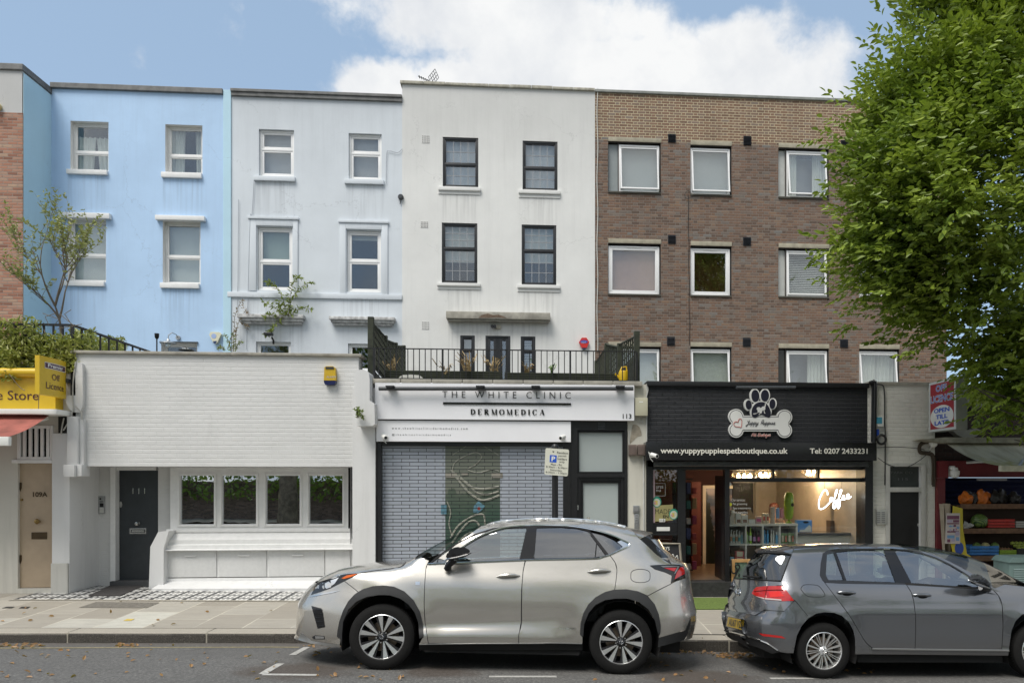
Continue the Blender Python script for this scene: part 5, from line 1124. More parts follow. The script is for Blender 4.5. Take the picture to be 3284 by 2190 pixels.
mb = MB(); mb.pbox(2340, 1532, 2765, 1545, YS, .0, .12)
for x in (2481, 2626): mb.pbox(x - 4, 1506, x + 3, 1532, YS, .0, .1)
mb.build('transom', PNT, t)
mb = MB(); mb.pbox(2106, 1689, 2148, 1702, YS + .03, .008, 0, .003); mb.build('letterbox', PLAST, t)
xs0, xs1 = X_(2210, YS, 1900), X_(2345, YS, 1900); zfl = .345
mb = MB(); mb.box(X_(2090), X_(2790), YS - .02, YS + .3, -.2, zfl, .01); mb.build('step', mat('worn black step', (.03, .03, .03), .6, var=.5, vs=14, bump=.4), t)
# room
RX0, RX1, RYB, RZ1 = x0 + .1, x1 - .1, 17.4, P(2430, 1497, 12.9).z + .02
MAROON = mat('maroon wall', (.06, .014, .011), .7, var=.1); BEIGE = mat('beige marble', (.55, .47, .38), .4, var=.25, vs=1.6)
mb = MB(); mb.face([(RX0, YS + .3, zfl), (RX1, YS + .3, zfl), (RX1, RYB, zfl), (RX0, RYB, zfl)]); mb.build('floor', mat('brown shop floor', (.16, .105, .065), .35, var=.3, vs=4), t)
mb = MB(); mb.face([(RX0, YS + .15, RZ1), (RX0, RYB, RZ1), (RX1, RYB, RZ1), (RX1, YS + .15, RZ1)]); mb.build('ceiling', mat('warm white ceiling', (.45, .40, .33), .8), t)
mb = MB(); mb.face([(RX0, YS + .15, 0), (RX0, RYB, 0), (RX0, RYB, RZ1), (RX0, YS + .15, RZ1)]); mb.build('side_wall', MAROON, t)
mb = MB(); mb.face([(RX0, RYB, 0), (X_(2350, RYB), RYB, 0), (X_(2350, RYB), RYB, RZ1), (RX0, RYB, RZ1)]); mb.k = 1; mb.face([(X_(2350, RYB), RYB, 0), (RX1, RYB, 0), (RX1, RYB, RZ1), (X_(2350, RYB), RYB, RZ1)]); mb.face([(RX1, YS + .15, 0), (RX1, YS + .15, RZ1), (RX1, RYB, RZ1), (RX1, RYB, 0)])
mb.k = 2; mb.box(X_(2560, RYB), X_(2590, RYB), RYB - .06, RYB, 0, RZ1); mb.box(X_(2420, RYB), X_(2432, RYB), RYB - .06, RYB, 0, RZ1)
mb.build('back_wall', [MAROON, BEIGE, mat('pale upright', (.5, .45, .38), .5)], t)
mb = MB(); mb.pbox(2218, 1545, 2248, 1830, 15.2, 0, .4); mb.build('maroon_column', mat('maroon column paint', (.13, .024, .015), .6, var=.1), t)
YI = 15.6
mb = MB(); h = hole(2254, 1556, 2350, 1830, YI); mb.box(h[0], h[0] + .07, YI, YI + .1, zfl, h[3]); mb.box(h[0] + .07, h[1], YI, YI + .1, h[3] - .07, h[3]); mb.k = 1; mb.face([(h[0] + .07, YI + .06, zfl), (h[1], YI + .06, zfl), (h[1], YI + .06, h[3] - .07), (h[0] + .07, YI + .06, h[3] - .07)])
def mural():
 m, tt, b = pbsdf('dusk mural'); p = tt.pos(); x, y, z = tt.sep(p)
 cl = tt.noise(tt.vm('MULTIPLY', p, (1, 1, 2.2)), 1.6, 5)
 c = tt.mix(tt.smooth(cl, .42, .62), tt.ramp(z, [(.3, (.01, .012, .01)), (.5, (.02, .025, .03)), (.62, (.10, .075, .07)), (1.0, (.035, .05, .085))]), (.16, .12, .12))
 tree = tt.m('LESS_THAN', tt.m('ADD', tt.m('ABSOLUTE', tt.m('SUBTRACT', x, P(2263, 1700, 15.66).x)), tt.m('MULTIPLY', tt.m('SUBTRACT', tt.noise(p, 9, 4), .5), .25)), tt.m('MULTIPLY', tt.m('SUBTRACT', 2.15, z), .17))
 tt.put(b.inputs['Base Color'], tt.mix(tree, c, (.006, .009, .006))); b.inputs['Roughness'].default_value = .3; return m
mb.build('inner_doorway', [mat('cream door casing', (.5, .45, .36), .5), mural()], t)
mb = MB(); a = P(2310, 1680, YS + .35); mb.box(a.x, a.x + .055, YS + .16, YS + .75, zfl + .01, a.z + .9); od = mb.build('open_door', PNT, t)
mb = MB(); mb.box(a.x - .004, a.x + .03, YS + .12, YS + .158, zfl + .03, a.z); mb.build('door_edge_board', mat('white board', (.6, .6, .57), .5), od)
# lights in the shop: warm bulbs in glass shades, seen lit in the photograph
WARM = (1, .74, .48)
BULB = mat('lit bulb', (1, .72, .4), .5, var=0, emit=22); SHD = glass('amber lamp glass', (1, .93, .8), .1)
def pendant(px, py, Y, label, n=3):
 t = T('pendant_lamp', label, 'lamp', P(px, py, Y), 'lit pendant lamps in the pet shop'); a = P(px, py, Y)
 for i in range(n):
  c = a + V_(((i - (n - 1) / 2) * .12, 0, 0)); mb = MB(); mb.lathe([(0, -.045), (.03, -.035), (.038, -.005), (.028, .025), (.012, .05), (0, .05)], c, 'z', 14); mb.build('bulb', BULB, t, smooth=True)
 mb = MB(); mb.lathe([(.0, -.09), (.1, -.085), (.13 + .04 * n, -.02), (.13 + .04 * n, .05), (.05, .1), (.02, .1)], a, 'z', 18); mb.build('lamp_shade', SHD, t, smooth=True)
 mb = MB(); mb.box(a.x - .06 * n, a.x + .06 * n, a.y - .02, a.y + .02, a.z + .05, a.z + .075); mb.tube([(a.x, a.y, a.z + .07), (a.x, a.y, max(RZ1, a.z + .1))], .008, 6); mb.build('lamp_bar', DGREY, t)
 return a
ls = [pendant(2387, 1526, 14.2, 'lit three bulb pendant in the transom pane nearest the shop door'), pendant(2456, 1521, 15.0, 'lit three bulb pendant hanging just left of the first transom bar'), pendant(2602, 1512, 14.6, 'lit pendant behind the middle transom pane', 2), pendant(2652, 1511, 15.2, 'lit single bulb pendant behind the last transom pane', 1)]
for i, (a, e) in enumerate(((ls[0], 13), (ls[1], 11), (ls[2], 11))):
 ld = bpy.data.lights.new('shop_lamp', 'POINT'); ld.energy = e; ld.color = WARM; ld.shadow_soft_size = .15; lo = bpy.data.objects.new('shop_lamp', ld); COL.objects.link(lo); lo.location = a + V_((0, .1, -.2))
# neon
t = T('neon_sign', 'lit white neon script sign reading Coffee in the shop window', 'neon sign', P(2668, 1600, 13.0))
NEON = mat('white neon tube', (.86, .93, 1), .5, var=0, emit=4)
N_ = lambda q: (2400 + q[0] / 5.2275, 1480 + q[1] / 5.2275)
st = [[(1328, 555), (1325, 510), (1300, 475), (1275, 475), (1235, 530), (1195, 620), (1180, 700), (1185, 770), (1215, 795), (1270, 775), (1330, 720), (1375, 665), (1370, 630), (1385, 600), (1410, 610), (1405, 650), (1385, 665), (1400, 655), (1430, 640), (1465, 560), (1490, 490), (1485, 470), (1468, 490), (1450, 580), (1430, 680), (1420, 760), (1437, 782), (1460, 750), (1465, 690), (1470, 650), (1500, 640), (1540, 560), (1562, 485), (1555, 468), (1540, 490), (1520, 580), (1502, 680), (1495, 760), (1510, 780), (1530, 745), (1535, 690), (1540, 645), (1575, 630), (1600, 600), (1608, 570), (1588, 570), (1578, 610), (1605, 632), (1650, 605), (1682, 570), (1678, 545), (1658, 556), (1652, 600), (1678, 618), (1725, 580)]]
mb = MB()
for s in st: mb.tube([P(*N_(q), 13.0) for q in spline(s, 5)], .0095, 8)
mb.build('neon_tube', NEON, t, smooth=True)
mb = MB(); mb.tube([P(*N_(q), 13.0) for q in ((1275, 470), (1280, 330))], .003, 4); mb.tube([P(*N_(q), 13.0) for q in ((1560, 466), (1570, 330))], .003, 4); mb.build('hanging_wire', BC, t)
# bone and paw sign
t = T('shop_logo_sign', 'white bone and paw print sign reading Yuppy Puppies on black brick', 'sign', P(2435, 1360, YS)); L_ = lambda x, y: (2300 + x / 7.468, 1220 + y / 7.468)
def el(cx, cy, rx, ry, n=24, rot=0): return [(cx + rx * cos(a) * cos(rot) - ry * sin(a) * sin(rot), cy + rx * cos(a) * sin(rot) + ry * sin(a) * cos(rot)) for a in np.linspace(0, 2 * pi, n, endpoint=False)]
def arcp(cx, cy, r, a0, a1, n=14): return [(cx + r * cos(R(a)), cy + r * sin(R(a))) for a in np.linspace(a0, a1, n)]
def bone(g): return arcp(435, 870, 185 - g, 355 - g * .1, 128 - 0, 18) + arcp(435, 1190, 180 - g, 232, 8 + g * .05, 18) + [(600 - g * .2, 1220 - g), (1425 + g * .2, 1220 - g)] + arcp(1590, 1195, 180 - g, 172, -52, 18) + arcp(1590, 885, 185 - g, 52, -185, 18) + [(1420 + g * .3, 845 + g), (600 - g * .3, 845 + g)]
SW = mat('white sign board', (.66, .66, .63), .4, var=.03); SK = mat('blue black sign print', (.012, .012, .025), .4, var=0)
mb = MB(); mb.pprism([L_(*q) for q in bone(0)], YS, .05, -.005); mb.k = 1; mb.pprism([L_(*q) for q in bone(26)], YS, .053, -.049); mb.k = 0; mb.pprism([L_(*q) for q in bone(40)], YS, .056, -.052); bo = mb.build('bone_board', [SW, SK], t)
mb = MB(); k = 0
for e in (el(885, 370, 122, 175, rot=-.05), el(1125, 370, 122, 175, rot=.05), el(722, 590, 98, 140, rot=-.1), el(1308, 565, 98, 140, rot=.1), el(1025, 735, 262, 240)): mb.pprism([L_(*q) for q in e], YS, .044 + .001 * k, -.005); k += 1
mb.k = 1; k = 0
for e in (el(893, 375, 95, 145, rot=-.05), el(1122, 370, 97, 140, rot=.05), el(735, 588, 72, 112, rot=-.05), el(1300, 568, 72, 118, rot=.05)): mb.pprism([L_(*q) for q in e], YS, .051 + .001 * k, -.05); k += 1
pad = spline([(1025, 520), (1150, 560), (1230, 680), (1258, 800), (1225, 890), (1150, 880), (1090, 840), (1025, 822), (960, 845), (905, 895), (835, 885), (800, 800), (820, 670), (900, 560)], 4, close=True)
mb.pprism([L_(*q) for q in pad], YS, .062, -.056)
mb.k = 0; dog = spline([(835, 800), (905, 790), (945, 765), (935, 715), (918, 685), (940, 650), (985, 645), (1020, 665), (1060, 630), (1100, 625), (1115, 595), (1118, 560), (1140, 580), (1135, 620), (1125, 650), (1125, 700), (1105, 715), (1110, 765), (1130, 790), (1100, 795), (1090, 740), (1075, 715), (1045, 750), (1035, 790), (1000, 800), (985, 822), (965, 815), (1000, 780), (955, 775), (900, 805), (845, 815)], 3, close=True)
mb.pprism([L_(*q) for q in dog], YS, .065, -.062); mb.build('paw_board', [SW, SK], t)
mb = MB(); hp = spline([(575, 1115), (590, 1010), (585, 940), (545, 918), (510, 950), (500, 1000), (455, 985), (405, 1010), (400, 1060), (440, 1100), (510, 1108)], 4, close=True)
mb.tube([P(*L_(*q), YS - .06) for q in hp + hp[:1]], .006, 5); mb.build('heart', mat('red outline', (.42, .07, .05), .5, var=0), bo)
def script(mb, word, x0, y0, hgt, wid, r, Y):
 A = {'Y': [(.1, 1.6), (.25, 1.1), (.5, .9), (.8, 1.7), (.6, .4), (.2, -.7), (-.1, -.5), (.3, 0), (.9, .4)], 'u': [(0, .9), (.05, .1), (.35, .1), (.6, .9), (.62, .1), (.9, .3)], 'p': [(.1, .9), (.0, -.8), (.1, .6), (.4, .95), (.6, .6), (.4, .05), (.15, .1), (.9, .3)], 'y': [(0, .9), (.1, .2), (.45, .3), (.7, .9), (.5, -.3), (.15, -.8), (.05, -.5), (.9, .3)], 'P': [(.2, 1.7), (.05, 0), (.2, 1.5), (.7, 1.8), (.9, 1.3), (.6, .8), (.2, .8), (.9, .3)], 'i': [(.0, .3), (.2, .9), (.25, .1), (.6, .3)], 'e': [(0, .3), (.4, .6), (.4, .9), (.15, .7), (.2, .1), (.7, .3)], 's': [(0, .2), (.35, 1), (.45, .4), (.2, .0), (.7, .3)], 't': [(.2, 1.6), (.15, .2), (.4, .05), (.6, .3), (.0, 1.1), (.5, 1.15)], 'B': [(.2, 1.7), (.05, 0), (.15, 1.6), (.7, 1.7), (.6, 1.0), (.2, .9), (.8, .7), (.7, .1), (.1, .0), (.9, .3)], 'o': [(.3, .9), (.0, .5), (.2, .05), (.5, .4), (.3, .9), (.7, .8)], 'q': [(.6, .9), (.2, .9), (.05, .4), (.3, .1), (.6, .8), (.5, -.8), (.7, -.3), (.9, .3)], ' ': []}
 x = 0; adv = dict(i=.6, e=.7, s=.75, t=.6, o=.7); run = []
 out = []
 for c in word:
  if c == ' ':
   out.append(run); run = []; x += .9; continue
  run += [(x + q[0] + .25 * q[1], q[1]) for q in A[c]]; x += adv.get(c, .92)
 out.append(run); k = wid / (x + .2)
 for run in out:
  if len(run) > 1: mb.tube([P(x0 + q[0] * k, y0 - q[1] * hgt, Y) for q in spline(run, 4)], r, 5)
mb = MB(); script(mb, 'Yuppy Puppies', 2394, 1361, 8, 94, .0042, YS - .062); mb.build('lettering', mat('grey script', (.06, .06, .065), .5, var=0), bo)
mb = MB(); script(mb, 'Pet Boutique', 2410, 1399, 6.2, 62, .0105, YS - .02); mb.k = 1; script(mb, 'Pet Boutique', 2410, 1399, 6.2, 62, .0045, YS - .035); mb.build('lower_lettering', [PLAST, mat('rose script', (.45, .2, .17), .5, var=0)], t)
t = T('trough_light', 'slim black trough light over the bone shaped sign', 'light', P(2456, 1241, YS - .3)); mb = MB(); mb.tube([P(2361, 1242.5, YS - .3), P(2551, 1242.5, YS - .3)], .026, 10); mb.build('tube', DGREY, t, smooth=True)
mb = MB()
for x in (2375, 2515): mb.tube([P(x, 1242, YS - .3), P(x + 8, 1239, YS - .05)], .01, 6)
mb.build('arm', GALV, t)
# window stickers and cards
def sticker(name, label, px, Y, m, cat='sticker', lay=.004):
 mb = MB(); mb.pprism(px, Y, lay, -.001); return tag(mb.build(name, m), label, cat)
YG = YS + .045
t = T('poster', 'olive poster reading MADE EN in the pet shop\'s side window', 'poster', P(2129, 1645, YG)); mb = MB(); mb.pprism([(2101, 1621), (2158, 1617), (2158, 1668), (2100, 1672)], YG, .003, -.001); mb.k = 1; ptxt(mb, 'MADE', 2101, 1632, 2150, 1647, YG, depth=.005, bold=-.01); ptxt(mb, 'EN', 2126, 1651, 2144, 1661, YG, depth=.005, bold=.02); mb.build('sheet', [mat('olive paper', (.30, .27, .11), .7, var=.08), INK], t)
for cx, cy, l in ((2106, 1609, 'round green rimmed award sticker at the edge of the side window'), (2160, 1648, 'round green rimmed award sticker overlapping the olive poster')):
 t = T('sticker', l, 'sticker', P(cx, cy, YG)); mb = MB(); mb.pprism(ellipse(cx, cy, 14.5, 17.5, 28), YG, .006, -.004); mb.k = 1; mb.pprism(ellipse(cx, cy + 2, 11.5, 13, 24), YG, .008, -.006); mb.k = 2; mb.pbox(cx - 6, cy - 4, cx + 3, cy + 9, YG - .008, .002, 0); mb.k = 3; mb.pbox(cx - 8, cy + 1, cx - 2, cy + 6, YG - .01, .002, 0); mb.build('disc', [mat('award green', (.03, .25, .17), .4, var=.1), mat('award cream', (.5, .52, .42), .4), mat('award yellow', (.5, .40, .1), .5), mat('award pink', (.55, .25, .3), .5)], t)
t = T('number_card', 'small white card numbered 115 at the foot of the side window', 'number card', P(2123, 1667, YG)); mb = MB(); mb.pbox(2114, 1663, 2133, 1673, YG, .008, 0); mb.k = 1; ptxt(mb, '115', 2116, 1664.5, 2131, 1671.5, YG - .008, depth=.002, bold=.02); mb.build('card', [PLAST, INK], t)
mb = MB(); mb.pbox(2094, 1508, 2100, 1676, YG, .004, 0); tag(mb.build('pink_strip', mat('pale pink card', (.55, .40, .42), .6)), 'pale pink strip down the inside edge of the side window', 'card')
mb = MB(); ptxt(mb, 'ures', 2104, 1557, 2127, 1566, YG, depth=.002); ptxt(mb, 'nu', 2104, 1569, 2119, 1576, YG, depth=.002); mb.pbox(2100, 1549, 2133.5, 1550, YG, .002, 0); mb.pbox(2133, 1549, 2134, 1590, YG, .002, 0); mb.pbox(2100, 1589, 2134, 1590, YG, .002, 0); tag(mb.build('window_lettering', mat('pale vinyl letters', (.42, .42, .40), .6, var=0)), 'pale treatments menu lettering in a box on the side window', 'lettering')
mb = MB()
for i, s in enumerate(('Our services:', 'Pet grooming', 'Spa treatments', 'Pet supplies')): ptxt(mb, s, 2346 + (0 if not i else 4), 1598 + i * 13.5, 2346 + (44, 50, 62, 52)[i], 1607 + i * 13.5, YG, depth=.002, bold=.008)
tag(mb.build('window_lettering', mat('pale vinyl letters')), 'white services list lettering on the main shop window', 'lettering')
sticker('sticker', 'small yellow rounded sticker on the post side of the main window', ellipse(2342, 1617, 5, 5.5), YG, mat('lime sticker', (.5, .5, .03), .5, var=0)); sticker('sticker', 'small white oval sticker near the top of the main window', ellipse(2341, 1552, 4.5, 6), YG, PLAST)
# white cube shelving and its stock, just inside the glass
YK = 13.25
KW = mat('white shelf laminate', (.62, .62, .59), .4, var=.03)
t = T('shelf_unit', 'white cube shelving full of grooming bottles inside the shop window', 'shelf unit', P(2446, 1830, YK)); h = hole(2338, 1681, 2556, 1880, YK); D_ = .38; zt_ = h[3]; sh_ = (P(2450, 1683, YK).z - P(2450, 1747.5, YK).z)
xsK = [h[0] + (h[1] - h[0]) * i / 4 for i in range(5)]; zsK = [zt_ - sh_ * i for i in range(4)]
mb = MB(); mb.box(h[0] - .02, h[1] + .02, YK, YK + D_, zt_ - .03, zt_ + .012); mb.build('top_board', KW, t)
for x in xsK: mb = MB(); mb.box(x - .013, x + .013, YK + .004, YK + D_, zsK[3], zt_ - .03); mb.build('upright', KW, t)
for z in zsK[1:]: mb = MB(); mb.box(h[0] + .013, h[1] - .013, YK + .008, YK + D_ - .01, z - .013, z + .013); mb.build('shelf', KW, t)
mb = MB(); mb.box(h[0], h[1], YK + D_ + .002, YK + D_ + .02, zsK[3], zt_); mb.build('back_panel', mat('shadowy shelf back', (.16, .13, .11), .8), t)
def bottle(name, label, group, x, z, hgt, r, col, cap, kind='pump', band=None, y=None):
 y = YK + .10 if y is None else y; t = T(name, label, 'bottle', (x, y, z), group); mb = MB(); s_ = hgt
 mb.lathe([(0, 0), (r, 0), (r, s_ * .62), (r * .82, s_ * .7), (r * .4, s_ * .76), (r * .4, s_ * .8)], (x, y, z), 'z', 12); mb.build('bottle_body', col, t, smooth=50)
 mb = MB(); mb.lathe([(r * .5, s_ * .78), (r * .5, s_ * .9), (r * .25, s_ * .92), (0, s_ * .92)], (x, y, z), 'z', 10)
 if kind == 'pump': mb.box(x - r * .2, x + r * .9, y - r * .25, y + r * .25, z + s_ * .92, z + s_)
 else: mb.lathe([(r * .55, s_ * .9), (r * .5, s_), (0, s_)], (x, y, z), 'z', 10)
 mb.build('cap', cap, t, smooth=50)
 if band: mb = MB(); mb.lathe([(r + .001, s_ * .18), (r + .001, s_ * .5)], (x, y, z), 'z', 12); mb.build('label_band', band, t, smooth=True)
B = lambda n, c: mat(n, c, .35, var=.03)
bw_, bb_, bg_, bp_, bd_ = B('white bottle', (.62, .64, .62)), B('blue bottle', (.09, .30, .55)), B('lime bottle', (.25, .48, .05)), B('pink band', (.50, .10, .24)), B('dark bottle', (.035, .012, .02))
xk = lambda q, i=0: P(q, 1700, YK + .1).x
z1 = zsK[1] + .014
for i, q in enumerate((2345, 2353, 2362, 2371)): bottle('spray_bottle', 'white pump bottle with coloured label in the first shelf cube', 'white bottles in the first shelf cube', xk(q), z1, .26 - .02 * (i % 2), .021, bw_, bw_, band=(B('peach band', (.5, .3, .2)), B('teal band', (.15, .4, .42)))[i % 2])
bottle('spray_bottle', 'pale blue bottle at the end of the white bottles in the first cube', None, xk(2379), z1, .22, .02, B('pale blue bottle', (.25, .42, .5)), bw_)
bottle('shampoo_bottle', 'small pale green bottle in the second shelf cube', None, xk(2397), z1, .22, .019, B('pale green bottle', (.35, .5, .3)), bg_, 'cap'); bottle('shampoo_bottle', 'tall lime green bottle in the second shelf cube', None, xk(2407), z1, .30, .022, bg_, bg_, 'cap', bw_)
bottle('shampoo_bottle', 'dark bottle with lilac band in the second cube', None, xk(2419), z1, .26, .026, bd_, bd_, 'cap', B('lilac band', (.42, .26, .5))); bottle('shampoo_bottle', 'dark bottle with pink band in the second cube', None, xk(2433), z1, .25, .026, bd_, bd_, 'cap', bp_)
for i, q in enumerate((2452, 2462)): bottle('shampoo_bottle', 'pair of bright blue bottles in the third shelf cube', 'blue bottles in the third cube', xk(q), z1, .25, .022, bb_, bb_, 'cap')
for i, q in enumerate((2474, 2481)): bottle('shampoo_bottle', 'slim white bottle in the third shelf cube', 'white bottles in the third cube', xk(q), z1, .25, .016, bw_, bw_, 'cap')
bottle('shampoo_bottle', 'squat blue tub at the end of the third cube', None, xk(2491), z1, .21, .026, B('mid blue tub', (.12, .34, .55)), bw_, 'cap')
def pack(name, label, x0_, x1_, z0_, z1_, y, m, cat='box', group=None, d_=.08, band=None, bz=(.3, .7)):
 t = T(name, label, cat, ((x0_ + x1_) / 2, y, z0_), group); mb = MB(); mb.box(x0_, x1_, y, y + d_, z0_, z1_, .003); mb.build('carton', m, t, smooth=30)
 if band: mb = MB(); w_ = x1_ - x0_; mb.box(x0_ + w_ * .15, x1_ - w_ * .15, y - .002, y - .0005, z0_ + (z1_ - z0_) * bz[0], z0_ + (z1_ - z0_) * bz[1]); mb.build('printed_panel', band, t)
for i, q in enumerate((2508, 2519, 2530, 2541)): pack('treat_pouch', 'green topped treat pouch in the fourth shelf cube', xk(q) - .028, xk(q) + .026, z1, z1 + .2 - .01 * (i % 2), YK + .06 + .015 * (i % 2), B('pouch green', (.10, .20, .06)), 'pouch', 'treat pouches in the fourth cube', .03, (B('pouch cream', (.5, .44, .36)), B('pouch red', (.4, .12, .08)))[i % 2], (.15, .75))
z2 = zsK[2] + .014
pack('carton', 'light blue box on its own in the lower first cube', xk(2340), xk(2352), z2, z2 + .13, YK + .05, B('light blue box', (.25, .42, .62)), band=bw_); pack('carton', 'red edged white box lying low in the first cube', xk(2356), xk(2385), z2, z2 + .12, YK + .05, B('red box', (.5, .10, .12)), band=B('cream print', (.6, .58, .45)), bz=(.08, .92)); pack('carton', 'red edged white box stacked on its twin in the first cube', xk(2357), xk(2384), z2 + .125, z2 + .24, YK + .06, B('red box', (.5, .1, .12)), band=MATS['cream print'], bz=(.08, .92))
zt2 = zt_ + .013
pack('carton', 'slim white box standing first on the shelf top', xk(2340), xk(2347), zt2, zt2 + .14, YK + .06, bw_); pack('carton', 'tall white box on the shelf top near the door', xk(2347), xk(2358), zt2, zt2 + .25, YK + .14, bw_)
pack('carton', 'white gift box with photo, nearer the door', xk(2358), xk(2375), zt2, zt2 + .2, YK + .05, bw_, band=B('brown print', (.22, .12, .08)), bz=(.1, .4)); pack('carton', 'white gift box with photo, beside the wooden cone', xk(2377), xk(2396), zt2, zt2 + .17, YK + .05, bw_, band=MATS['brown print'], bz=(.12, .45))
pack('carton', 'white tray holding the wooden cone', xk(2399), xk(2419), zt2, zt2 + .08, YK + .04, bw_); pack('carton', 'pink printed box on the shelf top', xk(2421), xk(2440), zt2, zt2 + .13, YK + .05, B('cream pink box', (.5, .36, .33)), band=bp_); pack('carton', 'cream box with red print, one of two alike', xk(2443), xk(2453), zt2, zt2 + .19, YK + .05, B('cream box b', (.58, .52, .40)), band=B('red print', (.45, .1, .07)), group='cream boxes on the shelf top'); pack('carton', 'cream box with red print, one of two alike', xk(2455), xk(2464), zt2, zt2 + .19, YK + .05, MATS['cream box b'], band=MATS['red print'], group='cream boxes on the shelf top')
t = T('wooden_cone', 'folded wooden cone ornament on the white tray', 'ornament', (xk(2404), YK + .08, zt2 + .08)); mb = MB(); mb.prism([(xk(2396), zt2 + .1), (xk(2400), zt2 + .27), (xk(2406), zt2 + .26), (xk(2420), zt2 + .1), (xk(2412), zt2 + .082)], YK + .06, YK + .14); mb.build('cone', mat('pale plywood', (.42, .29, .16), .6, var=.2), t)
t = T('patterned_canister', 'tall cream canister with pink pattern on the shelf top', 'canister', (xk(2477), YK + .1, zt2)); mb = MB(); mb.lathe([(0, 0), (.05, 0), (.05, .27), (.052, .27), (.052, .31), (0, .312)], (xk(2477), YK + .1, zt2), 'z', 18); mb.build('canister_body', mat('patterned cream', (.52, .44, .37), .5, var=.35, vs=60), t, smooth=50)
for q, c, l in ((2494, (.20, .36, .62), 'blue topped pet water bottle on the shelf top'), (2507, (.60, .25, .28), 'pink topped pet water bottle on the shelf top')):
 t = T('water_bottle', l, 'bottle', (xk(q), YK + .1, zt2)); mb = MB(); mb.lathe([(0, 0), (.032, 0), (.034, .1), (.03, .12), (0, .12)], (xk(q), YK + .1, zt2), 'z', 14); mb.build('clear_body', glass('clear plastic', (.8, .85, .85), .15), t, smooth=50); mb = MB(); mb.lathe([(.034, .1), (.036, .25), (.03, .29), (.012, .3), (0, .29)], (xk(q), YK + .1, zt2), 'z', 14); mb.build('drinking_lid', mat('lid ' + l[:4], c, .35, var=.03), t, smooth=50)
t = T('treat_dispenser', 'lime green upright bin with dark hole on the shelf top', 'dispenser', (xk(2533), YK + .15, zt2)); LIME = mat('lime plastic', (.23, .36, .03), .3, var=.05); a = V_((xk(2533), YK + .15, zt2)); mb = MB(); mb.lathe([(0, .07), (.06, .08), (.085, .17), (.092, .42), (.085, .52), (.06, .58), (0, .6)], a, 'z', 20); mb.build('body', LIME, t, smooth=True)
mb = MB(); mb.lathe([(.06, 0), (.055, .02), (.02, .05), (.03, .09)], a, 'z', 16); mb.build('foot', LIME, t, smooth=True); mb = MB(); mb.pprism(ellipse(2541, 1618, 4.5, 6), YK + .07, .01, -.004); mb.build('opening', INK, t)
# coffee counter, box, back-room things
YC = 13.3
t = T('counter', 'marble fronted coffee counter with dark worktop behind the window', 'counter', P(2660, 1715, YC)); mb = MB(); h = hole(2557, 1716, 2770, 1900, YC); mb.box(h[0], h[1], YC, YC + .5, 0, h[3]); mb.build('front_panel', mat('white veined marble', (.52, .51, .47), .3, var=.18, vs=3), t); mb = MB(); mb.box(h[0] - .03, h[1] + .02, YC - .04, YC + .55, h[3] + .001, h[3] + .05, .008); mb.build('worktop', mat('dark stone', (.025, .028, .03), .15, var=.3), t)
t = T('product_box', 'bright blue pet product box standing on the worktop', 'box', P(2580, 1710, YC + .02)); mb = MB(); h = hole(2556, 1671, 2604, 1710, YC + .02); zc = P(2660, 1711, YC).z + .03; mb.box(h[0], h[1], YC + .02, YC + .14, zc, zc + (h[3] - h[2])); mb.build('carton', B('bright blue box', (.10, .28, .62)), t); w_ = h[1] - h[0]; H_ = h[3] - h[2]
mb = MB(); mb.prism([(h[0] + w_ * .4 + w_ * .19 * cos(a) + w_ * .19, zc + H_ * .82 + H_ * .09 * sin(a)) for a in np.linspace(0, 6.28, 20)], YC + .016, YC + .019); mb.build('name_oval', INK, t); mb = MB(); mb.prism([(h[0] + w_ * u, zc + H_ * v) for u, v in ((.15, .04), (.95, .04), (.95, .45), (.8, .6), (.72, .5), (.6, .35), (.5, .22), (.2, .2))], YC + .015, YC + .0185); mb.build('picture', bw_, t)
t = T('espresso_machine', 'dark espresso machine at the back of the counter', 'coffee machine', P(2720, 1690, 14.4)); mb = MB(); a = hole(2668, 1660, 2745, 1712, 14.4); mb.box(a[0], a[1], 14.4, 14.8, a[2], a[3], .02); mb.box(a[0] + .05, a[1] - .05, 14.3, 14.4, a[3] - .12, a[3] - .02, .01); mb.build('case', mat('black steel', (.03, .03, .035), .25, metal=.5, var=.1), t, smooth=30); mb = MB(); mb.box(a[0] + .02, a[1] - .02, 14.25, 14.39, a[2], a[2] + .04); mb.build('drip_tray', GALV, t)
mb = MB(); mb.box(a[0] - .3, a[1] + .5, 14.2, 14.9, zfl, a[2] - .002); tag(mb.build('back_counter', mat('brown cabinet', (.11, .075, .05), .6)), 'brown cabinet carrying the espresso machine', 'cabinet')
t = T('paper_cups', 'stack of cream paper cups beside the espresso machine', 'cups', P(2672, 1665, 14.2)); mb = MB(); a = P(2672, 1668, 14.1)
for i in range(5): mb.lathe([(.05, i * .045), (.062, i * .045 + .11), (.064, i * .045 + .112)], a, 'z', 14)
mb.build('cups', mat('cream card', (.5, .43, .33), .7), t, smooth=True); mb = MB(); mb.box(a.x - .1, a.x + .1, a.y - .1, a.y + .1, zfl, a.z); tag(mb.build('side_table', MATS['brown cabinet']), 'narrow brown side table under the paper cups', 'table')
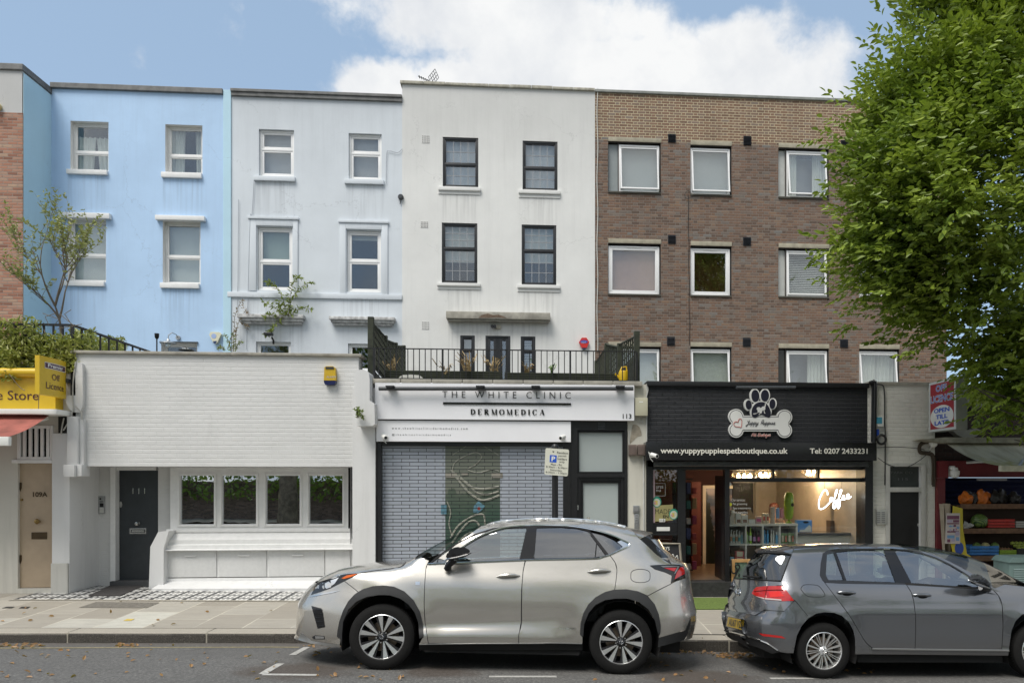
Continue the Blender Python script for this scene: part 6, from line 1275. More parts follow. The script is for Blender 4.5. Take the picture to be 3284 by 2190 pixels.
for i, (y, x0_, x1_) in enumerate(((1574, 2590, 2640), (1622, 2560, 2700))):
 t = T('wall_shelf', ('short upper shelf', 'long lower shelf')[i] + ' on the beige marble wall behind the counter', 'shelf', P((x0_ + x1_) / 2, y, RYB)); mb = MB(); a, b_ = P(x0_, y, RYB), P(x1_, y, RYB); mb.box(a.x, b_.x, RYB - .2, RYB - .002, a.z, a.z + .03); mb.build('board', mat('dark shelf', (.06, .05, .045), .5), t)
 for k in range(5):
  x = a.x + (b_.x - a.x) * (k + .5) / 5; mb = MB(); mb.lathe([(.04, .03), (.055, .2), (.05, .2), (.02, .05)], (x, RYB - .1, a.z), 'z', 12); tag(mb.build('cup', MATS['cream card'], smooth=True), ('cream cup on the short upper shelf', 'cream cup on the long lower shelf')[i], 'cup', ('cups on the upper shelf', 'cups on the lower shelf')[i])
mb = MB(); h = hole(2350, 1548, 2415, 1660, RYB - .1); mb.box(h[0], h[1], RYB - .12, RYB - .08, h[2], h[3]); tag(mb.build('menu_board', mat('dark menu board', (.02, .017, .015), .5)), 'large dark menu board on the back wall', 'board')
# stock racks beside the door
t = T('display_rack', 'tall dark rack of pet toys just inside the open door', 'rack', P(2208, 1860, 14.0)); xa, xb = P(2199, 1700, 14.0).x, P(2222, 1700, 14.0).x; mb = MB(); mb.box(xa - .2, xb, 14.3, 14.34, zfl, RZ1 - .3)
for i in range(7): mb.box(xa - .2, xb, 14.0, 14.3, zfl + .05 + i * .3, zfl + .07 + i * .3)
mb.build('rack_frame', mat('black rack', (.012, .012, .012), .5), t)
cl = [(.5, .5, .48), (.25, .03, .08), (.04, .16, .15), (.3, .2, .1), (.06, .08, .2), (.3, .05, .05)]
for i in range(6):
 for j in range(2):
  x = xa + .02 + j * .12; z = zfl + .07 + i * .3; mb = MB(); s_ = .05; mb.box(x, x + .09, 14.02, 14.1, z, z + .12 + .05 * ((i + j) % 3), .015); tag(mb.build('toy_packet', mat('packet %d' % ((i * 2 + j) % 6), cl[(i * 2 + j) % 6], .6, var=.3, vs=30)), 'small coloured toy packet on the dark rack by the door', 'packet', 'toy packets on the dark rack')
t = T('chalkboard_sign', 'black A board with chalk lettering standing by the shop door', 'A board', P(2140, 1880, 12.45)); mb = MB(); q = [P(x, y, 12.45) for x, y in ((2118, 1742), (2178, 1742), (2192, 1900), (2100, 1900))]
mb.prism([(p.x, p.z) for p in q], 12.42, 12.45); bd = mb.build('board', mat('blackboard', (.02, .02, .022), .7, var=.2), t); mb = MB(); e = [(p.x, 12.41, p.z) for p in q]; mb.tube(e + e[:1], .022, 4); mb.build('frame', mat('grey timber', (.28, .25, .2), .8, var=.3), t); mb = MB(); ptxt(mb, 'LILY\'S', 2122, 1752, 2147, 1764, 12.42, bold=.03, depth=.004); mb.tube([P(x, y, 12.41) for x, y in spline([(2150, 1790), (2158, 1776), (2164, 1790), (2172, 1780), (2175, 1800)], 4)], .006, 4); mb.build('chalk', PLAST, bd)
t = T('wooden_sign', 'pine framed A board with black iron dog silhouette by the window', 'A board', P(2362, 1850, 12.45)); mb = MB(); h = hole(2346, 1792, 2405, 1900, 12.45); frame(mb, h, 12.42, 12.46, .055); mb.build('frame', mat('pine', (.42, .24, .09), .55, var=.2, vs=9), t); mb = MB(); mb.box(h[0] + .05, h[1] - .05, 12.44, 12.45, h[2] + .05, h[3] - .05); mb.build('panel', mat('leaf print', (.10, .16, .11), .7, var=.6, vs=22), t)
mb = MB(); mb.tube([P(x, y, 12.38) for x, y in spline([(2345, 1795), (2346, 1830), (2355, 1838), (2364, 1826), (2358, 1816), (2366, 1810), (2372, 1818), (2362, 1838), (2352, 1860)], 5)], .014, 6); mb.build('iron_scroll', BLACK, t)
mb = MB()
q = [G(x, y, zpave, .006) for x, y in ((2190, 1917), (2420, 1917), (2440, 1953), (2170, 1954))]; q2 = [v + V_((0, 0, .012)) for v in q]; mb.add(q + q2, [(4, 5, 6, 7)[::-1], (0, 1, 5, 4), (1, 2, 6, 5), (2, 3, 7, 6), (3, 0, 4, 7)]); tag(mb.build('artificial_grass_mat', mat('artificial turf', (.13, .19, .04), .9, var=.4, vs=40, bump=.9, bs=260)), 'bright green artificial grass mat before the pet shop step', 'mat')
# a seated customer far inside, head and shoulders above the stock
def figure():
 t = T('person', 'person with long dark red hair seated inside the shop, chin on hand', 'person', P(2482, 1700, 15.6)); b = P(2482, 1640, 15.6); zz = lambda d: b.z + d
 me = bpy.data.meshes.new('body'); V = [(0, 0, -.62), (0, -.02, -.45), (0, -.03, -.25), (0, -.02, -.13), (0, -.03, -.05), (0, -.04, .06), (0, -.05, .16), (-.17, -.02, -.2), (-.24, -.1, -.42), (-.1, -.25, -.36), (-.04, -.17, -.12), (.17, -.02, -.2), (.25, -.05, -.44), (.1, -.25, -.5), (.02, -.3, -.5), (-.13, -.4, -.66), (.13, -.4, -.66), (-.13, -.45, -1.05), (.13, -.45, -1.05), (-.13, -.56, -1.09), (.13, -.56, -1.09)]
 E = [(0, 1), (1, 2), (2, 3), (3, 4), (4, 5), (5, 6), (2, 7), (7, 8), (8, 9), (9, 10), (2, 11), (11, 12), (12, 13), (13, 14), (0, 15), (0, 16), (15, 17), (16, 18), (17, 19), (18, 20)]
 rad = [.15, .13, .14, .055, .06, .085, .06, .07, .05, .04, .03, .07, .05, .04, .03, .085, .085, .055, .055, .04, .04]
 hand = [(-.05, -.2, -.05), (-.03, -.2, -.03), (-.01, -.2, -.04), (.01, -.195, -.06), (-.06, -.17, -.06)]
 for hv in hand: V.append(hv); E.append((10, len(V) - 1)); rad.append(.012)
 for dxx in (-.02, 0, .02, .035): V.append((.0 + dxx, -.37, -.505)); E.append((14, len(V) - 1)); rad.append(.012)
 me.from_pydata([(b.x + x - t.location.x, b.y + y - t.location.y, b.z + z - t.location.z) for x, y, z in V], E, []); o = bpy.data.objects.new('body', me); COL.objects.link(o); o.parent = t
 md = o.modifiers.new('skin', 'SKIN');
 for i, sv in enumerate(me.skin_vertices[0].data): sv.radius = (rad[i], rad[i] * (1.0 if i not in (1, 2) else .75))
 me.skin_vertices[0].data[0].use_root = True; o.modifiers.new('sub', 'SUBSURF').levels = 2; o.modifiers['sub'].render_levels = 2; me.materials.append(mat('skin', (.42, .24, .17), .55, var=.05))
 mb = MB();
 mb.lathe([(.09, .17), (.105, .12), (.11, .02), (.12, -.1), (.13, -.24), (.1, -.3)], (b.x, b.y + .0, b.z), 'z', 16); mb.v = [(x, y if y > b.y - .06 else b.y - .06 + .02 * abs(x - b.x), z) for x, y, z in mb.v]; mb.lathe([(.0, .2), (.06, .19), (.1, .15), (.105, .11)], (b.x, b.y - .02, b.z), 'z', 16); mb.build('hair', mat('dark red hair', (.10, .022, .012), .5, var=.3, vs=40), t, smooth=True)
 mb = MB(); mb.lathe([(.165, -.62), (.15, -.45), (.165, -.3), (.16, -.22), (.07, -.13)], (b.x, b.y + .0, b.z), 'z', 16); mb.v = [(x, b.y + (y - b.y) * .85, z) for x, y, z in mb.v]; mb.build('jumper', mat('maroon jumper', (.10, .02, .02), .8, var=.2), t, smooth=True)
 fm = MB();
 for s_ in (-1, 1): fm.lathe([(0, -.012), (.011, -.008), (.011, .004)], (b.x + .032 * s_, b.y - .108, b.z + .07), 'y', 8)
 fm.tube([(b.x - .025, b.y - .12, b.z + .0), (b.x + .025, b.y - .12, b.z + .0)], .006, 5); fm.tube([(b.x, b.y - .115, b.z + .07), (b.x, b.y - .14, b.z + .03)], [.008, .013], 6); fm.build('face', mat('face features', (.2, .07, .06), .5), t)
 s_ = T('stool', 'dark stool under the seated person in the shop', 'stool', (b.x, b.y, zfl)); mb = MB(); mb.lathe([(0, b.z - .8), (.18, b.z - .8), (.18, b.z - .76), (0, b.z - .76)], (b.x, b.y, 0), 'z', 18); mb.build('seat', mat('black rack'), s_)
 mb = MB(); mb.tube([(b.x, b.y, zfl), (b.x, b.y, b.z - .8)], .03, 8); mb.build('stem', GALV, s_)
figure()
# ---- narrow white bay beside the pet shop
t = T('shop_building', 'narrow grimy white brick bay with plain black door and dark fanlight', 'building', (X_(2890), YS, 0)); NB = t
x0, x1 = X_(2797), X_(2998); ztop = P(2890, 1234, YS).z; dh = hole(2852, 1495, 2952, 1562, YS); d2 = hole(2852, 1577, 2952, 1920, YS); zb0 = zpave(4, 12.8) - .1
mb = MB(); mb.wall(x0, x1, zb0, ztop, YS, [(*dh, .09), (*d2, .09)], .09, 1); mb.face([(x0, YS + .3, ztop - .02), (x1, YS + .3, ztop - .02), (x1, YU, ztop - .02), (x0, YU, ztop - .02)]); mb.build('wall', [OBRK, WHITE, DARK], t)
mb = MB(); mb.box(X_(2782), x1 + .1, YS - .02, YS + .32, ztop - .005, ztop + .05); mb.build('coping', CONC, t)
mb = MB(); mb.box(X_(2782.5), x0, YS, YS + .3, zb0, ztop - .01); mb.build('brick_return', OBRK, t)
mb = MB()
for r in ((2838, 1488, 2852, 1930), (2952, 1488, 2966, 1930)): mb.pbox(*r, YS, .035, -.002, .004)
mb.pbox(2852, 1485, 2952, 1496, YS, .034, -.001, .003); mb.pbox(2852, 1562, 2952, 1577, YS, .034, .08, .003); mb.build('door_frame', mat('dirty white frame', (.55, .54, .50), .55, stain=.5), t, smooth=30)
mb = MB(); mb.box(d2[0], d2[1], YS + .06, YS + .1, d2[2], d2[3]); dr = mb.build('door', mat('matt black door', (.013, .013, .014), .5, var=.2), t); mb = MB(); mb.pprism([(2942, 1677), (2950, 1680), (2949, 1686), (2945, 1690), (2941, 1684)], YS + .06, .01, 0); mb.build('lock_plate', CHR, dr)
mb = MB(); mb.box(dh[0], dh[1], YS + .06, YS + .066, dh[2], dh[3]); fl_ = mb.build('fanlight', mat('dark obscured glass', (.045, .05, .048), .25, var=.2), t); mb = MB(); ptxt(mb, 'PARK CO', 2858, 1511, 2926, 1519, YS + .06, depth=.002); ptxt(mb, '115', 2880, 1532, 2912, 1540, YS + .06, depth=.002); mb.build('lettering', mat('faint grey lettering', (.10, .10, .10), .5, var=0), fl_)
t = T('door_entry_panel', 'pale multi button entry panel on the grimy white brick', 'intercom', P(2824, 1655, YS)); mb = MB(); mb.pbox(2808, 1633, 2841, 1681, YS, .05, -.001, .006); mb.build('case', mat('pale aluminium', (.5, .5, .46), .45, metal=.4, var=.05), t, smooth=30); mb = MB()
for i in range(6):
 for j in range(2): mb.pbox(2812 + j * 15, 1641 + i * 6.3, 2823 + j * 15, 1644.5 + i * 6.3, YS - .05, .004, 0)
mb.build('buttons', mat('mid grey buttons'), t)
t = T('alarm_box', 'small white alarm box with blue face on the grimy white brick', 'alarm box', P(2818, 1352, YS)); mb = MB(); mb.pbox(2808, 1337, 2829, 1368, YS, .06, -.001, .005); mb.build('case', PLAST, t); mb = MB(); mb.pbox(2808.5, 1337.5, 2828.5, 1358, YS - .06, .004, 0); mb.build('face', mat('teal blue face', (.06, .30, .42), .5, var=0), t)
mb = MB(); mb.pbox(2809, 1377, 2815, 1399, YS, .05, 0); tag(mb.build('junction_box', mat('royal blue plastic', (.02, .08, .45), .4, var=0)), 'small royal blue plastic connector hanging by the coiled cable', 'connector')
mb = MB()
for k in range(4): mb.tube([P(2827 + (15 - k) * cos(a), 1409 + (16 - k) * sin(a), YS - .05 - .01 * k) for a in np.linspace(0, 2 * pi, 28)], .014, 6)
tag(mb.build('cable_coil', BC), 'coil of black cable hung on the grimy white brick', 'cable coil')
mb = MB(); mb.tube([P(x, y, YS - .06) for x, y in spline([(2790, 1228), (2800, 1226), (2806, 1240), (2803, 1420)], 6)], .035, 10); mb.tube([P(x, y, YS - .05) for x, y in spline([(2795, 1232), (2798, 1260), (2796, 1418)], 5)], .02, 8); tag(mb.build('cable_duct', BLACK), 'thick black cable duct at the corner of the pet shop', 'duct')
mb = MB(); mb.tube([P(x, y, YS - .03) for x, y in spline([(2805, 1232), (2830, 1235), (2836, 1260), (2837, 1350), (2839, 1395), (2838, 1540), (2837, 1552)], 5)], .011, 6); mb.tube([P(x, y, YS - .03) for x, y in spline([(2812, 1435), (2880, 1433), (2945, 1438), (2965, 1442)], 5)], .006, 5); mb.tube([P(x, y, YS - .04) for x, y in spline([(2815, 1467), (2850, 1490), (2900, 1500), (2950, 1475), (2984, 1445)], 5)], .006, 5); tag(mb.build('cables', BC), 'thin black cables strung across the grimy white brick', 'cable')
mb = MB(); mb.tube([P(x, y, YS - .05) for x, y in spline([(2985, 1418), (2965, 1420), (2951, 1430), (2952, 1448), (2975, 1452), (2991, 1458), (2996, 1490), (2994, 1560)], 6)], .028, 8); mb.tube([P(x, y, YS - .08) for x, y in spline([(2985, 1413), (2962, 1414), (2946, 1428), (2948, 1453), (2975, 1458), (2986, 1464), (2990, 1490), (2989, 1555)], 6)], .012, 8); tag(mb.build('cable_loop', mat('brown cable', (.07, .05, .03), .5)), 'looping brown and black cables beside the red shop pillar', 'cable')
# ---- off licence at the other end
t = T('corner_shop', 'red fronted off licence with fruit shelves under a mossy awning', 'shop', (X_(3150), YS, -.1)); OL = t
x0, x1 = X_(2998), X_(3600); zt_ = P(3150, 1232, YS).z
mb = MB(); mb.box(x0 + .01, x1, YS + .1, YS + .35, P(3100, 1490, YS).z, zt_); mb.build('upper_wall', brick_mat('dark sooty brick', [(0, (.03, .02, .018)), (1, (.06, .035, .03))], (.03, .028, .025)), t)
mb = MB(); mb.face([(x0, YS + .3, zt_), (x1, YS + .3, zt_), (x1, YU, zt_), (x0, YU, zt_)]); mb.build('flat_roof', TERR, t)
RED = mat('maroon shop paint', (.16, .018, .024), .4, var=.12)
mb = MB(); mb.pbox(2999, 1478, 3030, 1532, YS, .12, .1, .006); mb.pbox(3000, 1532.5, 3026, 1930, YS, .06, .1, .006); mb.pbox(3030.5, 1478, 3500, 1530, YS, .0, .1); mb.pbox(3008, 1614, 3033, 1632, YS - .06, .06, .02, .004); mb.build('shopfront_frame', RED, t)
mb = MB(); h = hole(3027, 1532, 3500, 1930, YS + .35); n = 24
for i in range(n): z0_, z1_ = h[2] + (h[3] - h[2]) * i / n, h[2] + (h[3] - h[2]) * (i + 1) / n; mb.add([(h[0], YS + .35, z0_), (h[1], YS + .35, z0_), (h[1], YS + .32, (z0_ + z1_) / 2), (h[0], YS + .32, (z0_ + z1_) / 2), (h[1], YS + .35, z1_), (h[0], YS + .35, z1_)], [(0, 1, 2, 3), (3, 2, 4, 5)])
mb.build('roller_shutter', mat('navy shutter', (.012, .018, .07), .5, var=.15), t)
mb = MB(); mb.pprism([(2962, 1408), (3030, 1402), (3600, 1404), (3600, 1422), (3020, 1419)], YS - .4, 0, .4); ac = mb.build('awning_cassette', mat('dirty awning case', (.36, .34, .27), .7, var=.4, vs=6, stain=.7), t)
# mossy cloth, wound out towards the street
def moss():
 m, tt, b = pbsdf('mossy awning cloth'); p = tt.pos(); x, y, z = tt.sep(p)
 c = tt.mix(tt.smooth(tt.noise(tt.vm('MULTIPLY', p, (2, .6, .6)), 3, 5), .4, .65), (.42, .39, .29), (.30, .28, .20))
 mo = tt.m('MULTIPLY', tt.smooth(y, 12.1, 11.2), tt.smooth(tt.noise(p, 7, 6, .7), .38, .6)); c = tt.mix(mo, c, (.27, .235, .035)); tt.put(b.inputs['Base Color'], c); b.inputs['Roughness'].default_value = .9; return m
xa = P(3032, 1418, YS - .3).x; A0 = V_((xa, YS - .3, P(3100, 1421, YS - .3).z)); Yq = 11.15; zq = P(3210, 1494, Yq).z; xq = P(3210, 1494, Yq).x; mb = MB(); n = 10
vs = []
for j in range(9):
 f = j / 8
 for i in range(n + 1): x = (xa + (xq - xa) * f) + (x1 - xa) * i / n; vs.append((x, A0.y + (Yq - A0.y) * f, A0.z + (zq - A0.z) * f - .08 * sin(pi * f)))
mb.add(vs, [(j * (n + 1) + i, j * (n + 1) + i + 1, (j + 1) * (n + 1) + i + 1, (j + 1) * (n + 1) + i) for j in range(8) for i in range(n)]); mb.build('awning_cloth', moss(), ac, smooth=True)
mb = MB(); mb.box(xq - .02, x1 + 1, Yq - .04, Yq + .04, zq - .09, zq + .01, .012); mb.build('awning_bar', mat('mossy bar', (.5, .48, .36), .5, var=.4, vs=7), ac); mb = MB(); mb.tube([(xq + .4, YS - .1, zq + .1), (xq + 1.0, 12.0, zq + .15), (xq + .3, Yq, zq - .02)], .03, 8); mb.build('awning_arm', GALV, ac)
mb = MB(); mb.pbox(3130, 1534, 3218, 1541, YS, .1, -.02); mb.build('strip_light', mat('grey strip lamp', (.3, .3, .32), .4), t)
xs_ = X_(2975, YS, 1300); t = T('hanging_sign', 'red and white projecting lightbox reading Off Licence Open Till Late', 'sign', (xs_, YS - .5, P(2975, 1380, YS).z)); zT, zB = P(2972, 1229, YS - .05).z, P(2975, 1387, YS - .05).z; Yn = YS - .9
x_at = lambda y: xs_ + .0
mb = MB(); mb.box(xs_, xs_ + .2, Yn, YS - .06, zB, zT, .008); bx_ = mb.build('light_box', mat('grey box metal', (.33, .34, .31), .5, metal=.2, var=.1), t, smooth=30)
on = lambda a, h, off=0: (xs_ - .002 - off, YS - .09 - a * (YS - .09 - Yn - .03), zB + .03 + (zT - zB - .06) * h)
mb = MB(); mb.box(xs_ - .012, xs_ - .001, Yn + .004, YS - .064, zB + .004, zT - .004); mb.k = 1; q = lambda pts, o: mb.face([on(a, h, o) for a, h in pts]); q([(.03, .02), (.97, .02), (.97, .98), (.03, .98)], .012)
mb.k = 2; q([(.5 + .46 * cos(a), .27 + .24 * sin(a)) for a in np.linspace(0, 2 * pi, 36, endpoint=False)], .014)
def sg(s, a0, h0, a1, h1, k, o, b): mb.k = k; txt(mb, s, a0, h0, a1, h1, 0, bold=b, map_=lambda x, z: on(x, z, o))
for s, r in (('OFF', (.26, .80, .70, .945)), ('LICENCE', (.045, .575, .955, .735))): sg(s, *r, 2, .016, .05); sg(s, r[0] + .012, r[1] + .008, r[2] - .012, r[3] - .008, 3, .018, .0)
for s, r in (('OPEN', (.19, .355, .81, .45)), ('TILL', (.27, .225, .73, .315)), ('LATE', (.22, .095, .78, .185))): sg(s, *r, 3, .018, .03)
mb.build('sign_face', [mat('white frame', (.6, .62, .6), .4, var=.05), mat('sign red', (.34, .02, .035), .35, var=.05), PLAST, mat('sign blue b', (.03, .11, .55), .4, var=0)], bx_)
mb = MB(); mb.box(xs_ + .02, xs_ + .1, YS - .06, YS + .02, zB + .1, zT - .15); mb.build('bracket', GALV, t)
YL = YS - .05; t = T('fascia_letter', 'big grey three dimensional letter C on the off licence fascia', 'letter', P(3100, 1335, YL))
mb = MB(); c = (3098, 1338); ro, ri = (62, 68), (34, 42); pts = [(c[0] + ro[0] * cos(R(a)), c[1] + ro[1] * sin(R(a))) for a in range(40, 330, 12)] + [(c[0] + ri[0] * cos(R(a)) + 4, c[1] + ri[1] * sin(R(a))) for a in range(320, 45, -12)]
mb.pprism(pts, YL, .06, .1); mb.build('letter', mat('grey letter', (.36, .35, .31), .6, var=.2, stain=.5), t)
t = T('flood_light', 'white dome wall light at the end of the mossy awning', 'lamp', P(2992, 1420, YS - .15)); a = P(2992, 1420, YS - .15); mb = MB(); mb.lathe([(0, -.09), (.05, -.07), (.075, 0), (.05, .07), (0, .09)], a, 'y', 16, Matrix.Rotation(R(40), 3, 'X')); mb.build('dome', PLAST, t, smooth=True); mb = MB(); mb.tube([a, P(2984, 1440, YS)], .02, 6); mb.build('bracket', PLAST, t)
t = T('security_camera', 'white boxy security camera on the red shop fascia', 'security camera', P(3052, 1512, YS)); mb = MB(); mb.pbox(3034, 1496, 3052, 1527, YS, .06, -.001, .006); mb.build('base', PLAST, t, smooth=30); a = P(3062, 1515, YS - .12); mb = MB(); mb.lathe([(0, .1), (.05, .09), (.06, .04), (.085, .03), (.08, -.04), (.05, -.09), (0, -.1)], a, 'z', 18); mb.tube([P(3045, 1500, YS - .06), P(3062, 1500, YS - .12)], .04, 8); mb.build('dome', PLAST, t, smooth=True)
# fruit and vegetable shelves
YV = 12.15
t = T('produce_stand', 'stepped brown timber produce stand of four shelves by the shopfront', 'stand', P(3180, 1850, YV)); shelf = [(1619, 12.45, 3082), (1698, 12.3, 3092), (1786, 12.12, 3112), (1862, 11.95, 3120)]
zsv = []
for py, y, xl in shelf:
 mb = MB(); a = P(xl, py, y); z = a.z; zsv.append((z, y)); mb.box(a.x, X_(3560, y), y, y + .03, z - .07, z + .02, .004); mb.box(a.x + .02, X_(3560, y), y + .031, y + .45, z - .03, z - .01); mb.build('shelf', TIMB, t, smooth=30)
mb = MB(); a = P(3084, 1700, 12.4); b_ = P(3122, 1860, 11.95)
mb.add([(a.x - .33, 12.55, zsv[0][0] + .02), (a.x - .30, 12.45, zsv[0][0] + .02), (P(3035, 1900, 11.9).x, 11.9, zb0), (P(3033, 1900, 12.5).x, 12.5, zb0)], [(0, 1, 2, 3)]); mb.box(a.x - .3, a.x - .27, 12.3, 12.5, zb0, zsv[0][0] + .03); mb.build('side_board', mat('pale board', (.36, .30, .22), .8, var=.25), t)
mb = MB(); mb.box(P(3060, 1700, 12.6).x, X_(3560), 12.62, 12.66, zb0, zsv[0][0]); mb.build('back_board', mat('dark stand back', (.035, .02, .012), .9), t)
t = T('banana_box_card', 'yellow fruit box card with blue oval hung on the stand\'s end', 'card', P(3080, 1720, 12.1)); mb = MB(); mb.pprism([(3058, 1622), (3086, 1630), (3088, 1700), (3100, 1775), (3112, 1782), (3110, 1825), (3062, 1800), (3050, 1740)], 12.1, .01, .02); mb.k = 1; mb.pprism(ellipse(3076, 1757, 14, 20, 24), 12.09, .004, 0); mb.pprism(ellipse(3092, 1805, 9, 14, 24), 12.09, .004, 0); mb.build('card', [mat('banana yellow card', (.52, .42, .03), .6, var=.12), mat('oval blue', (.03, .07, .3), .5, var=0)], t)
def poster(label, px, seed):
 t = T('poster', label, 'poster', P(*px[0], 12.05)); r = random.Random(seed); mb = MB(); mb.pprism(px, 12.05, .004, 0); x0_, y0_ = px[0]; x1_, y1_ = px[2]; W_, H_ = x1_ - x0_, y1_ - y0_
 mb.build('sheet', mat('worn poster paper', (.50, .44, .40), .7, var=.1), t)
 cs = [mat('poster plum', (.16, .05, .09), .6), mat('poster blue', (.16, .30, .48), .6), mat('poster red', (.42, .10, .08), .6), mat('poster lilac', (.38, .33, .42), .6)]
 mb = MB()
 for u0, v0, u1, v1, k in ((.07, .08, .93, .2, 0), (.07, .22, .45, .3, 3), (.5, .22, .93, .3, 0), (.08, .72, .6, .82, 1), (.7, .78, .93, .9, 1), (.08, .85, .3, .95, 0), (.38, .83, .62, .93, 3), (.07, .32, .93, .36, 0), (.08, .58, .9, .63, 0)): mb.k = k; mb.pbox(x0_ + W_ * u0, y0_ + H_ * v0, x0_ + W_ * u1, y0_ + H_ * v1, 12.046, .002, 0)
 for i in range(9): mb.k = r.randrange(4); mb.pprism(ellipse(x0_ + W_ * r.uniform(.15, .85), y0_ + H_ * r.uniform(.4, .56), W_ * r.uniform(.05, .12), H_ * r.uniform(.02, .05), 10), 12.0435, .0015 + .0002 * i, 0)
 mb.k = 3; mb.pprism(ellipse(x0_ + W_ * .8, y0_ + H_ * .67, W_ * .16, H_ * .08, 16), 12.043, .002, 0); mb.build('print', cs, t)
poster('worn plum and blue poster clipped high on the stand\'s end', [(3034, 1645), (3078, 1645), (3079, 1743), (3030, 1742)], 3); poster('worn plum and blue poster low on the stand\'s end, behind the hatchback', [(3040, 1776), (3090, 1777), (3092, 1850), (3040, 1850)], 5)
def blob(name, label, c, r3, m, cat, group=None, n=1, seed=0, rough_=.25, parent=None):
 bm = bmesh.new(); bmesh.ops.create_icosphere(bm, subdivisions=3, radius=1); r = random.Random(seed); ph = [r.uniform(0, 6) for _ in range(6)]
 for v in bm.verts:
  d_ = v.co.copy(); k = 1 + rough_ * (sin(3 * d_.x + ph[0]) * sin(4 * d_.y + ph[1]) * .6 + .4 * sin(7 * d_.z + ph[2]) * sin(6 * d_.x + ph[3]))
  v.co = (c[0] + d_.x * r3[0] * k, c[1] + d_.y * r3[1] * k, c[2] + max(-.8, d_.z) * r3[2] * k)
 mb = MB(); mb.bm(bm); o = mb.build(name, m, parent, smooth=True);
 if parent is None: tag(o, label, cat, group)
 return o
ORBAG = mat('orange bag print', (.62, .16, .02), .35, var=.3, vs=12); DKBAG = mat('black charcoal bag', (.03, .028, .025), .4, var=.8, vs=22)
z, y = zsv[0]
for i, (px, k, l) in enumerate(((3100, 0, 'orange charcoal bag slumped at the near end of the top shelf'), (3125, 1, 'black charcoal bag behind the first orange one'), (3150, 0, 'orange topped charcoal bag in the middle of the top shelf'), (3172, 0, 'tall crumpled orange bag with pointed corner'), (3195, 1, 'black bag with pale print on the top shelf'), (3222, 1, 'dark netted bag beyond the pointed orange one'), (3255, 1, 'dark bag deepest along the top shelf'))):
 a = P(px, 1610, y + .12); blob('charcoal_bag', l, (a.x, y + .16 + .05 * (i % 2), z + .11), (.115, .10, .12 + .02 * (i % 3)), (ORBAG, DKBAG)[k], 'bag', seed=i, rough_=.4)
def melon():
 m, tt, b = pbsdf('striped watermelon'); p = tt.new('ShaderNodeTexCoord').outputs['Generated']; x, yy, z_ = tt.sep(p)
 wv = tt.new('ShaderNodeTexWave', wave_type='BANDS', bands_direction='DIAGONAL'); tt.put(wv.inputs['Vector'], p); wv.inputs['Scale'].default_value = 3.2; wv.inputs['Distortion'].default_value = 5; wv.inputs['Detail'].default_value = 3
 tt.put(b.inputs['Base Color'], tt.ramp(wv.outputs[0], [(.3, (.17, .24, .06)), (.6, (.03, .075, .02))])); b.inputs['Roughness'].default_value = .35; MATS['melon'] = m; return m
MEL = melon(); z, y = zsv[1]
a = P(3143, 1680, y + .15); blob('watermelon', 'round striped watermelon on the second shelf', (a.x, y + .17, z + .14), (.15, .13, .135), MEL, 'melon', rough_=.03)
def crate(name, label, x0_, x1_, y, z, hgt, m, tiltx=0, D=.34, slat=3):
 t = T(name, label, 'crate', ((x0_ + x1_) / 2, y, z)); mb = MB(); w_ = .014
 for i in range(slat):
  a, b_ = z + hgt * i / slat, z + hgt * (i + .8) / slat; mb.box(x0_, x1_, y, y + w_, a, b_); mb.box(x0_, x1_, y + D - w_, y + D, a, b_); mb.box(x0_, x0_ + w_, y + w_, y + D - w_, a, b_); mb.box(x1_ - w_, x1_, y + w_, y + D - w_, a, b_)
 mb.build('sides', m, t); mb = MB(); mb.box(x0_ + w_, x1_ - w_, y + w_, y + D - w_, z + .002, z + .012); mb.build('base', m, t)
 t.rotation_euler = (tiltx, 0, 0); return t
REDC = mat('red crate', (.42, .025, .015), .45, var=.15); BLC = mat('blue crate', (.03, .16, .42), .45, var=.2); GRC = mat('lime crate', (.22, .34, .02), .5, var=.15); WHC = mat('white carton', (.45, .44, .41), .8, var=.2)
xv = lambda q, y=12.3: P(q, 1690, y).x
crate('fruit_crate', 'empty red plastic fruit crate on the second shelf', xv(3176), xv(3262), y + .06, z + .03, .16, REDC); crate('fruit_crate', 'white carton tray cut by the frame on the second shelf', xv(3266), xv(3340), y + .06, z + .03, .12, WHC)
for i, (q, l) in enumerate(((3098, 'crumpled white paper bag at the near end of the second shelf'), (3112, 'small white carton by the watermelon'))): a = P(q, 1685, y + .1); blob('paper_bag', l, (a.x, y + .1, z + .07), (.05, .05, .07 - .03 * i), WHC, 'bag', seed=9 + i, rough_=.5)
z, y = zsv[2]; xv2 = lambda q: P(q, 1775, y).x
crate('fruit_crate', 'blue slatted crate of mixed melons on the third shelf', xv2(3118), xv2(3210), y + .06, z + .03, .17, BLC); crate('fruit_crate', 'lime green low crate of small fruit on the third shelf', xv2(3213), xv2(3266), y + .05, z + .03, .09, GRC); crate('fruit_crate', 'black tray of green apples at the photo\'s edge', xv2(3270), xv2(3350), y + .06, z + .03, .12, mat('black tray', (.015, .015, .015), .5))
for i, (q, m, l) in enumerate(((3132, MEL, 'striped melon nearest the crate\'s corner in the blue crate'), (3160, mat('pale melon', (.40, .36, .16), .5, var=.4, vs=25), 'pale netted melon in the middle of the blue crate'), (3190, MEL, 'green striped melon at the far side of the blue crate'))): a = P(q, 1770, y + .2); blob('melon', l, (a.x, y + .2, z + .17), (.075, .075, .07), m, 'melon', rough_=.04, seed=i)
BRF = mat('brown fruit', (.20, .11, .05), .6, var=.3); APL = mat('green apple', (.28, .33, .05), .4, var=.15)
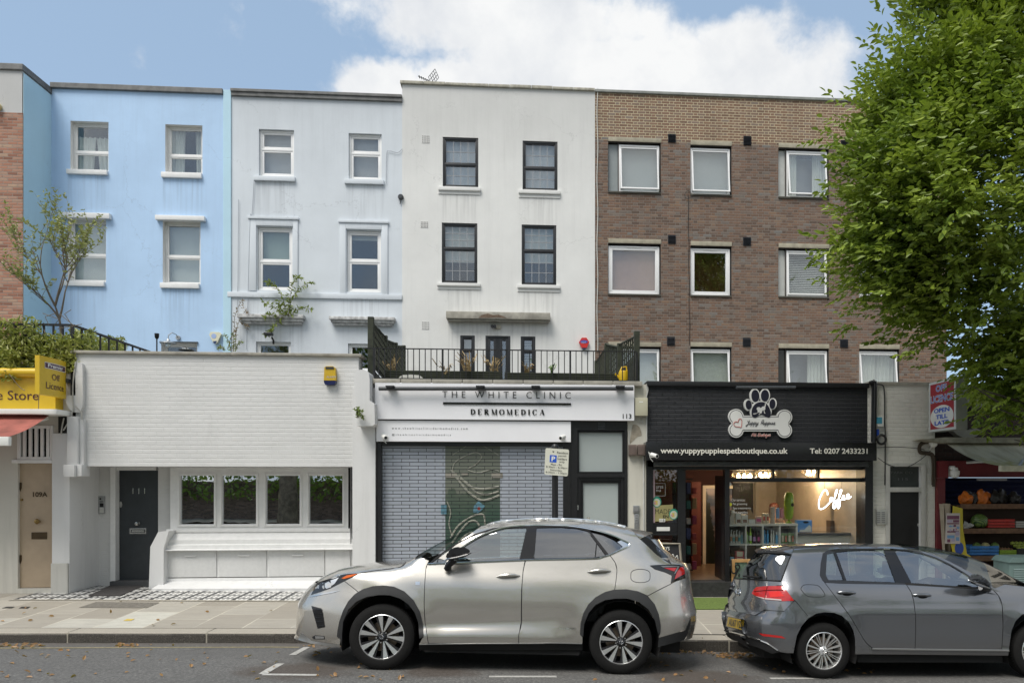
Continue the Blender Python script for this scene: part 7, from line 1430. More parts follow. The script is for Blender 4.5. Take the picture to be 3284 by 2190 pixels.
for i in range(10): blob('fruit', None, (xv2(3218) + .045 + (i % 4) * .062, y + .12 + (i // 4) * .08, z + .11 + .01 * (i // 4)), (.032, .032, .03), BRF, None, rough_=.05, seed=i); tag(bpy.data.objects[-1] if False else COL.objects[-1], 'small brown fruit heaped in the lime green crate', 'fruit', 'brown fruit in the lime crate')
for i in range(15): blob('apple', None, (xv2(3272) + .05 + (i % 5) * .075, y + .11 + (i // 5) * .085, z + .135 + .04 * (i // 5)), (.038, .038, .036), APL, None, rough_=.04, seed=i); tag(COL.objects[-1], 'green apple heaped in the black tray', 'apple', 'green apples in the black tray')
z, y = zsv[3]; a = P(3180, 1850, y + .1)
for i, (q, m, l, r3) in enumerate(((3160, WHC, 'crumpled pale sack on the lowest produce shelf', (.16, .12, .10)), (3215, mat('yellow sack', (.42, .34, .04), .6, var=.15), 'torn yellow carton on the lowest produce shelf', (.17, .12, .10)))): a = P(q, 1850, y + .15); blob('sack', l, (a.x, y + .2, z + .09), r3, m, 'sack', seed=20 + i, rough_=.45)
# green telecoms cabinet on the pavement
t = T('telecom_cabinet', 'pale green louvred telecom cabinet on the pavement behind the hatchback', 'street cabinet', (P(3280, 1860, 11.0).x, 11.0, 0)); CAB = mat('faded cabinet green', (.17, .25, .23), .6, var=.2, vs=4, stain=.4)
x0 = P(3237, 1810, 11).x; x1 = x0 + .75; zk = zpave(7, 11) - .05; zT = P(3250, 1803, 11).z; zR = P(3255, 1790, 11).z
mb = MB(); mb.box(x0, x1, 11, 11.4, zk, zT, .008); mb.build('body', CAB, t, smooth=30); mb = MB(); mb.prism([(x0 - .02, zT + .001), (x1 + .02, zT + .001), (x1 - .06, zR + .02), (x0 + .06, zR + .02)], 10.97, 11.43); mb.build('lid', CAB, t)
mb = MB()
for i in range(12): z = zT - .1 - i * .035; mb.add([(x0 + .07, 10.998, z), (x0 + .33, 10.998, z), (x0 + .33, 10.985, z - .02), (x0 + .07, 10.985, z - .02)], [(0, 1, 2, 3)])
mb.build('louvres', mat('pale louvre', (.24, .32, .30), .5), t)
# ================================================================== THE TWO CARS
class Car:
 """body = a smooth solid |y| < W(x, z); panels are cut from it along outlines measured in the photograph"""
 def __init__(s, M, W, top, name):
  s.M = M; s.Wf = W; s.top = top; s.root = None; s.name = name
  Mi = np.array(M.inverted()); s.Mi = Mi; s.o = (Mi @ np.array([0, 0, CH, 1]))[:3]
 def dirs(s, px):
  px = np.asarray(px, float); u = (px[:, 0] - XP) / F; v = (HZ - px[:, 1]) / F
  d = np.stack([SN + u * CS, CS - u * SN, v], 1); return d @ s.Mi[:3, :3].T
 def plane(s, px, y=0):
  d = s.dirs(px); t = (y - s.o[1]) / d[:, 1]; return s.o + d * t[:, None]
 def inside(s, p): return np.abs(p[..., 1]) < s.Wf(p[..., 0], p[..., 2])
 def cast(s, px):
  d = s.dirs(px); ts = np.linspace(6.3, 11.5, 220); n = len(d)
  P_ = s.o + d[:, None, :] * ts[None, :, None]; ins = s.inside(P_); hit = ins.any(1); k = np.maximum(1, ins.argmax(1))
  lo, hi = ts[k - 1].copy(), ts[k].copy()
  for _ in range(14):
   m = (lo + hi) / 2; q = s.inside(s.o + d * m[:, None]); hi = np.where(q, m, hi); lo = np.where(q, lo, m)
  return hit, hi, d
 def pts(s, px, off=0.0, cen=None):
  px = np.asarray(px, float); hit, t, d = s.cast(px)
  if not hit.all():
   c = np.mean(px, 0) if cen is None else np.asarray(cen, float); bad = np.where(~hit)[0]
   for f in (.01, .02, .035, .06, .1, .16, .25, .4, .6):
    if not len(bad): break
    h2, t2, _ = s.cast(px[bad] + (c - px[bad]) * f); t[bad[h2]] = t2[h2]; bad = bad[~h2]
   t[bad] = np.median(t)
  p = s.o + d * t[:, None]
  if off: p = p - d / np.linalg.norm(d, axis=1)[:, None] * off
  return p
 def panel(s, name, poly, m, off=0.0, step=14, parent=None, mirror=True, label=None, smooth=True):
  poly = [tuple(q) for q in poly]; xs = [q[0] for q in poly]; ys = [q[1] for q in poly]; key = {}; px = []; fs = []
  def idx(q):
   k = (round(q[0], 2), round(q[1], 2))
   if k not in key: key[k] = len(px); px.append(k)
   return key[k]
  x0, y0 = math.floor(min(xs) / step) * step, math.floor(min(ys) / step) * step
  for i in range(int((max(xs) - x0) / step) + 1):
   for j in range(int((max(ys) - y0) / step) + 1):
    a, b, c, e = x0 + i * step, x0 + (i + 1) * step, y0 + j * step, y0 + (j + 1) * step; q = poly
    for ax, lim, sg in ((0, a, 1), (0, b, -1), (1, c, 1), (1, e, -1)):
     out = []
     for k in range(len(q)):
      p1, p2 = q[k - 1], q[k]; i1, i2 = sg * (p1[ax] - lim) >= 0, sg * (p2[ax] - lim) >= 0
      if i1 != i2: t = (lim - p1[ax]) / (p2[ax] - p1[ax]); out.append((p1[0] + t * (p2[0] - p1[0]), p1[1] + t * (p2[1] - p1[1])))
      if i2: out.append(p2)
     q = out
     if len(q) < 3: break
    if len(q) >= 3:
     ar = sum(q[k - 1][0] * q[k][1] - q[k][0] * q[k - 1][1] for k in range(len(q)))
     if abs(ar) < .05: continue
     f = []
     for v in q:
      k = idx(v)
      if k not in f: f.append(k)
     if len(f) >= 3: fs.append(tuple(f if ar < 0 else f[::-1]))
  v = s.pts(px, off, np.mean(poly, 0)); return s.mesh(name, v, fs, m, parent, mirror, label, smooth)
 def mesh(s, name, v, fs, m, parent=None, mirror=True, label=None, smooth=True):
  par = parent or s.root; mb = MB(); mb.add([tuple(q) for q in v], fs); o = mb.build(name, m, par, smooth=55 if smooth else False, local=True)
  if label: o['label'] = label
  if mirror:
   pm = par.get('_mir'); pm = bpy.data.objects.get(pm) if pm else par
   mb = MB(); mb.add([(q[0], -q[1], q[2]) for q in v], [f[::-1] for f in fs]); o2 = mb.build(name, m, pm, smooth=55 if smooth else False, local=True); o['_mir'] = o2.name
  return o
 def line(s, name, path, r, m, off=.002, parent=None, n=6, k=6, mirror=True, close=False):
  mb = MB(); q = s.pts(spline(path, k, close), off); q = list(q) + ([q[0]] if close else []); mb.tube([V_(v) for v in q], r, n); return s.mesh(name, mb.v, mb.f, m, parent, mirror)
 def lines(s, name, paths, r, m, off=.002, parent=None, mirror=True):
  mb = MB()
  for p in paths: mb.tube([V_(v) for v in s.pts(spline(p, 5), off)], r, 5)
  return s.mesh(name, mb.v, mb.f, m, parent, mirror)
 def solve(s, p, y, ax, end):
  """slide coordinate ax of p from the body outwards to end until the half width is |y|"""
  a, b = p[ax], end
  for _ in range(26):
   m = (a + b) / 2; q = p.copy(); q[ax] = m
   if s.Wf(q[0], q[2]) > abs(y): a = m
   else: b = m
  q = p.copy(); q[1] = y; q[ax] = a; return q
 def bridge(s, name, path, m, ax, endf, n=18, off=0, parent=None, k=3):
  pr = s.pts(spline(path, k), off, cen=np.mean(path, 0)) if len(path[0]) == 2 else np.array(path); vs = []; N = len(pr)
  for p in pr:
   y0 = -abs(p[1])
   for i in range(n + 1):
    y = y0 * cos(pi * i / n); e = endf(p)
    q = np.array([p[0], y, p[2]])
    if 0 < i < n: q = s.solve(np.array([p[0], 0, p[2]]), y, ax, e); q[ax] = max(q[ax], p[ax]) if e > p[ax] else min(q[ax], p[ax])
    vs.append(tuple(q))
  fs = [(j * (n + 1) + i, j * (n + 1) + i + 1, (j + 1) * (n + 1) + i + 1, (j + 1) * (n + 1) + i) for j in range(N - 1) for i in range(n)]
  return s.mesh(name, vs, fs, m, parent, False)
def car_matrix(A, B, track, fwd_local=1):
 """A, B: world ground points under the near wheels in order of rising X"""
 z = lambda x, y: zroad(x, y)
 a = V_((A[0], A[1], z(*A))); b = V_((B[0], B[1], z(*B))); ex = (b - a).normalized(); c = V_((A[0], A[1] + track, z(A[0], A[1] + track))); ey = (c - a); ey = (ey - ex * ey.dot(ex)).normalized(); ez = ex.cross(ey)
 o = (a + b) / 2 + ey * track / 2; M = Matrix.Identity(4)
 for i in range(3): M[i][0] = ex[i]; M[i][1] = ey[i]; M[i][2] = ez[i]; M[i][3] = o[i]
 return M
def paint(name, col, metal=.6, rough=.26):
 m, t, b = pbsdf(name); p = t.new('ShaderNodeTexCoord').outputs['Object']
 dirt = t.smooth(t.noise(t.vm('MULTIPLY', p, (1, 1, 2)), 3, 6, .65), .45, .8); low = t.smooth(t.sep(p)[2], .55, .22)
 c = t.mix(t.m('MULTIPLY', t.m('ADD', t.m('MULTIPLY', low, .5), t.m('MULTIPLY', dirt, .15)), 1.0, clamp=True), col, (.13, .115, .095))
 c = t.mix(t.m('MULTIPLY', t.noise(p, 900, 1), .16), c, tuple(min(1, v * 1.5) for v in col))
 t.put(b.inputs['Base Color'], c); b.inputs['Metallic'].default_value = metal; b.inputs['Roughness'].default_value = rough; b.inputs['Coat Weight'].default_value = 1; b.inputs['Coat IOR'].default_value = 1.7; b.inputs['Coat Roughness'].default_value = .03
 MATS[name] = m; return m
RUB = mat('tyre rubber', (.011, .0108, .0105), .85, var=.2, vs=30, local=True, spec=.2); TRIM = mat('black wheel arch trim', (.019, .0195, .02), .6, var=.12, bump=.15, bs=300, local=True)
GAP = mat('panel gap', (.006, .006, .006), .8, var=0); CHROME = mat('chrome trim', (.75, .75, .74), .12, metal=1, var=0); PIANO = mat('gloss black', (.01, .01, .011), .06, var=0)
ALLOY = mat('machined alloy', (.82, .82, .81), .3, metal=.85, var=.05, local=True); ALLB = mat('black alloy', (.02, .02, .022), .25, var=0); DISC = mat('brake disc', (.22, .17, .13), .4, metal=.8, var=.2, local=True)
CARG = glass('car window glass', (.62, .72, .67), .24); PRIV = glass('privacy glass', (.10, .10, .11), .20); SCREEN = glass('windscreen glass', (.5, .56, .55), .10, 0, 0)
LAMPG = glass('lamp lens', (.9, .92, .92), .12); LRED = mat('red lamp lens', (.42, .008, .006), .1, var=.08, coat=1); LDK = mat('dark lamp bezel', (.02, .021, .023), .12, var=0); AMB = mat('amber lens', (.55, .10, .01), .12, var=0)
def wheel(car, cx, cz, side, Rt, Rr, wdt, yo, style):
 """tyre > rim, spokes, disc ; outer face at y = side * yo"""
 s = side; Rm = Matrix.Identity(3); root = car.root
 def lathe(name, prof, m, par, n=44):
  mb = MB(); mb.lathe([(r, s * (yo + h)) for r, h in prof], (cx, 0, cz), 'y', n)
  if s < 0: mb.f = [f[::-1] for f in mb.f]
  return mb.build(name, m, par, smooth=35, local=True)
 w = lathe('wheel', [(Rr, -.015), (Rr + .012, .0), (Rr + .045, .004), (Rt - .03, -.004), (Rt - .006, -.022), (Rt, -.045), (Rt, -wdt + .04), (Rt - .03, -wdt), (Rr, -wdt)], RUB, root)
 tr = MB()
 for i in range(64):
  a = 2 * pi * i / 64
  for q in (-.05, -wdt + .06): c, sn = cos(a), sin(a); tr.tube([(cx + (Rt + .001) * c, s * (yo + q), cz + (Rt + .001) * sn), (cx + (Rt + .001) * cos(a + .04), s * (yo + q * .4 - wdt * .3), cz + (Rt + .001) * sin(a + .04))], .003, 4)
 tr.build('tread', GAP, w, local=True)
 lathe('rim', [(Rr + .004, -.014), (Rr - .006, -.008), (Rr - .012, -.02), (Rr - .02, -.05), (Rr - .03, -.16), (Rr - .03, -wdt)], ALLOY if style == 'golf' else ALLB, w)
 lathe('brake_disc', [(.05, -.1), (Rr * .68, -.1), (Rr * .68, -.115), (.05, -.115)], DISC, w)
 lathe('wheel_well_back', [(0, -.15), (Rr - .02, -.15)], GAP, w)
 sp, sb = MB(), MB(); y1, y0 = s * (yo - .012), s * (yo - .05)
 def blade(mb, a0, r0, w0, a1, r1, w1, yin=0, dep=.03):
  pts = [(r0, a0 - w0), (r1, a1 - w1), (r1, a1 + w1), (r0, a0 + w0)]; q = [(cx + r * cos(a), cz + r * sin(a)) for r, a in pts]; ya, yb_ = s * (yo - .03 - yin), s * (yo - .012 - yin)
  v = [(q[0][0], ya, q[0][1]), (q[1][0], yb_, q[1][1]), (q[2][0], yb_, q[2][1]), (q[3][0], ya, q[3][1])]; v2 = [(x, y - s * dep, z) for x, y, z in v]
  f = [(0, 1, 2, 3), (0, 4, 5, 1), (3, 2, 6, 7), (1, 5, 6, 2)]; mb.add(v + v2, f if s > 0 else [g[::-1] for g in f])
 if style == 'suv':
  for k in range(5):
   a = R(82 + 72 * k + (side + 1) * 5)
   for g in (-1, 1): blade(sp, a + g * .13, .055, .10, a + g * .26, Rr - .002, .115); blade(sb, a + g * .13, .05, .16, a + g * .30, Rr - .01, .20, .012)
 else:
  for k in range(5):
   a = R(78 + 72 * k)
   for g in (-1, 1): blade(sp, a + g * .20, .05, .16, a + g * .20, Rr - .004, .045)
   for g in (-1, 1): blade(sp, a + R(36) + g * .10, .06, .05, a + R(36) + g * .075, Rr - .004, .020, .004)
 lathe('rim_lip', [(Rr + .003, -.011), (Rr - .006, -.006), (Rr - .010, -.012)], ALLOY, w)
 if sb.v: sb.build('spoke_backs', ALLB, w, local=True)
 sp.build('spokes', ALLOY, w, local=True); lathe('hub_cap', [(0, -.004), (.03, -.005), (.034, -.012), (.05, -.03)], LDK if style == 'suv' else ALLOY, w)
 nb = MB()
 for k in range(5): a = R(46 + 72 * k); nb.lathe([(0, s * (yo - .018)), (.009, s * (yo - .018)), (.01, s * (yo - .04))], (cx + .062 * cos(a), 0, cz + .062 * sin(a)), 'y', 8)
 nb.build('wheel_nuts', CHROME, w, local=True)
 bg = MB(); ring = lambda r, k=20: [(cx + r * cos(t), s * (yo - .003), cz + r * .9 * sin(t)) for t in np.linspace(0, 2 * pi, k)]
 bg.tube(ring(.021), .0022, 4); e = lambda pts: bg.tube([(cx + x, s * (yo - .003), cz + z) for x, z in pts], .0025, 4)
 if style == 'suv': e([(.008, .013), (-.008, -.006), (.013, -.008)])
 else: e([(-.012, .016), (-.004, -.002), (0, .006), (.004, -.002), (.012, .016)]); e([(-.017, .008), (-.008, -.016), (0, 0), (.008, -.016), (.017, .008)])
 bg.build('hub_badge', CHROME, w, local=True)
 return w
def liner(car, cx, cz, r, side, y0, y1):
 mb = MB(); n = 22; vs = []
 for i in range(n + 1):
  a = pi * (-.12 + 1.24 * i / n); vs += [(cx + r * cos(a), side * y0, cz + r * sin(a)), (cx + r * cos(a), side * y1, cz + r * sin(a))]
 mb.add(vs, [(2 * i, 2 * i + 1, 2 * i + 3, 2 * i + 2) for i in range(n)]); k = len(mb.v); mb.add([v for v in vs if abs(abs(v[1]) - y1) < 1e-6], [tuple(range(n + 1))]); mb.build('wheel_arch_liner', GAP, car.root, local=True)
SEAT = mat('grey seat cloth', (.06, .06, .062), .8, var=.2, local=True); CAB_ = mat('cabin plastic', (.03, .03, .032), .6, var=.1, local=True)
def cabin(car, fwd, seats, zf, dash, wheel_y):
 """seats: x of the two rows; fwd +1 when the nose points to +x"""
 def rb(name, a, par=None, tilt=0, m=SEAT, bev=.05):
  mb = MB(); mb.box(*a, bev); c = V_((a[0], 0, a[4])); mb.v = [tuple(c + Matrix.Rotation(tilt, 3, 'Y') @ (V_(v) - c)) for v in mb.v] if tilt else mb.v; return mb.build(name, m, par or car.root, smooth=40, local=True)
 for i, x in enumerate(seats):
  for y in ((-.37, .37) if i == 0 else (-.32, .32)):
   w = .25 if i == 0 else .3; c = rb('seat', (x - .25, x + .25, y - w, y + w, zf, zf + .16)); b = rb('seat_back', (x - fwd * .25 - .06, x - fwd * .25 + .06, y - w * .92, y + w * .92, zf + .1, zf + .68), c, -fwd * .26); rb('head_rest', (x - fwd * .43 - .05, x - fwd * .43 + .05, y - .12, y + .12, zf + .7, zf + .88), c, 0, SEAT, .04)
 rb('dashboard', (dash - .2, dash + .2, -.72, .72, zf + .1, zf + .42), None, 0, CAB_, .06)
 mb = MB(); x = dash - fwd * .32; mb.tube([(x - fwd * .06 * sin(a), wheel_y + .18 * cos(a), zf + .42 + .17 * sin(a)) for a in np.linspace(0, 2 * pi, 24)], .014, 6); mb.tube([(x, wheel_y - .16, zf + .42), (dash - .1 * fwd, wheel_y, zf + .34), (x, wheel_y + .16, zf + .42)], .02, 5); mb.build('steering_wheel', CAB_, car.root, smooth=True, local=True)
def under(car, x0, x1, w, z0, z1): mb = MB(); mb.box(x0, x1, -w, w, z0, z1); mb.build('underbody', GAP, car.root, local=True)
def se(s, n): s = np.clip(s, 0, 1); return (1 - (1 - s) ** n) ** (1 / n)
# ------------------------------------------------ silver crossover, nose to the photo's left edge
a_ = lambda *q: [(930 + x / 3, 1640 + y / 3) for x, y in q]
b_ = lambda *q: [(1500 + x / 3, 1640 + y / 3) for x, y in q]
pA, pB = P(1217.7, 2049, 8.085), P(1990, 2060, 8.085)
M = car_matrix((pA.x, 8.2), (pB.x, 8.2), 1.56); HB = (pB.x - pA.x) / 2
car = Car(M, None, None, 'crossover')
tp = car.plane(a_((262, 680), (330, 632), (410, 590), (490, 555), (580, 525), (680, 508), (790, 490), (900, 478), (1000, 470), (1140, 460), (1215, 446), (1300, 390), (1400, 332), (1500, 280), (1600, 232), (1700, 188), (1830, 140)) + b_((350, 100), (620, 84), (900, 80), (1100, 88), (1300, 108), (1500, 146), (1600, 168), (1785, 205)))
lx, lz = tp[:, 0], tp[:, 2]; XF, XR = lx[0] - .12, None
rr = car.plane(b_((1785, 205), (1860, 350), (1960, 440), (2060, 490), (2090, 540), (2100, 700), (2125, 860), (2148, 930), (2146, 1040), (2100, 1180)))
rf = car.plane(a_((262, 680), (200, 770), (150, 860), (133, 1000), (128, 1150), (82, 1215)))
def lex_top(x): return np.interp(x, lx, lz, left=lz[0], right=lz[-1])
zc_w, ww = [.12, .24, .32, .45, .62, .8, .93, 1.0, 1.06, 1.15, 1.3, 1.45, 1.58, 1.7], [.80, .862, .888, .898, .912, .912, .900, .884, .862, .826, .772, .716, .66, .60]
rz, rx_ = rr[::-1, 2], rr[::-1, 0] + .015; fz_, fx_ = rf[::-1, 2], rf[::-1, 0] - .03
def lexW(x, z):
 w = np.interp(z, zc_w, ww)
 crease = .47 + .105 * (x + .9)                    # the wedge that climbs along the doors
 w = w + .050 * np.clip((crease - z) / np.maximum(.05, crease - .42), 0, 1) * np.clip((z - .2) / .08, 0, 1) * np.clip((x + 1.1) / .25, 0, 1) * np.clip((.85 - x) / .25, 0, 1) - .012 * np.exp(-((z - .52) / .1) ** 2) * np.clip((1.1 - np.abs(x)) / .4, 0, 1)
 for cx in (-HB, HB): r = np.hypot(x - cx, (z - .36)); w = w + .024 * np.exp(-((r - .46) / .13) ** 2)
 w = w * se((x - np.interp(z, fz_, fx_)) / 1.25, 2.5) * se((np.interp(z, rz, rx_) - x) / .85, 2.8)
 t = lex_top(x); zb = t - np.where(x < lx[9], .16, .14); h = np.clip((z - zb) / (t - zb), 0, 1)
 return np.where(z > t, 0, w * (1 - h ** 3) ** (1 / 3))
car.Wf = lexW
t = T('parked_car', 'silver crossover car parked at the kerb with black wheel arches and five double spoke wheels', 'car'); t.matrix_world = M; car.root = t
SIL = paint('warm silver paint', (.50, .475, .43), .75, .27)
arch_f = [(1283, 1200), (1278, 1080), (1250, 960), (1190, 850), (1100, 765), (1000, 720), (900, 708), (800, 715), (700, 745), (620, 795), (560, 860), (510, 950), (475, 1050), (455, 1150), (450, 1200), (485, 1228)]
arch_fi = [(500, 1300), (500, 1180), (510, 1060), (560, 940), (640, 862), (740, 818), (860, 800), (960, 803), (1060, 835), (1140, 890), (1200, 970), (1235, 1070), (1245, 1220)]
arch_r = [(1080, 1180), (1085, 1080), (1110, 980), (1160, 890), (1230, 822), (1320, 772), (1405, 749), (1530, 745), (1640, 765), (1730, 810), (1800, 890), (1840, 990), (1858, 1100), (1855, 1160), (1835, 1178)]
arch_ri = [(1825, 1150), (1800, 1040), (1740, 940), (1650, 870), (1540, 835), (1420, 835), (1320, 850), (1230, 895), (1165, 970), (1120, 1080), (1110, 1205)]
shut = [(670, 590), (800, 570), (920, 555), (1040, 537), (1080, 520), (1115, 488), (1200, 462)]
Cp = car.panel
Cp('front_wing', a_(*shut, (1260, 440), (1335, 472), (1318, 505), (1305, 560), (1292, 760), (1290, 900), (1300, 1080), (1328, 1266), (1245, 1270), *arch_f[:9], (650, 774), (600, 727), (525, 668)), SIL)
bmp = Cp('front_bumper', a_((262, 684), (240, 722), (200, 772), (165, 818), (150, 862), (136, 905), (133, 1000), (130, 1150), (118, 1165), (210, 1240), (480, 1278), (485, 1228), *arch_f[9:15][::-1], (650, 774), (600, 727), (525, 668), (460, 702), (390, 738), (335, 757), (322, 690), (300, 680)), SIL)
fd = Cp('front_door', a_((1322, 512), (1308, 560), (1296, 760), (1294, 900), (1304, 1080), (1334, 1264), (2196, 1264), (2200, 1180), (2221, 1060), (2224, 760), (2240, 560), (2258, 474), (1640, 500)), SIL)
rd = Cp('rear_door', b_((560, 468), (538, 560), (525, 700), (521, 900), (518, 1080), (494, 1180), (494, 1261), (1103, 1261), (1103, 1206), *arch_r[:7], (1412, 748), (1426, 650), (1433, 560), (1417, 492), (1366, 422), (1300, 446), (1200, 458)), SIL)
roof_edge = [(120, 146), (200, 128), (350, 105), (620, 92), (900, 92), (1100, 102), (1300, 124), (1500, 154), (1575, 168)]
dlo_top = [(-205, 470), (-100, 375), (0, 300), (130, 222), (280, 166), (420, 138), (620, 126), (900, 126), (1060, 140), (1200, 172), (1350, 215), (1480, 270), (1558, 320)]
Cp('rear_quarter', b_(*roof_edge[5:], (1655, 258), (1720, 320), (1800, 400), (1880, 460), (1960, 506), (1755, 516), (1800, 550), (1900, 582), (1968, 612), (1955, 692), (1732, 806), *arch_r[6:9][::-1], (1416, 748), (1430, 650), (1437, 560), (1421, 490), (1372, 420), (1450, 378), *dlo_top[7:][::-1], (1060, 138)), SIL)
Cp('roof_side', b_(*roof_edge[:6], (1060, 136), *dlo_top[:8][::-1], (-235, 460), (-280, 448), (-170, 368), (-70, 282), (60, 190)), SIL)
rb_ = Cp('rear_bumper', b_((1732, 810), (1955, 697), (2000, 672), (2096, 640), (2102, 800), (2122, 860), (2146, 912), (2148, 1000), (2095, 1138), (1838, 1212), (1855, 1160), (1858, 1100), (1840, 990), (1800, 890)), SIL)
Cp('rear_valance', b_((1838, 1214), (2095, 1140), (2149, 1010), (2140, 1100), (2110, 1190), (2080, 1235), (1830, 1302)), TRIM, parent=rb_)
Cp('front_splitter', a_((118, 1166), (100, 1180), (80, 1212), (82, 1234), (200, 1266), (480, 1306), (480, 1280), (210, 1242)), mat('satin lip', (.30, .30, .29), .3, metal=.7, var=.05), parent=bmp)
Cp('air_intake', a_((205, 905), (300, 930), (316, 972), (336, 1110), (265, 1125)), PIANO, .004, 10, bmp); car.lines('intake_mesh', [a_((215 + 12 * i, 930 + 42 * i), (310 + 5 * i, 945 + 38 * i)) for i in range(5)], .004, LDK, .008, bmp)
fl = Cp('fog_light', a_((210, 1205), (240, 1187), (330, 1197), (336, 1226), (230, 1227)), LDK, .004, 8, bmp); Cp('fog_lens', a_((240, 1195), (325, 1200), (328, 1220), (245, 1222)), CHROME, .008, 8, fl)
hl = Cp('headlight', a_((262, 683), (300, 676), (340, 672), (420, 640), (520, 605), (668, 591), (600, 630), (525, 668), (460, 702), (390, 738), (335, 757), (200, 800), (240, 722)), LDK, .002, 8)
Cp('projector', a_((335, 690), (370, 672), (400, 690), (395, 725), (350, 740), (335, 725)), CHROME, .006, 6, hl); Cp('lamp_fin', a_((390, 660), (470, 632), (430, 690), (400, 712)), ALLOY, .007, 6, hl); Cp('indicator', a_((495, 640), (545, 612), (655, 594), (590, 626), (520, 645)), AMB, .008, 6, hl); Cp('running_light', a_((170, 822), (330, 777), (490, 755), (400, 782), (200, 818)), CHROME, .006, 8, hl)
Cp('front_arch_trim', a_(*arch_f, *arch_fi), TRIM, .012, 10); Cp('rear_arch_trim', b_(*arch_r, *arch_ri), TRIM, .012, 10)
Cp('sill', a_((1240, 1266), (2196, 1266)) + b_((494, 1263), (1105, 1263), (1105, 1330)) + a_((1240, 1330)), GAP, -.03, 20); car.line('sill_strip', a_((1245, 1275), (1800, 1268), (2352, 1266)) + b_((800, 1263), (1100, 1268)), .007, mat('satin lip'), .0)
fw = Cp('front_window', a_((1420, 490), (1432, 450), (1510, 377), (1620, 305), (1780, 225), (1950, 172), (2100, 155), (2276, 150), (2208, 457), (1740, 480)), CARG, -.012, 12, fd)
Cp('quarter_light', a_((1352, 497), (1395, 465), (1424, 445), (1411, 493)), CARG, -.01, 8, fd)
Cp('rear_window', b_((665, 150), (900, 148), (1050, 160), (1150, 185), (1240, 300), (1330, 420), (1220, 440), (640, 450)), PRIV, -.012, 12, rd)
Cp('rear_quarter_window', b_((1190, 202), (1300, 230), (1400, 275), (1485, 335), (1460, 360), (1356, 410)), PRIV, -.006, 10)
Cp('centre_pillar', b_((572, 150), (664, 150), (636, 452), (560, 458), (498, 456)), PIANO, .0, 12); Cp('rear_pillar', b_((1150, 180), (1190, 198), (1358, 412), (1330, 422), (1240, 300)), PIANO, .0, 10)
Cp('window_bar', b_((1236, 300), (1246, 305), (1232, 440), (1222, 440)), PIANO, .002, 10, rd)
Cp('window_surround', a_((1338, 497), (1400, 440), (1500, 368), (1620, 292), (1780, 212), (1950, 158), (2100, 141), (2280, 136), (2280, 150), (2100, 155), (1950, 172), (1780, 225), (1620, 305), (1510, 377), (1424, 446), (1352, 498)), GAP, .002, 12)
Cp('window_surround', b_((570, 138), (900, 136), (1056, 150), (1196, 182), (1160, 186), (1050, 160), (900, 148), (570, 152)), GAP, .002, 12)
car.line('chrome_strip', a_((1330, 504), (1640, 492), (2262, 466)) + b_((700, 462), (1200, 452), (1290, 438), (1372, 412), (1450, 376), (1556, 320), (1480, 270), (1350, 214), (1200, 174), (1060, 148), (900, 134), (620, 131), (400, 146), (270, 176), (130, 230), (0, 306), (-100, 380), (-205, 472)), .011, CHROME, .004)
Cp('chrome_corner', b_((1372, 414), (1466, 362), (1492, 336), (1440, 292), (1480, 272), (1556, 320), (1450, 376)), CHROME, .003, 8)
car.line('roof_rail', b_((185, 138), (225, 118), (330, 96), (500, 80), (700, 73), (900, 74), (1100, 82), (1300, 104), (1450, 132), (1520, 150)), .017, ALLOY, .02)
def oval(cx, cy, rx, ry, tilt=0, n=20, pw=1): return [(cx + rx * cos(t) * 1, cy + ry * math.copysign(abs(sin(t)) ** pw, sin(t)) + tilt * cos(t)) for t in np.linspace(0, 2 * pi, n, endpoint=False)]
for par, cc in ((fd, (390, 625)), (rd, (1268, 579))):
 hc = Cp('handle_cup', b_(*[(x, y) for x, y in oval(cc[0], cc[1] + 2, 119, 46, -2, 22, 1.3)]), paint('handle cup paint', (.38, .365, .335), .75, .3) if 'handle cup paint' not in MATS else MATS['handle cup paint'], .001, 8, par)
 mb = MB(); q = car.pts(b_((cc[0] - 112, cc[1] + 3), (cc[0] - 60, cc[1] - 8), (cc[0], cc[1] - 14), (cc[0] + 60, cc[1] - 14), (cc[0] + 112, cc[1] - 6)), .03); q[[0, -1], 1] += .03; mb.tube([V_(v) for v in q], [.008, .019, .024, .019, .008], 8); car.mesh('handle', mb.v, mb.f, SIL, hc)
car.lines('fuel_flap', [b_(*oval(1662, 617, 93, 64, 0, 28, .55), (1755, 617))], .0035, GAP, .0)
gaps = [a_((1320, 508), (1306, 560), (1293, 760), (1291, 900), (1301, 1080), (1331, 1266)), b_((558, 468), (536, 560), (523, 700), (519, 900), (516, 1080), (491, 1180), (491, 1262)), b_((1368, 420), (1419, 491), (1435, 560), (1428, 650), (1414, 748), (1398, 845)), a_((525, 668), (600, 726), (656, 772)), b_((1732, 808), (1850, 745), (1955, 695))]
car.lines('panel_gaps', gaps, .0035, GAP, .0); car.line('bonnet_gap', a_(*shut[:6]), .005, GAP, .002)
tl = Cp('tail_light', b_((1752, 516), (1850, 509), (2040, 508), (2078, 525), (2088, 560), (2092, 600), (2060, 630), (1990, 650), (1956, 692), (1966, 612), (1900, 582), (1800, 552)), LDK, .006, 8)
Cp('red_lens', b_((1888, 540), (2012, 538), (1988, 574)), LRED, .012, 6, tl); Cp('red_lens', b_((2020, 570), (2045, 535), (2072, 528), (2086, 560), (2088, 598), (2040, 622), (1990, 650), (2005, 600)), LRED, .012, 6, tl); Cp('tail_fin', b_((1856, 524), (2010, 520), (2040, 524), (2000, 590), (1985, 600), (2018, 530), (1880, 534)), mat('satin lip'), .014, 6, tl)
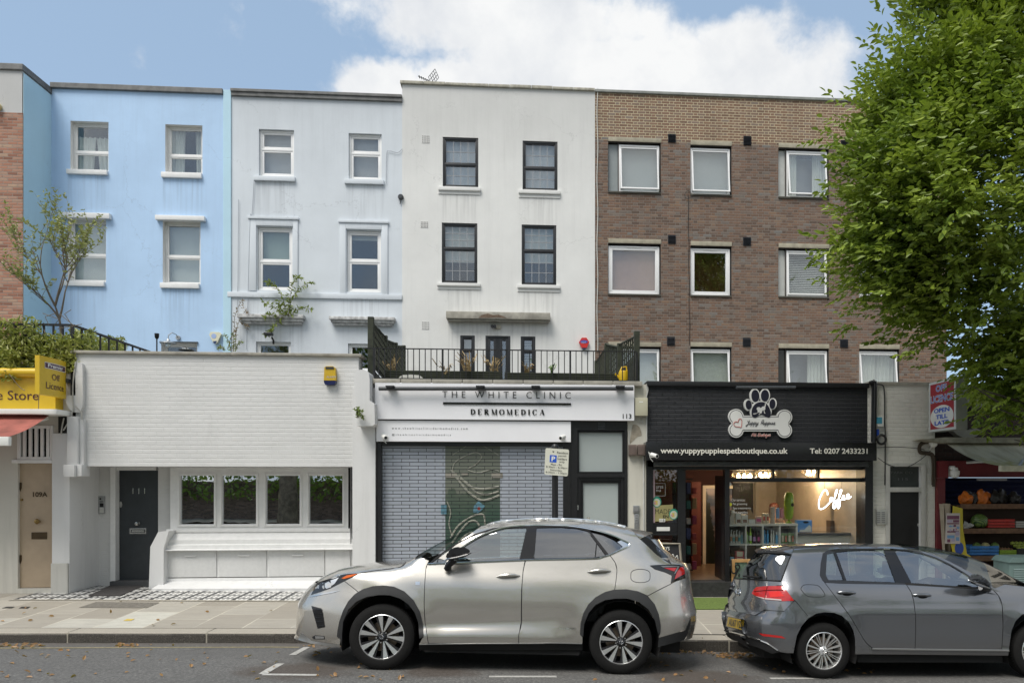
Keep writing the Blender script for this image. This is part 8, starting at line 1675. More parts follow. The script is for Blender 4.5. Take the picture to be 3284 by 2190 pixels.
sp_ = Cp('spoiler', b_((1577, 169), (1700, 186), (1785, 206), (1655, 257)), SIL, .01, 10); Cp('spoiler_fin', b_((1655, 259), (1785, 208), (1762, 268), (1790, 300), (1860, 365), (1930, 440), (1960, 505), (1880, 458), (1800, 398), (1720, 318)), LDK, .004, 10, sp_)
car.bridge('bonnet', a_((262, 682), (330, 660), (420, 634), (520, 602), *shut), SIL, 2, lambda p: float(lex_top(p[0]))); car.bridge('windscreen', a_((1200, 461), (1260, 440), (1330, 385), (1430, 318), (1530, 262), (1640, 210), (1740, 172), (1830, 150)), SCREEN, 2, lambda p: float(lex_top(p[0]))); car.bridge('roof', b_(*roof_edge), SIL, 2, lambda p: float(lex_top(p[0])))
car.bridge('tailgate', b_((1655, 262), (1760, 360), (1880, 470), (1960, 508), (2050, 520), (2090, 600), (2097, 640)), SIL, 0, lambda p: float(np.interp(p[2], rz, rx_))); car.bridge('bumper_rear_face', b_((2097, 642), (2104, 800), (2146, 914), (2147, 1000), (2110, 1190), (2082, 1236)), SIL, 0, lambda p: float(np.interp(p[2], rz, rx_))); car.bridge('grille', a_((262, 686), (200, 773), (150, 864), (134, 1000), (130, 1150), (82, 1215), (84, 1236)), SIL, 0, lambda p: float(np.interp(p[2], fz_, fx_)))
car.bridge('spoiler_top', b_((1577, 168), (1680, 184), (1780, 205)), SIL, 2, lambda p: float(lex_top(p[0])))
mb = MB(); q = car.pts(b_((1352, 110), (1436, 122)), 0); ant = [(q[0][0], 0, float(lex_top(q[0][0])) - .01), (q[1][0] - .03, 0, float(lex_top(q[1][0])) + .055), (q[1][0], 0, float(lex_top(q[1][0])) + .05), (q[1][0] + .01, 0, float(lex_top(q[1][0])) - .01)]; mb.add([(x, y + d_, z) for d_ in (-.02, .02) for x, y, z in ant], [(0, 1, 2, 3), (7, 6, 5, 4), (0, 4, 5, 1), (1, 5, 6, 2), (2, 6, 7, 3)]); car.mesh('aerial_fin', mb.v, mb.f, SIL, None, False)
# door mirror
def mirror(car, pts3, foot, mcap, parent, strip=None):
 bm = bmesh.new(); [bm.verts.new(p) for p in pts3]; bmesh.ops.convex_hull(bm, input=bm.verts[:]); bmesh.ops.bevel(bm, geom=bm.edges[:], offset=.012, segments=2, affect='EDGES'); mb = MB(); mb.bm(bm); o = car.mesh('mirror', mb.v, mb.f, mcap, parent)
 mb = MB(); mb.tube(foot, [.045, .04, .045], 8); car.mesh('mirror_arm', mb.v, mb.f, PIANO, o)
 if strip: mb = MB(); mb.tube(strip, .007, 5); car.mesh('mirror_strip', mb.v, mb.f, CHROME, o)
def mpts(px, near, far): d1, d2 = car.plane(px, near), car.plane(px, far); c = d2.mean(0); return [tuple(v) for v in d1] + [tuple(c + (v - c) * .8) for v in d2]
mp = a_((1492, 452), (1510, 392), (1562, 347), (1640, 333), (1708, 350), (1744, 390), (1730, 418), (1610, 456), (1520, 478)); Yn, Yf = -1.06, -.90
f_ = car.plane(a_((1512, 548), (1530, 505), (1580, 460)), -.93); mirror(car, mpts(mp, Yn, Yf), [tuple(f_[0] + (0, .05, 0)), tuple(f_[1]), tuple(f_[2])], BLACK, fd, [tuple(v) for v in car.plane(a_((1478, 490), (1500, 458), (1600, 440), (1710, 412)), Yn - .012)])
# badges
def ctext(car, s_, px4, m, par, off, bold=0, name='badge'):
 mb = MB(); (x0, y0), (x1, y1), (x2, y2), (x3, y3) = px4; bil = lambda u, v: (x0 + (x1 - x0) * u + (x3 - x0) * v + (x0 - x1 + x2 - x3) * u * v, y0 + (y1 - y0) * u + (y3 - y0) * v + (y0 - y1 + y2 - y3) * u * v)
 txt(mb, s_, 0, 0, 1, 1, 0, bold=bold); mb.v = [tuple(q) for q in car.pts([bil(x, 1 - z) for x, y, z in mb.v], off)]; return car.mesh(name, mb.v, mb.f, m, par, False, smooth=False)
ctext(car, 'HYBRID', b_((883, 1115), (1038, 1115), (1034, 1130), (887, 1130)), CHROME, rd, .003, .02); Cp('badge', a_((1208, 672), (1250, 672), (1248, 702), (1206, 702)), CHROME, .004, 6, None, False)
w0 = .785 + .1125
for cx in (-HB, HB):
 for sd_ in (-1, 1): wheel(car, cx, .362, sd_, .362, .247, .225, w0, 'suv'); liner(car, cx, .362, .46, sd_, .86, .5)
under(car, -2.1, 2.1, .5, .2, .5); under(car, -HB + .47, HB - .47, .84, .2, .42)
cabin(car, -1, (-.05, .85), .55, -.95, .37)
# ------------------------------------------------ dark grey hatchback, nose to the right
c_ = lambda *q: [(2280 + x / 3.267, 1700 + y / 3.267) for x, y in q]
d_ = lambda *q: [(2696 + x / 3.267, 1700 + y / 3.267) for x, y in q]
pA = P(2644.3, 2076, 8.0); M = car_matrix((pA.x, 8.1), (pA.x + 2.62, 8.14), 1.52); GB = 1.31
car = Car(M, None, None, 'hatch')
tp = car.plane(c_((240, 505), (300, 420), (380, 310), (440, 235), (500, 185), (600, 163), (750, 148), (900, 139), (1100, 131), (1300, 128), (1900, 140)) + d_((750, 160), (850, 178), (1000, 213), (1150, 268), (1300, 348), (1420, 428), (1560, 500), (1700, 555)))
gx_, gz_ = np.append(tp[:, 0], [tp[-1, 0] + .3, 1.9, 2.08]), np.append(tp[:, 2], [tp[-1, 2] - .04, .80, .68])
def golf_top(x): return np.interp(x, gx_, gz_)
gzw, gw = [.12, .2, .27, .31, .35, .45, .6, .72, .775, .80, .92, 1.0, 1.06, 1.2, 1.34, 1.45, 1.55], [.74, .82, .876, .890, .878, .884, .892, .897, .899, .888, .866, .842, .815, .752, .688, .63, .56]
xrz, xrx = [.15, .3, .45, .62, .70, .74, .8, 1.0, 1.06, 1.5], [-1.98, -2.06, -2.12, -2.13, -2.10, -2.05, -2.06, -2.00, -1.99, -1.99]
def golfW(x, z):
 w = np.interp(z, gzw, gw)
 for cx in (-GB, GB): r = np.hypot(x - cx, (z - .32)); w = w + .02 * np.exp(-((r - .40) / .1) ** 2)
 w = w * se((x - np.interp(z, xrz, xrx)) / .62, 3.2) * se((2.1 - x) / 1.0, 2.5)
 t = golf_top(x); zb = t - .13; h = np.clip((z - zb) / .13, 0, 1); return np.where(z > t, 0, w * (1 - h ** 3.4) ** (1 / 3.4))
car.Wf = golfW; Cp = car.panel
t = T('parked_car', 'dark grey hatchback with red tail lights and yellow rear number plate', 'car'); t.matrix_world = M; car.root = t
GRY = paint('dark grey metallic paint', (.15, .158, .172), .7, .22)
arch = [(868, 1284), (880, 1200), (900, 1100), (950, 1000), (1020, 920), (1100, 872), (1190, 856), (1290, 862), (1370, 892), (1440, 952), (1490, 1040), (1510, 1130), (1513, 1250)]
cut = [(1190, 548), (1300, 692), (1450, 892), (1540, 1042), (1600, 1142), (1640, 1192), (1682, 1228)]
Cp('rear_quarter', c_((872, 190), (1000, 184), (1180, 180), (1340, 176), (1340, 190), (1230, 208), (1172, 238), (1150, 350), (1140, 470), (1168, 522), *cut, (1690, 1292), (1513, 1296), *arch[4:][::-1], (1012, 892), (887, 738), (872, 733), (800, 640), (752, 570), (737, 530), (792, 380), (842, 250)), GRY)
rd = Cp('rear_door', c_((1196, 548), (1306, 692), (1456, 892), (1546, 1042), (1606, 1142), (1646, 1190), (1690, 1226)) + d_((776, 1240), (782, 1100), (782, 900), (762, 740), (737, 650), (688, 572), (668, 564), (0, 556)), GRY)
fd = Cp('front_door', d_((694, 572), (743, 650), (768, 740), (788, 900), (788, 1100), (782, 1240), (1684, 1250), (1698, 1000), (1688, 780), (1648, 680), (1586, 618), (1300, 606)), GRY)
Cp('front_wing', d_((1592, 618), (1654, 680), (1694, 780), (1704, 1000), (1690, 1252), (1762, 1254), (1775, 1150), (1790, 1050), (1830, 950), (1900, 880), (2000, 850), (2117, 840), (2117, 600), (1930, 590), (1720, 566)), GRY, step=16)
bp = Cp('rear_bumper', c_((110, 850), (180, 838), (465, 890), (562, 832), (765, 850), (870, 742), (887, 742), (1010, 894), (1018, 920), (950, 1000), (900, 1100), (880, 1200), (864, 1284), (800, 1284), (728, 1272), (560, 1172), (480, 1140), (200, 1085), (150, 1060), (130, 1000), (112, 920)), GRY)
Cp('rear_diffuser', c_((150, 1062), (200, 1087), (480, 1142), (560, 1174), (726, 1272), (640, 1292), (500, 1228), (220, 1145), (170, 1110)), TRIM, .002, 10, bp); car.line('chrome_strip', c_((140, 1048), (300, 1085), (500, 1145), (600, 1190), (700, 1258)), .008, CHROME, .006, bp, mirror=False)
tg = Cp('tailgate', c_((235, 507), (735, 530), (752, 572), (600, 580), (475, 592), (425, 660), (500, 702), (560, 724), (755, 740), (865, 740), (765, 846), (560, 830), (465, 886), (180, 836), (176, 700), (190, 600)), GRY, mirror=False)
Cp('rear_window', c_((262, 488), (320, 415), (400, 320), (470, 248), (600, 230), (840, 250), (790, 380), (735, 526), (500, 516)), glass('dark rear glass', (.30, .34, .33), .12), .002, 10, tg, False); car.lines('window_seal', [c_((250, 506), (500, 518), (735, 530)), c_((735, 528), (790, 382), (840, 252))], .008, GAP, .004, tg, False)
spz = Cp('spoiler', c_((455, 206), (520, 180), (600, 164), (750, 160), (868, 188), (842, 248), (760, 222), (600, 212), (480, 236)), GRY, .03, 10, tg, False); Cp('spoiler_lip', c_((480, 238), (600, 214), (760, 224), (842, 250), (700, 240), (560, 236)), GAP, .026, 10, tg, False)
tl = Cp('tail_light', c_((425, 660), (445, 625), (475, 592), (590, 581), (748, 580), (800, 640), (872, 736), (755, 740), (560, 724), (500, 702)), LRED, .004, 8, None, True)
Cp('clear_lens', c_((470, 688), (560, 706), (740, 722), (738, 735), (560, 720), (500, 700)), mat('pale lens', (.5, .42, .40), .12, var=0), .01, 8, tl); Cp('inner_lens', c_((600, 640), (720, 636), (770, 690), (620, 700)), mat('bright red lens', (.62, .02, .015), .1, var=0), .008, 8, tl); car.lines('lamp_ridge', [c_((450, 640), (600, 625), (760, 622)), c_((590, 582), (560, 722))], .004, mat('dark red', (.10, .004, .004), .2, var=0), .008, tl)
Cp('reflector', c_((500, 1076), (740, 1106), (784, 1132), (545, 1106)), LRED, .006, 8, bp)
pl = Cp('number_plate', c_((180, 905), (343, 941), (334, 1043), (164, 1000)), mat('yellow plate', (.55, .36, .02), .35, var=.04), .022, 10, bp, False); ctext(car, 'AU67 VZF', c_((190, 920), (331, 950), (326, 1030), (184, 993)), INK, pl, .028, .03, 'lettering'); Cp('plate_recess', c_((150, 892), (365, 938), (380, 990), (366, 1062), (150, 1010)), LDK, .003, 10, bp, False)
car.lines('maker_badge', [c_(*[(285 + 22 * cos(t), 638 + 45 * sin(t)) for t in np.linspace(0, 2 * pi, 24)]), c_((272, 604), (281, 640), (286, 622), (291, 642), (301, 606)), c_((266, 622), (276, 672), (286, 648), (296, 674), (306, 626))], .0055, CHROME, .012, tg, False); ctext(car, 'TSI', c_((475, 765), (525, 768), (523, 788), (473, 784)), CHROME, tg, .006, .02)
car.line('wiper', c_((340, 478), (400, 482), (505, 492)), .012, GAP, .03, tg, mirror=False); car.line('tailgate_gap', c_((180, 838), (465, 889), (562, 831), (766, 848)), .005, GAP, .002, tg, k=1, mirror=False)
Cp('rear_window_side', c_((1310, 225), (1500, 207), (1804, 200)) + d_((575, 543), (61, 525)), CARG, -.008, 12, rd); Cp('quarter_light', c_((1216, 246), (1282, 230), (1390, 520), (1232, 520), (1204, 470)), CARG, -.008, 10, rd)
Cp('front_window', d_((562, 206), (700, 217), (850, 247), (1000, 297), (1150, 367), (1300, 457), (1420, 540), (1480, 592), (1300, 590), (742, 550)), CARG, -.008, 12, fd)
Cp('centre_pillar', d_((446, 200), (560, 204), (740, 551), (576, 546)), PIANO, .0, 10); Cp('window_bar', c_((1282, 228), (1312, 224), (1420, 524), (1390, 522)), PIANO, .002, 8, rd)
for q in (c_((1230, 212), (1310, 200), (1500, 190), (1810, 186), (1810, 203), (1500, 210), (1310, 228)), c_((1172, 240), (1230, 212), (1310, 228), (1282, 232), (1216, 248), (1204, 470), (1232, 520), (1196, 546), (1168, 522), (1142, 470), (1150, 350)), c_((1196, 546), (1232, 520), (1400, 524)) + d_((576, 545), (680, 552), (680, 566), (0, 556))): Cp('window_surround', q, LDK, .003, 10)
Cp('window_surround', d_((555, 190), (700, 202), (850, 232), (1000, 282), (1150, 352), (1300, 442), (1420, 524), (1480, 590), (1420, 540), (1300, 457), (1150, 367), (1000, 297), (850, 247), (700, 217), (560, 206)), LDK, .003, 10); Cp('window_seal', d_((670, 551), (742, 552), (1300, 592), (1560, 598), (1560, 612), (1300, 606), (690, 570)), GAP, .003, 12)
redge = [(872, 188), (1000, 182), (1180, 178), (1340, 174), (1500, 170), (1700, 168), (1921, 172)]
Cp('roof_side', c_((1340, 176), (1500, 172), (1700, 170), (1921, 174)) + d_((650, 180), (800, 202), (950, 244), (1100, 305), (1250, 380), (1400, 466), (1500, 530), (1590, 590), (1586, 612), (1480, 590), (1420, 524), (1300, 442), (1150, 352), (1000, 282), (850, 232), (700, 202), (555, 190), (446, 186)) + c_((1500, 190), (1340, 196)), GRY)
gt = lambda p: float(golf_top(p[0]))
car.bridge('roof', c_(*redge) + d_((650, 178)), GRY, 2, gt); car.bridge('windscreen', d_((650, 178), (800, 200), (950, 242), (1100, 303), (1250, 378), (1400, 464), (1500, 528), (1590, 588)), SCREEN, 2, gt)
edge = [np.array([x, -golfW(np.array(x), np.array(golf_top(x) - .06)), golf_top(x) - .06]) for x in np.linspace(float(car.pts(d_((1720, 566)))[0, 0]) - .35, 2.0, 12)]
car.bridge('bonnet', edge, GRY, 2, gt)
zz = [.2, .35, .5, .62, .7]; car.bridge('front_bumper', [np.array([1.78, -golfW(np.array(1.78), np.array(z)), z]) for z in zz], GRY, 0, lambda p: 2.1)
mb = MB(); mb.face([(1.7, -.86, .2), (1.78, -.84, .2), (1.78, -.82, .7), (1.7, -.84, .7)]); car.mesh('bumper_side', mb.v, mb.f, GRY)
car.line('sill_strip', c_((1690, 1240)) + d_((600, 1245), (1100, 1252), (1690, 1258), (1762, 1262)), .012, mat('satin lip'), .0); Cp('sill', c_((1513, 1298), (1690, 1252)) + d_((780, 1258), (1760, 1272), (1756, 1310), (700, 1300), (160, 1296)), GRY, -.01, 16)
for par, cc in ((rd, (70, 656)), (fd, (862, 683))):
 mb = MB(); q = car.pts(d_((cc[0] - 92, cc[1] - 6), (cc[0] - 60, cc[1] - 10), (cc[0], cc[1] - 10), (cc[0] + 60, cc[1] - 6), (cc[0] + 92, cc[1])), .03); q[[0, -1], 1] += .022; mb.tube([V_(v) for v in q], [.012, .018, .019, .018, .012], 8); hh = car.mesh('handle', mb.v, mb.f, GRY, par); Cp('handle_cup', d_(*oval(cc[0], cc[1] + 10, 50, 20)), GAP, .002, 8, par)
car.lines('panel_gaps', [c_(*[(x + 3, y) for x, y in cut], (1700, 1232)), d_((691, 571), (740, 650), (765, 740), (785, 900), (785, 1100), (779, 1240)), d_((1589, 617), (1651, 680), (1691, 780), (1701, 1000), (1687, 1252)), c_((872, 737), (887, 740), (1011, 893)), c_(*[(1068 + x, 632 + y) for x, y in ((-128, -20), (-90, -62), (40, -58), (90, -20), (126, 40), (100, 62), (-40, 60), (-90, 28), (-128, -20))])], .0035, GAP, .0)
mp = d_((1330, 500), (1345, 468), (1420, 452), (1500, 482), (1560, 542), (1584, 602), (1562, 617), (1450, 590), (1352, 548)); f_ = car.plane(d_((1600, 615), (1520, 610), (1470, 590)), -.95); mirror(car, mpts(mp, -1.06, -.90), [tuple(f_[0] + (.0, .1, 0)), tuple(f_[1]), tuple(f_[2])], GRY, fd, [tuple(v) for v in car.plane(d_((1340, 520), (1450, 560), (1560, 604)), -1.072)])
for cx in (-GB, GB):
 for sd_ in (-1, 1): wheel(car, cx, .318, sd_, .318, .213, .215, .76 + .105, 'golf'); liner(car, cx, .318, .40, sd_, .85, .5)
under(car, -1.9, 1.8, .5, .18, .42); under(car, -GB + .42, GB - .42, .80, .18, .40)
cabin(car, 1, (.18, -.72), .46, 1.0, .36)
# ================================================================== PLANTS
def leaf_mat(name, lit, dark, back=None, rough=.45):
 if name in MATS: return MATS[name]
 m = bpy.data.materials.new(name); m.use_nodes = True; t = NT(m.node_tree); t.n.clear(); p = t.pos()
 f = t.m('ADD', t.m('MULTIPLY', t.noise(p, 1.1, 3), .7), t.m('MULTIPLY', t.noise(p, 17, 2), .5))
 c = t.ramp(f, [(.36, dark), (.78, lit)]); b = t.new('ShaderNodeBsdfPrincipled'); t.put(b.inputs['Base Color'], c); b.inputs['Roughness'].default_value = rough
 tr = t.new('ShaderNodeBsdfTranslucent'); t.put(tr.inputs[0], t.mix(.5, c, (.30, .42, .04))); mx = t.new('ShaderNodeMixShader'); mx.inputs[0].default_value = .25
 t.l.new(b.outputs[0], mx.inputs[1]); t.l.new(tr.outputs[0], mx.inputs[2]); t.l.new(mx.outputs[0], t.new('ShaderNodeOutputMaterial').inputs[0]); MATS[name] = m; return m
def leaves(name, pos, dirs, size, m, par=None, wid=.5, seed=1, up=.7):
 """leaf blades folded along the midrib: pos (n,3) the stalk end, dirs (n,3) the way the blade points"""
 g = np.random.default_rng(seed); n = len(pos); d = dirs / np.linalg.norm(dirs, axis=1)[:, None]; nrm = g.normal(size=(n, 3)) * .55 + np.array([0, -.25, up]); s = np.cross(d, nrm); s /= np.linalg.norm(s, axis=1)[:, None] + 1e-9; nn = np.cross(s, d)
 L = (size * g.uniform(.65, 1.2, n))[:, None]; h_ = s * L * wid * .5; u_ = nn * L * .09; m1 = pos + d * L * .3; m2 = pos + d * L * .66
 v = np.stack([pos, m1 + h_ * .9 + u_, m2 + h_ * .8 + u_ * .6, pos + d * L - nn * L * .12, m2 - h_ * .8 + u_ * .6, m1 - h_ * .9 + u_], 1).reshape(-1, 3)
 if par is not None: v = v - np.array(base_of(par))
 k = np.arange(n) * 6; fs = np.concatenate([np.stack([k, k + 3, k + 2, k + 1], 1), np.stack([k, k + 5, k + 4, k + 3], 1)]); me = bpy.data.meshes.new(name); me.from_pydata(v.tolist(), [], fs.tolist()); me.materials.append(m); o = bpy.data.objects.new(name, me); COL.objects.link(o); o.parent = par; return o
BARK = mat('dark bark', (.055, .045, .035), .9, var=.4, vs=9, bump=.8, bs=30); TWIG = mat('grey brown twig', (.17, .14, .105), .85, var=.3)
g = np.random.default_rng(5)
# hornbeam whose crown hangs into the photograph's edge
t = T('tree', 'large leafy green tree in front of the brick flats, its trunk out of frame', 'tree', (9.6, 11.0, zpave(9.6, 11)))
edge_ = np.array([(2980, -700), (2900, -300), (2845, 0), (2800, 84), (2776, 182), (2748, 307), (2775, 345), (2728, 400), (2704, 559), (2694, 698), (2685, 838), (2700, 950), (2735, 1006), (2820, 1062), (2945, 1112), (3000, 1187), (3030, 1257), (3020, 1320), (3130, 1385), (3300, 1445), (3500, 1450)])
def sprigs(N, g):
 out = []
 while len(out) < N:
  py = g.uniform(-750, 1450); xl = 128 + 75 * max(0, min(1, (py - 1000) / 180)) + 75 * max(0, min(1, (420 - py) / 260)) + np.interp(py + 55, edge_[:, 1], edge_[:, 0]) + 22 * sin(py * .021) + 12 * sin(py * .057 + 1); px = xl + abs(g.normal()) * 330 if g.random() < .6 else g.uniform(xl, 3900); f = min(1, (px - xl) / 520); yw = math.sqrt(max(.02, 1 - (1 - f) ** 2)) * (1.5 if py < 290 else 2.1 * min(1, .55 + (py - 290) / 350, max(.22, 1 - (py - 640) / 620)))
  if py > 1435 or px > 3650 or (px > 3330 and g.random() < .55): continue
  Y = 10.6 + yw * (g.uniform(-1, 1) if g.random() < .35 else -abs(g.uniform(.55, 1)) if g.random() < .75 else g.uniform(.2, .55))
  if px > 3950: continue
  q = P(px, py, Y); hole_ = sin(q.x * 3.1 + 1.3) * sin(q.z * 2.3 + .4)
  if hole_ > .38 and g.random() < .85: continue
  out.append((q.x, q.y, q.z, f))
 return np.array(out)
ctr = sprigs(420, g); sp_ = np.repeat(ctr, 27, 0); sp_[:, :3] += g.normal(size=(len(sp_), 3)) * np.array([.30, .30, .24]); cen = np.array([9.4, 10.9, 0]); od = sp_[:, :3] - cen; od[:, 2] = 0; od /= np.linalg.norm(od, axis=1)[:, None] + 1e-6; dn = od * .75 + g.normal(size=od.shape) * .32; dn[:, 2] += np.interp(sp_[:, 2], [3, 6, 9, 12], [-.25, .1, .75, 1.3]); dn /= np.linalg.norm(dn, axis=1)[:, None]
K = 8; ps, ds = [], []
side_ = np.cross(dn, np.array([0, 0, 1.0])); side_ /= np.linalg.norm(side_, axis=1)[:, None] + 1e-6
for k in range(K):
 a = sp_[:, :3] + dn * (.05 + .045 * k) + g.normal(size=od.shape) * .008; sg_ = 1 if k % 2 else -1; dd = dn * .7 + side_ * sg_ * .75 + np.array([0, 0, -.25]) + g.normal(size=od.shape) * .15; ps.append(a); ds.append(dd if k < K - 1 else dn)
leaves('crown', np.concatenate(ps), np.concatenate(ds), .122, leaf_mat('hornbeam leaf', (.32, .39, .045), (.09, .17, .022)), t, .52, 3)
mb = MB(); b0 = V_((9.6, 11.0, zpave(9.6, 11) - .1)); mb.tube([b0, b0 + V_((0, 0, 1.6)), b0 + V_((-.05, 0, 3.6)), b0 + V_((-.2, -.1, 6)), b0 + V_((-.2, 0, 11.5))], [.26, .2, .18, .13, .03], 12); mb.build('trunk', BARK, t, smooth=True)
mb = MB()
for px, Y, h0, r in (((2990, 1060), 10.6, 2.6, .075), ((3060, 900), 10.1, 3.0, .06), ((2950, 700), 10.6, 3.4, .06), ((3050, 380), 10.9, 4.6, .06), ((2960, 150), 10.7, 5.6, .05), ((3150, 1250), 10.0, 2.2, .05), ((3180, 100), 11.2, 6, .05)):
 e = P(*px, Y); a = b0 + V_((-.05, 0, h0)); m_ = a.lerp(e, .5) + V_((.1, 0, .35 if e.z > a.z + 1 else .1)); mb.tube([V_(q) for q in spline([a, m_, e], 6)], [r * (1 - .8 * i / 12) for i in range(13)], 7)
 for k in range(5): s0 = a.lerp(e, .4 + .12 * k); mb.tube([s0, s0 + V_((g.uniform(-.7, .1), g.uniform(-.6, .6), g.uniform(-.1, .7)))], [.018, .006], 5)
mb.build('limbs', BARK, t, smooth=True)
# straggly little tree and creeper on the terrace of the yellow shop
t = T('small_tree', 'sparse twiggy young tree behind the creeper covered railing', 'tree', P(218, 1180, 14.2)); tw = MB(); lp, ld = [], []; gr = random.Random(4)
def grow(a, d, L, r, lv):
 p = a; pts = [p]; n = 5
 for i in range(n): d = (d + V_((gr.uniform(-.16, .16), gr.uniform(-.16, .16), gr.uniform(-.02, .12)))).normalized(); p = p + d * L / n; pts.append(p)
 tw.tube(pts, [r * (1 - .65 * i / n) for i in range(n + 1)], 5)
 if lv >= 2:
  for q in pts[1:]:
   if gr.random() < (.9 if q.z > Zt - .3 else .35):
    for _ in range(gr.randint(1, 3)): lp.append(q); ld.append(V_((gr.uniform(-1, 1), gr.uniform(-1, 1), gr.uniform(-.2, 1.2))))
 if lv < 4:
  for i in range((5, 4, 3, 2)[lv]): q = pts[gr.randint(2, n)] if lv else pts[n - (i > 2)]; nd = (d + V_((gr.uniform(-.75, .75), gr.uniform(-.55, .55), gr.uniform(-.2, .45)))).normalized(); grow(q, nd, L * gr.uniform(.55, .85), r * .5, lv + 1)
a = P(214, 1190, 14.2); Zt = P(214, 900, 14.2).z; grow(a, V_((.08, 0, 1)), 1.2, .04, 0); tw.build('trunk', TWIG, t, smooth=True)
leaves('crown', np.array([v[:] for v in lp]), np.array([v[:] for v in ld]), .075, leaf_mat('olive leaf', (.42, .43, .17), (.26, .28, .09)), t, .45, 8)
YT = 13.0; t = T('terrace_railing', 'black iron railing half buried in creeper above the yellow shop', 'railing', P(100, 1185, YT)); zt_ = P(150, 1041, YT).z; zb_ = P(150, 1188, YT).z; xe = P(232, 1100, YT).x; x = xe
mb = MB(); mb.box(xe - 3, xe, YT - .02, YT + .02, zt_ - .02, zt_ + .015); mb.box(xe - .02, xe + .02, YT + .021, YU - .3, zt_ - .02, zt_ + .015); mb.build('rail', BLACK, t)
for i in range(16): mb = MB(); x = xe - i * .155; r_ = .022 if i % 5 == 0 else .012; mb.box(x - r_, x + r_, YT - r_, YT + r_, zb_ - .1, zt_ - .021); mb.build('post' if i % 5 == 0 else 'baluster', BLACK, t)
for i in range(1, 24): mb = MB(); y = YT + i * .27; mb.box(xe - .012, xe + .012, y - .012, y + .012, zb_ - .1, zt_ - .021); mb.build('baluster', BLACK, t)
def cloud(n, boxes, g):
 out = []
 for (x0, x1, y0, y1, Y0, Y1, w_) in boxes:
  for _ in range(int(n * w_)): out.append(P(g.uniform(x0, x1), y0 + (y1 - y0) * g.beta(1.6, 1.1), g.uniform(Y0, Y1))[:])
 return np.array(out)
t = T('climbing_plant', 'yellow green creeper smothering the railing above the yellow shop', 'climbing plant', P(100, 1180, YT)); c_pts = cloud(9000, ((-150, 130, 1015, 1200, 12.75, 13.3, .42), (110, 246, 1070, 1195, 12.75, 13.3, .22), (225, 300, 1060, 1135, 13.0, 15.5, .12), (250, 400, 1080, 1135, 14.5, 18.5, .12), (-150, 60, 1100, 1220, 12.5, 12.8, .1)), g); rd_ = g.normal(size=c_pts.shape); rd_[:, 2] += .3; rd_[:, 1] -= .4
leaves('foliage', c_pts, rd_, .10, leaf_mat('creeper leaf', (.36, .36, .09), (.13, .18, .04)), t, .42, 9, .5)
mb = MB()
for i in range(34): x = g.uniform(-100, 240); y = g.uniform(1040, 1180); mb.tube([P(x, y, 12.9), P(x + g.uniform(-25, 25), y - g.uniform(10, 40), 12.9 + g.uniform(-.1, .2)), P(x + g.uniform(-40, 60), y - g.uniform(20, 60), 13)], .006, 4)
for q in ([(30, 1200), (62, 1240), (80, 1252)], [(130, 1200), (124, 1310), (140, 1330)]): mb.tube([P(*v, 12.45) for v in spline(q, 4)], .006, 4)
mb.build('stems', TWIG, t)
def stems(name, label, cat, Y, paths, lm, sm, size, per, seed, par_r=.008):
 t = T(name, label, cat, P(*paths[0][0], Y)); g = np.random.default_rng(seed); mb = MB(); lp, ld = [], []
 for q in paths:
  s = [P(x, y, Y - g.uniform(.0, .12)) for x, y in spline(q, 5)]; mb.tube(s, [par_r * (1 - .6 * i / len(s)) for i in range(len(s))], 5)
  for i in range(1, len(s)):
   for _ in range(per): lp.append((s[i] + (s[i] - s[i - 1]) * g.uniform(-.5, .5))[:]); ld.append(np.array((s[i] - s[i - 1]).normalized()) * .5 + g.normal(size=3) * .7 + np.array([0, -.3, -.2]))
 mb.build('stems', sm, t); leaves('foliage', np.array(lp), np.array(ld), size, lm, t, .36, seed); return t
stems('buddleia', 'wild buddleia arching out of the peeling cornice', 'plant', YU - .15, [[(915, 1012), (908, 960), (880, 915), (858, 904)], [(920, 1012), (935, 930), (948, 895), (962, 890)], [(925, 1012), (940, 950), (970, 918), (1000, 905)], [(915, 1015), (880, 985), (845, 970)], [(930, 1012), (960, 990), (996, 991)], [(905, 1015), (882, 1045), (870, 1060), (852, 1073)], [(910, 1012), (900, 985), (892, 965)], [(922, 1014), (930, 985), (925, 950)], [(895, 1016), (870, 1010), (850, 1018)]], leaf_mat('buddleia leaf', (.26, .30, .07), (.12, .17, .04)), TWIG, .13, 3, 21)
stems('dead_climber', 'withered reddish climber at the end of the peeling cornice', 'plant', YU - .1, [[(755, 1120), (760, 1050), (785, 1000), (795, 1003)], [(758, 1080), (752, 1020), (775, 965), (780, 985)], [(765, 1030), (790, 1040), (792, 1054)], [(730, 1120), (742, 1080), (755, 1060)]], leaf_mat('withered leaf', (.30, .16, .09), (.2, .14, .08)), TWIG, .08, 2, 22)
stems('weed', 'clump of green weeds at the wall top below the dead climber', 'plant', 13.1, [[(740, 1126), (735, 1100), (722, 1075)], [(748, 1126), (750, 1090), (745, 1070)], [(755, 1126), (762, 1105), (775, 1095)], [(720, 1124), (708, 1110), (700, 1118)]], leaf_mat('buddleia leaf', (.26, .30, .07), (.12, .17, .04)), TWIG, .05, 4, 23)
stems('weed', 'small weed rooted on the scroll bracket of the white brick front', 'plant', 12.4, [[(1145, 1340), (1146, 1318), (1138, 1312)], [(1147, 1338), (1155, 1318), (1162, 1318)], [(1146, 1336), (1150, 1312), (1148, 1308)], [(1150, 1330), (1162, 1332), (1166, 1342)]], leaf_mat('weed leaf', (.2, .26, .06), (.1, .16, .03)), TWIG, .045, 5, 24)
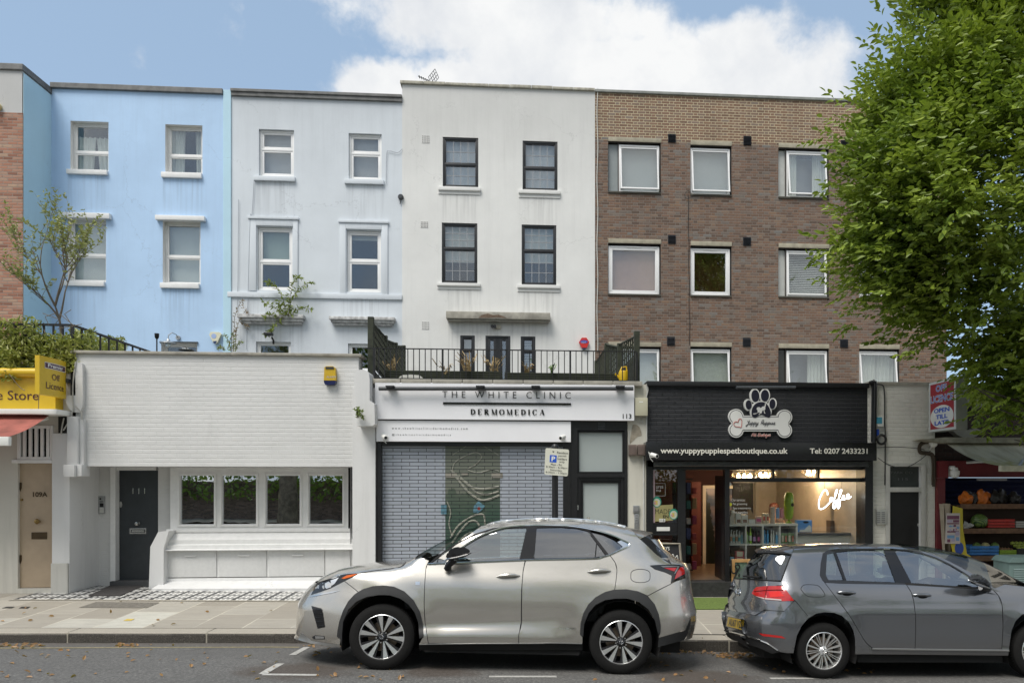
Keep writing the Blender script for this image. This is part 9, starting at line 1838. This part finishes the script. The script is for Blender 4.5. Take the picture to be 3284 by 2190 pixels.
# dry leaves in the gutter
lp = []
for (x0, x1, y0, y1, n) in ((1370, 1720, 2080, 2094, 70), (1180, 1300, 2076, 2092, 16), (2060, 2290, 2085, 2098, 50), (2290, 2420, 2092, 2112, 60), (0, 130, 2064, 2078, 40), (370, 450, 2066, 2074, 16), (960, 1100, 2064, 2110, 14), (2700, 2800, 2140, 2165, 5), (0, 900, 2066, 2180, 45), (1000, 1300, 2130, 2185, 16), (1900, 2600, 2120, 2185, 20), (0, 900, 1930, 2010, 14)):
 for _ in range(n): v = G(g.uniform(x0, x1), g.uniform(y0, y1)); lp.append((v.x, v.y, zg(v.x, v.y) + .008))
lp = np.array(lp); dd = g.normal(size=lp.shape); dd[:, 2] = abs(dd[:, 2]) * .3; tag(leaves('fallen_leaves', lp, dd, .065, leaf_mat('dry leaf', (.42, .24, .10), (.2, .10, .045)), None, .6, 31, 1.5), kind='stuff')
# the other side of the street, behind the camera: it is what the glass and the paint mirror
mb = MB(); mb.box(-26, 26, -11.4, -11.1, -.2, 2.2); tag(mb.build('garden_wall', brick_mat('old garden brick', [(0, (.16, .11, .08)), (1, (.32, .22, .16))], (.3, .26, .22), stain=.4)), 'long old brick garden wall across the street, mirrored in the panes', 'wall')
def bush(n, x0, x1, y0, y1, z0, z1, g): q = g.uniform((x0, y0, z0), (x1, y1, z1), (n, 3)); k = np.sin(q[:, 0] * 1.3) * np.sin(q[:, 0] * .47 + 1) * .5 + .5; q[:, 2] = z0 + (q[:, 2] - z0) * (.55 + .45 * k); return q
GL_ = leaf_mat('street tree leaf', (.30, .44, .08), (.08, .15, .035)); q = bush(30000, -24, 24, -11.8, -9.6, 1.3, 9.5, g); tag(leaves('hedge', q, g.normal(size=q.shape), .23, GL_, None, .7, 41), kind='stuff')
sl = P(920, 1600, 13.5); tx = sl.x / 13.5 * (27 + 8.2)
for i, (x, h, r) in enumerate(((tx, 13.5, 3.6), (3.4, 15.5, 3.3), (9.5, 13, 3.6))):
 t = T('plane_tree', ('tall plane tree across the street mirrored in the bay panes', 'tall plane tree across the street mirrored in the flats\' windows', 'broad plane tree across the street beyond the other two')[i], 'tree', (x, -8.2, .1)); mb = MB(); mb.tube([(x, -8.2, -.1), (x + .05, -8.2, 2.5), (x - .1, -8.2, 6), (x, -8.2, h - 2)], [.52, .42, .34, .08], 14); mb.build('trunk', mat('flaking plane bark', (.24, .19, .12), .85, var=.55, vs=4, bump=.4, bs=20), t, smooth=True)
 n = 3600; q = g.normal(size=(n, 3)); q = q / np.linalg.norm(q, axis=1)[:, None] * (g.uniform(.35, 1, n) ** .5)[:, None] * np.array([r, r * .8, (h - 4.5) / 2]) + np.array([x, -8.4, 4.5 + (h - 4.5) / 2]); leaves('crown', q, g.normal(size=q.shape), .32, GL_, t, .7, 50 + i)
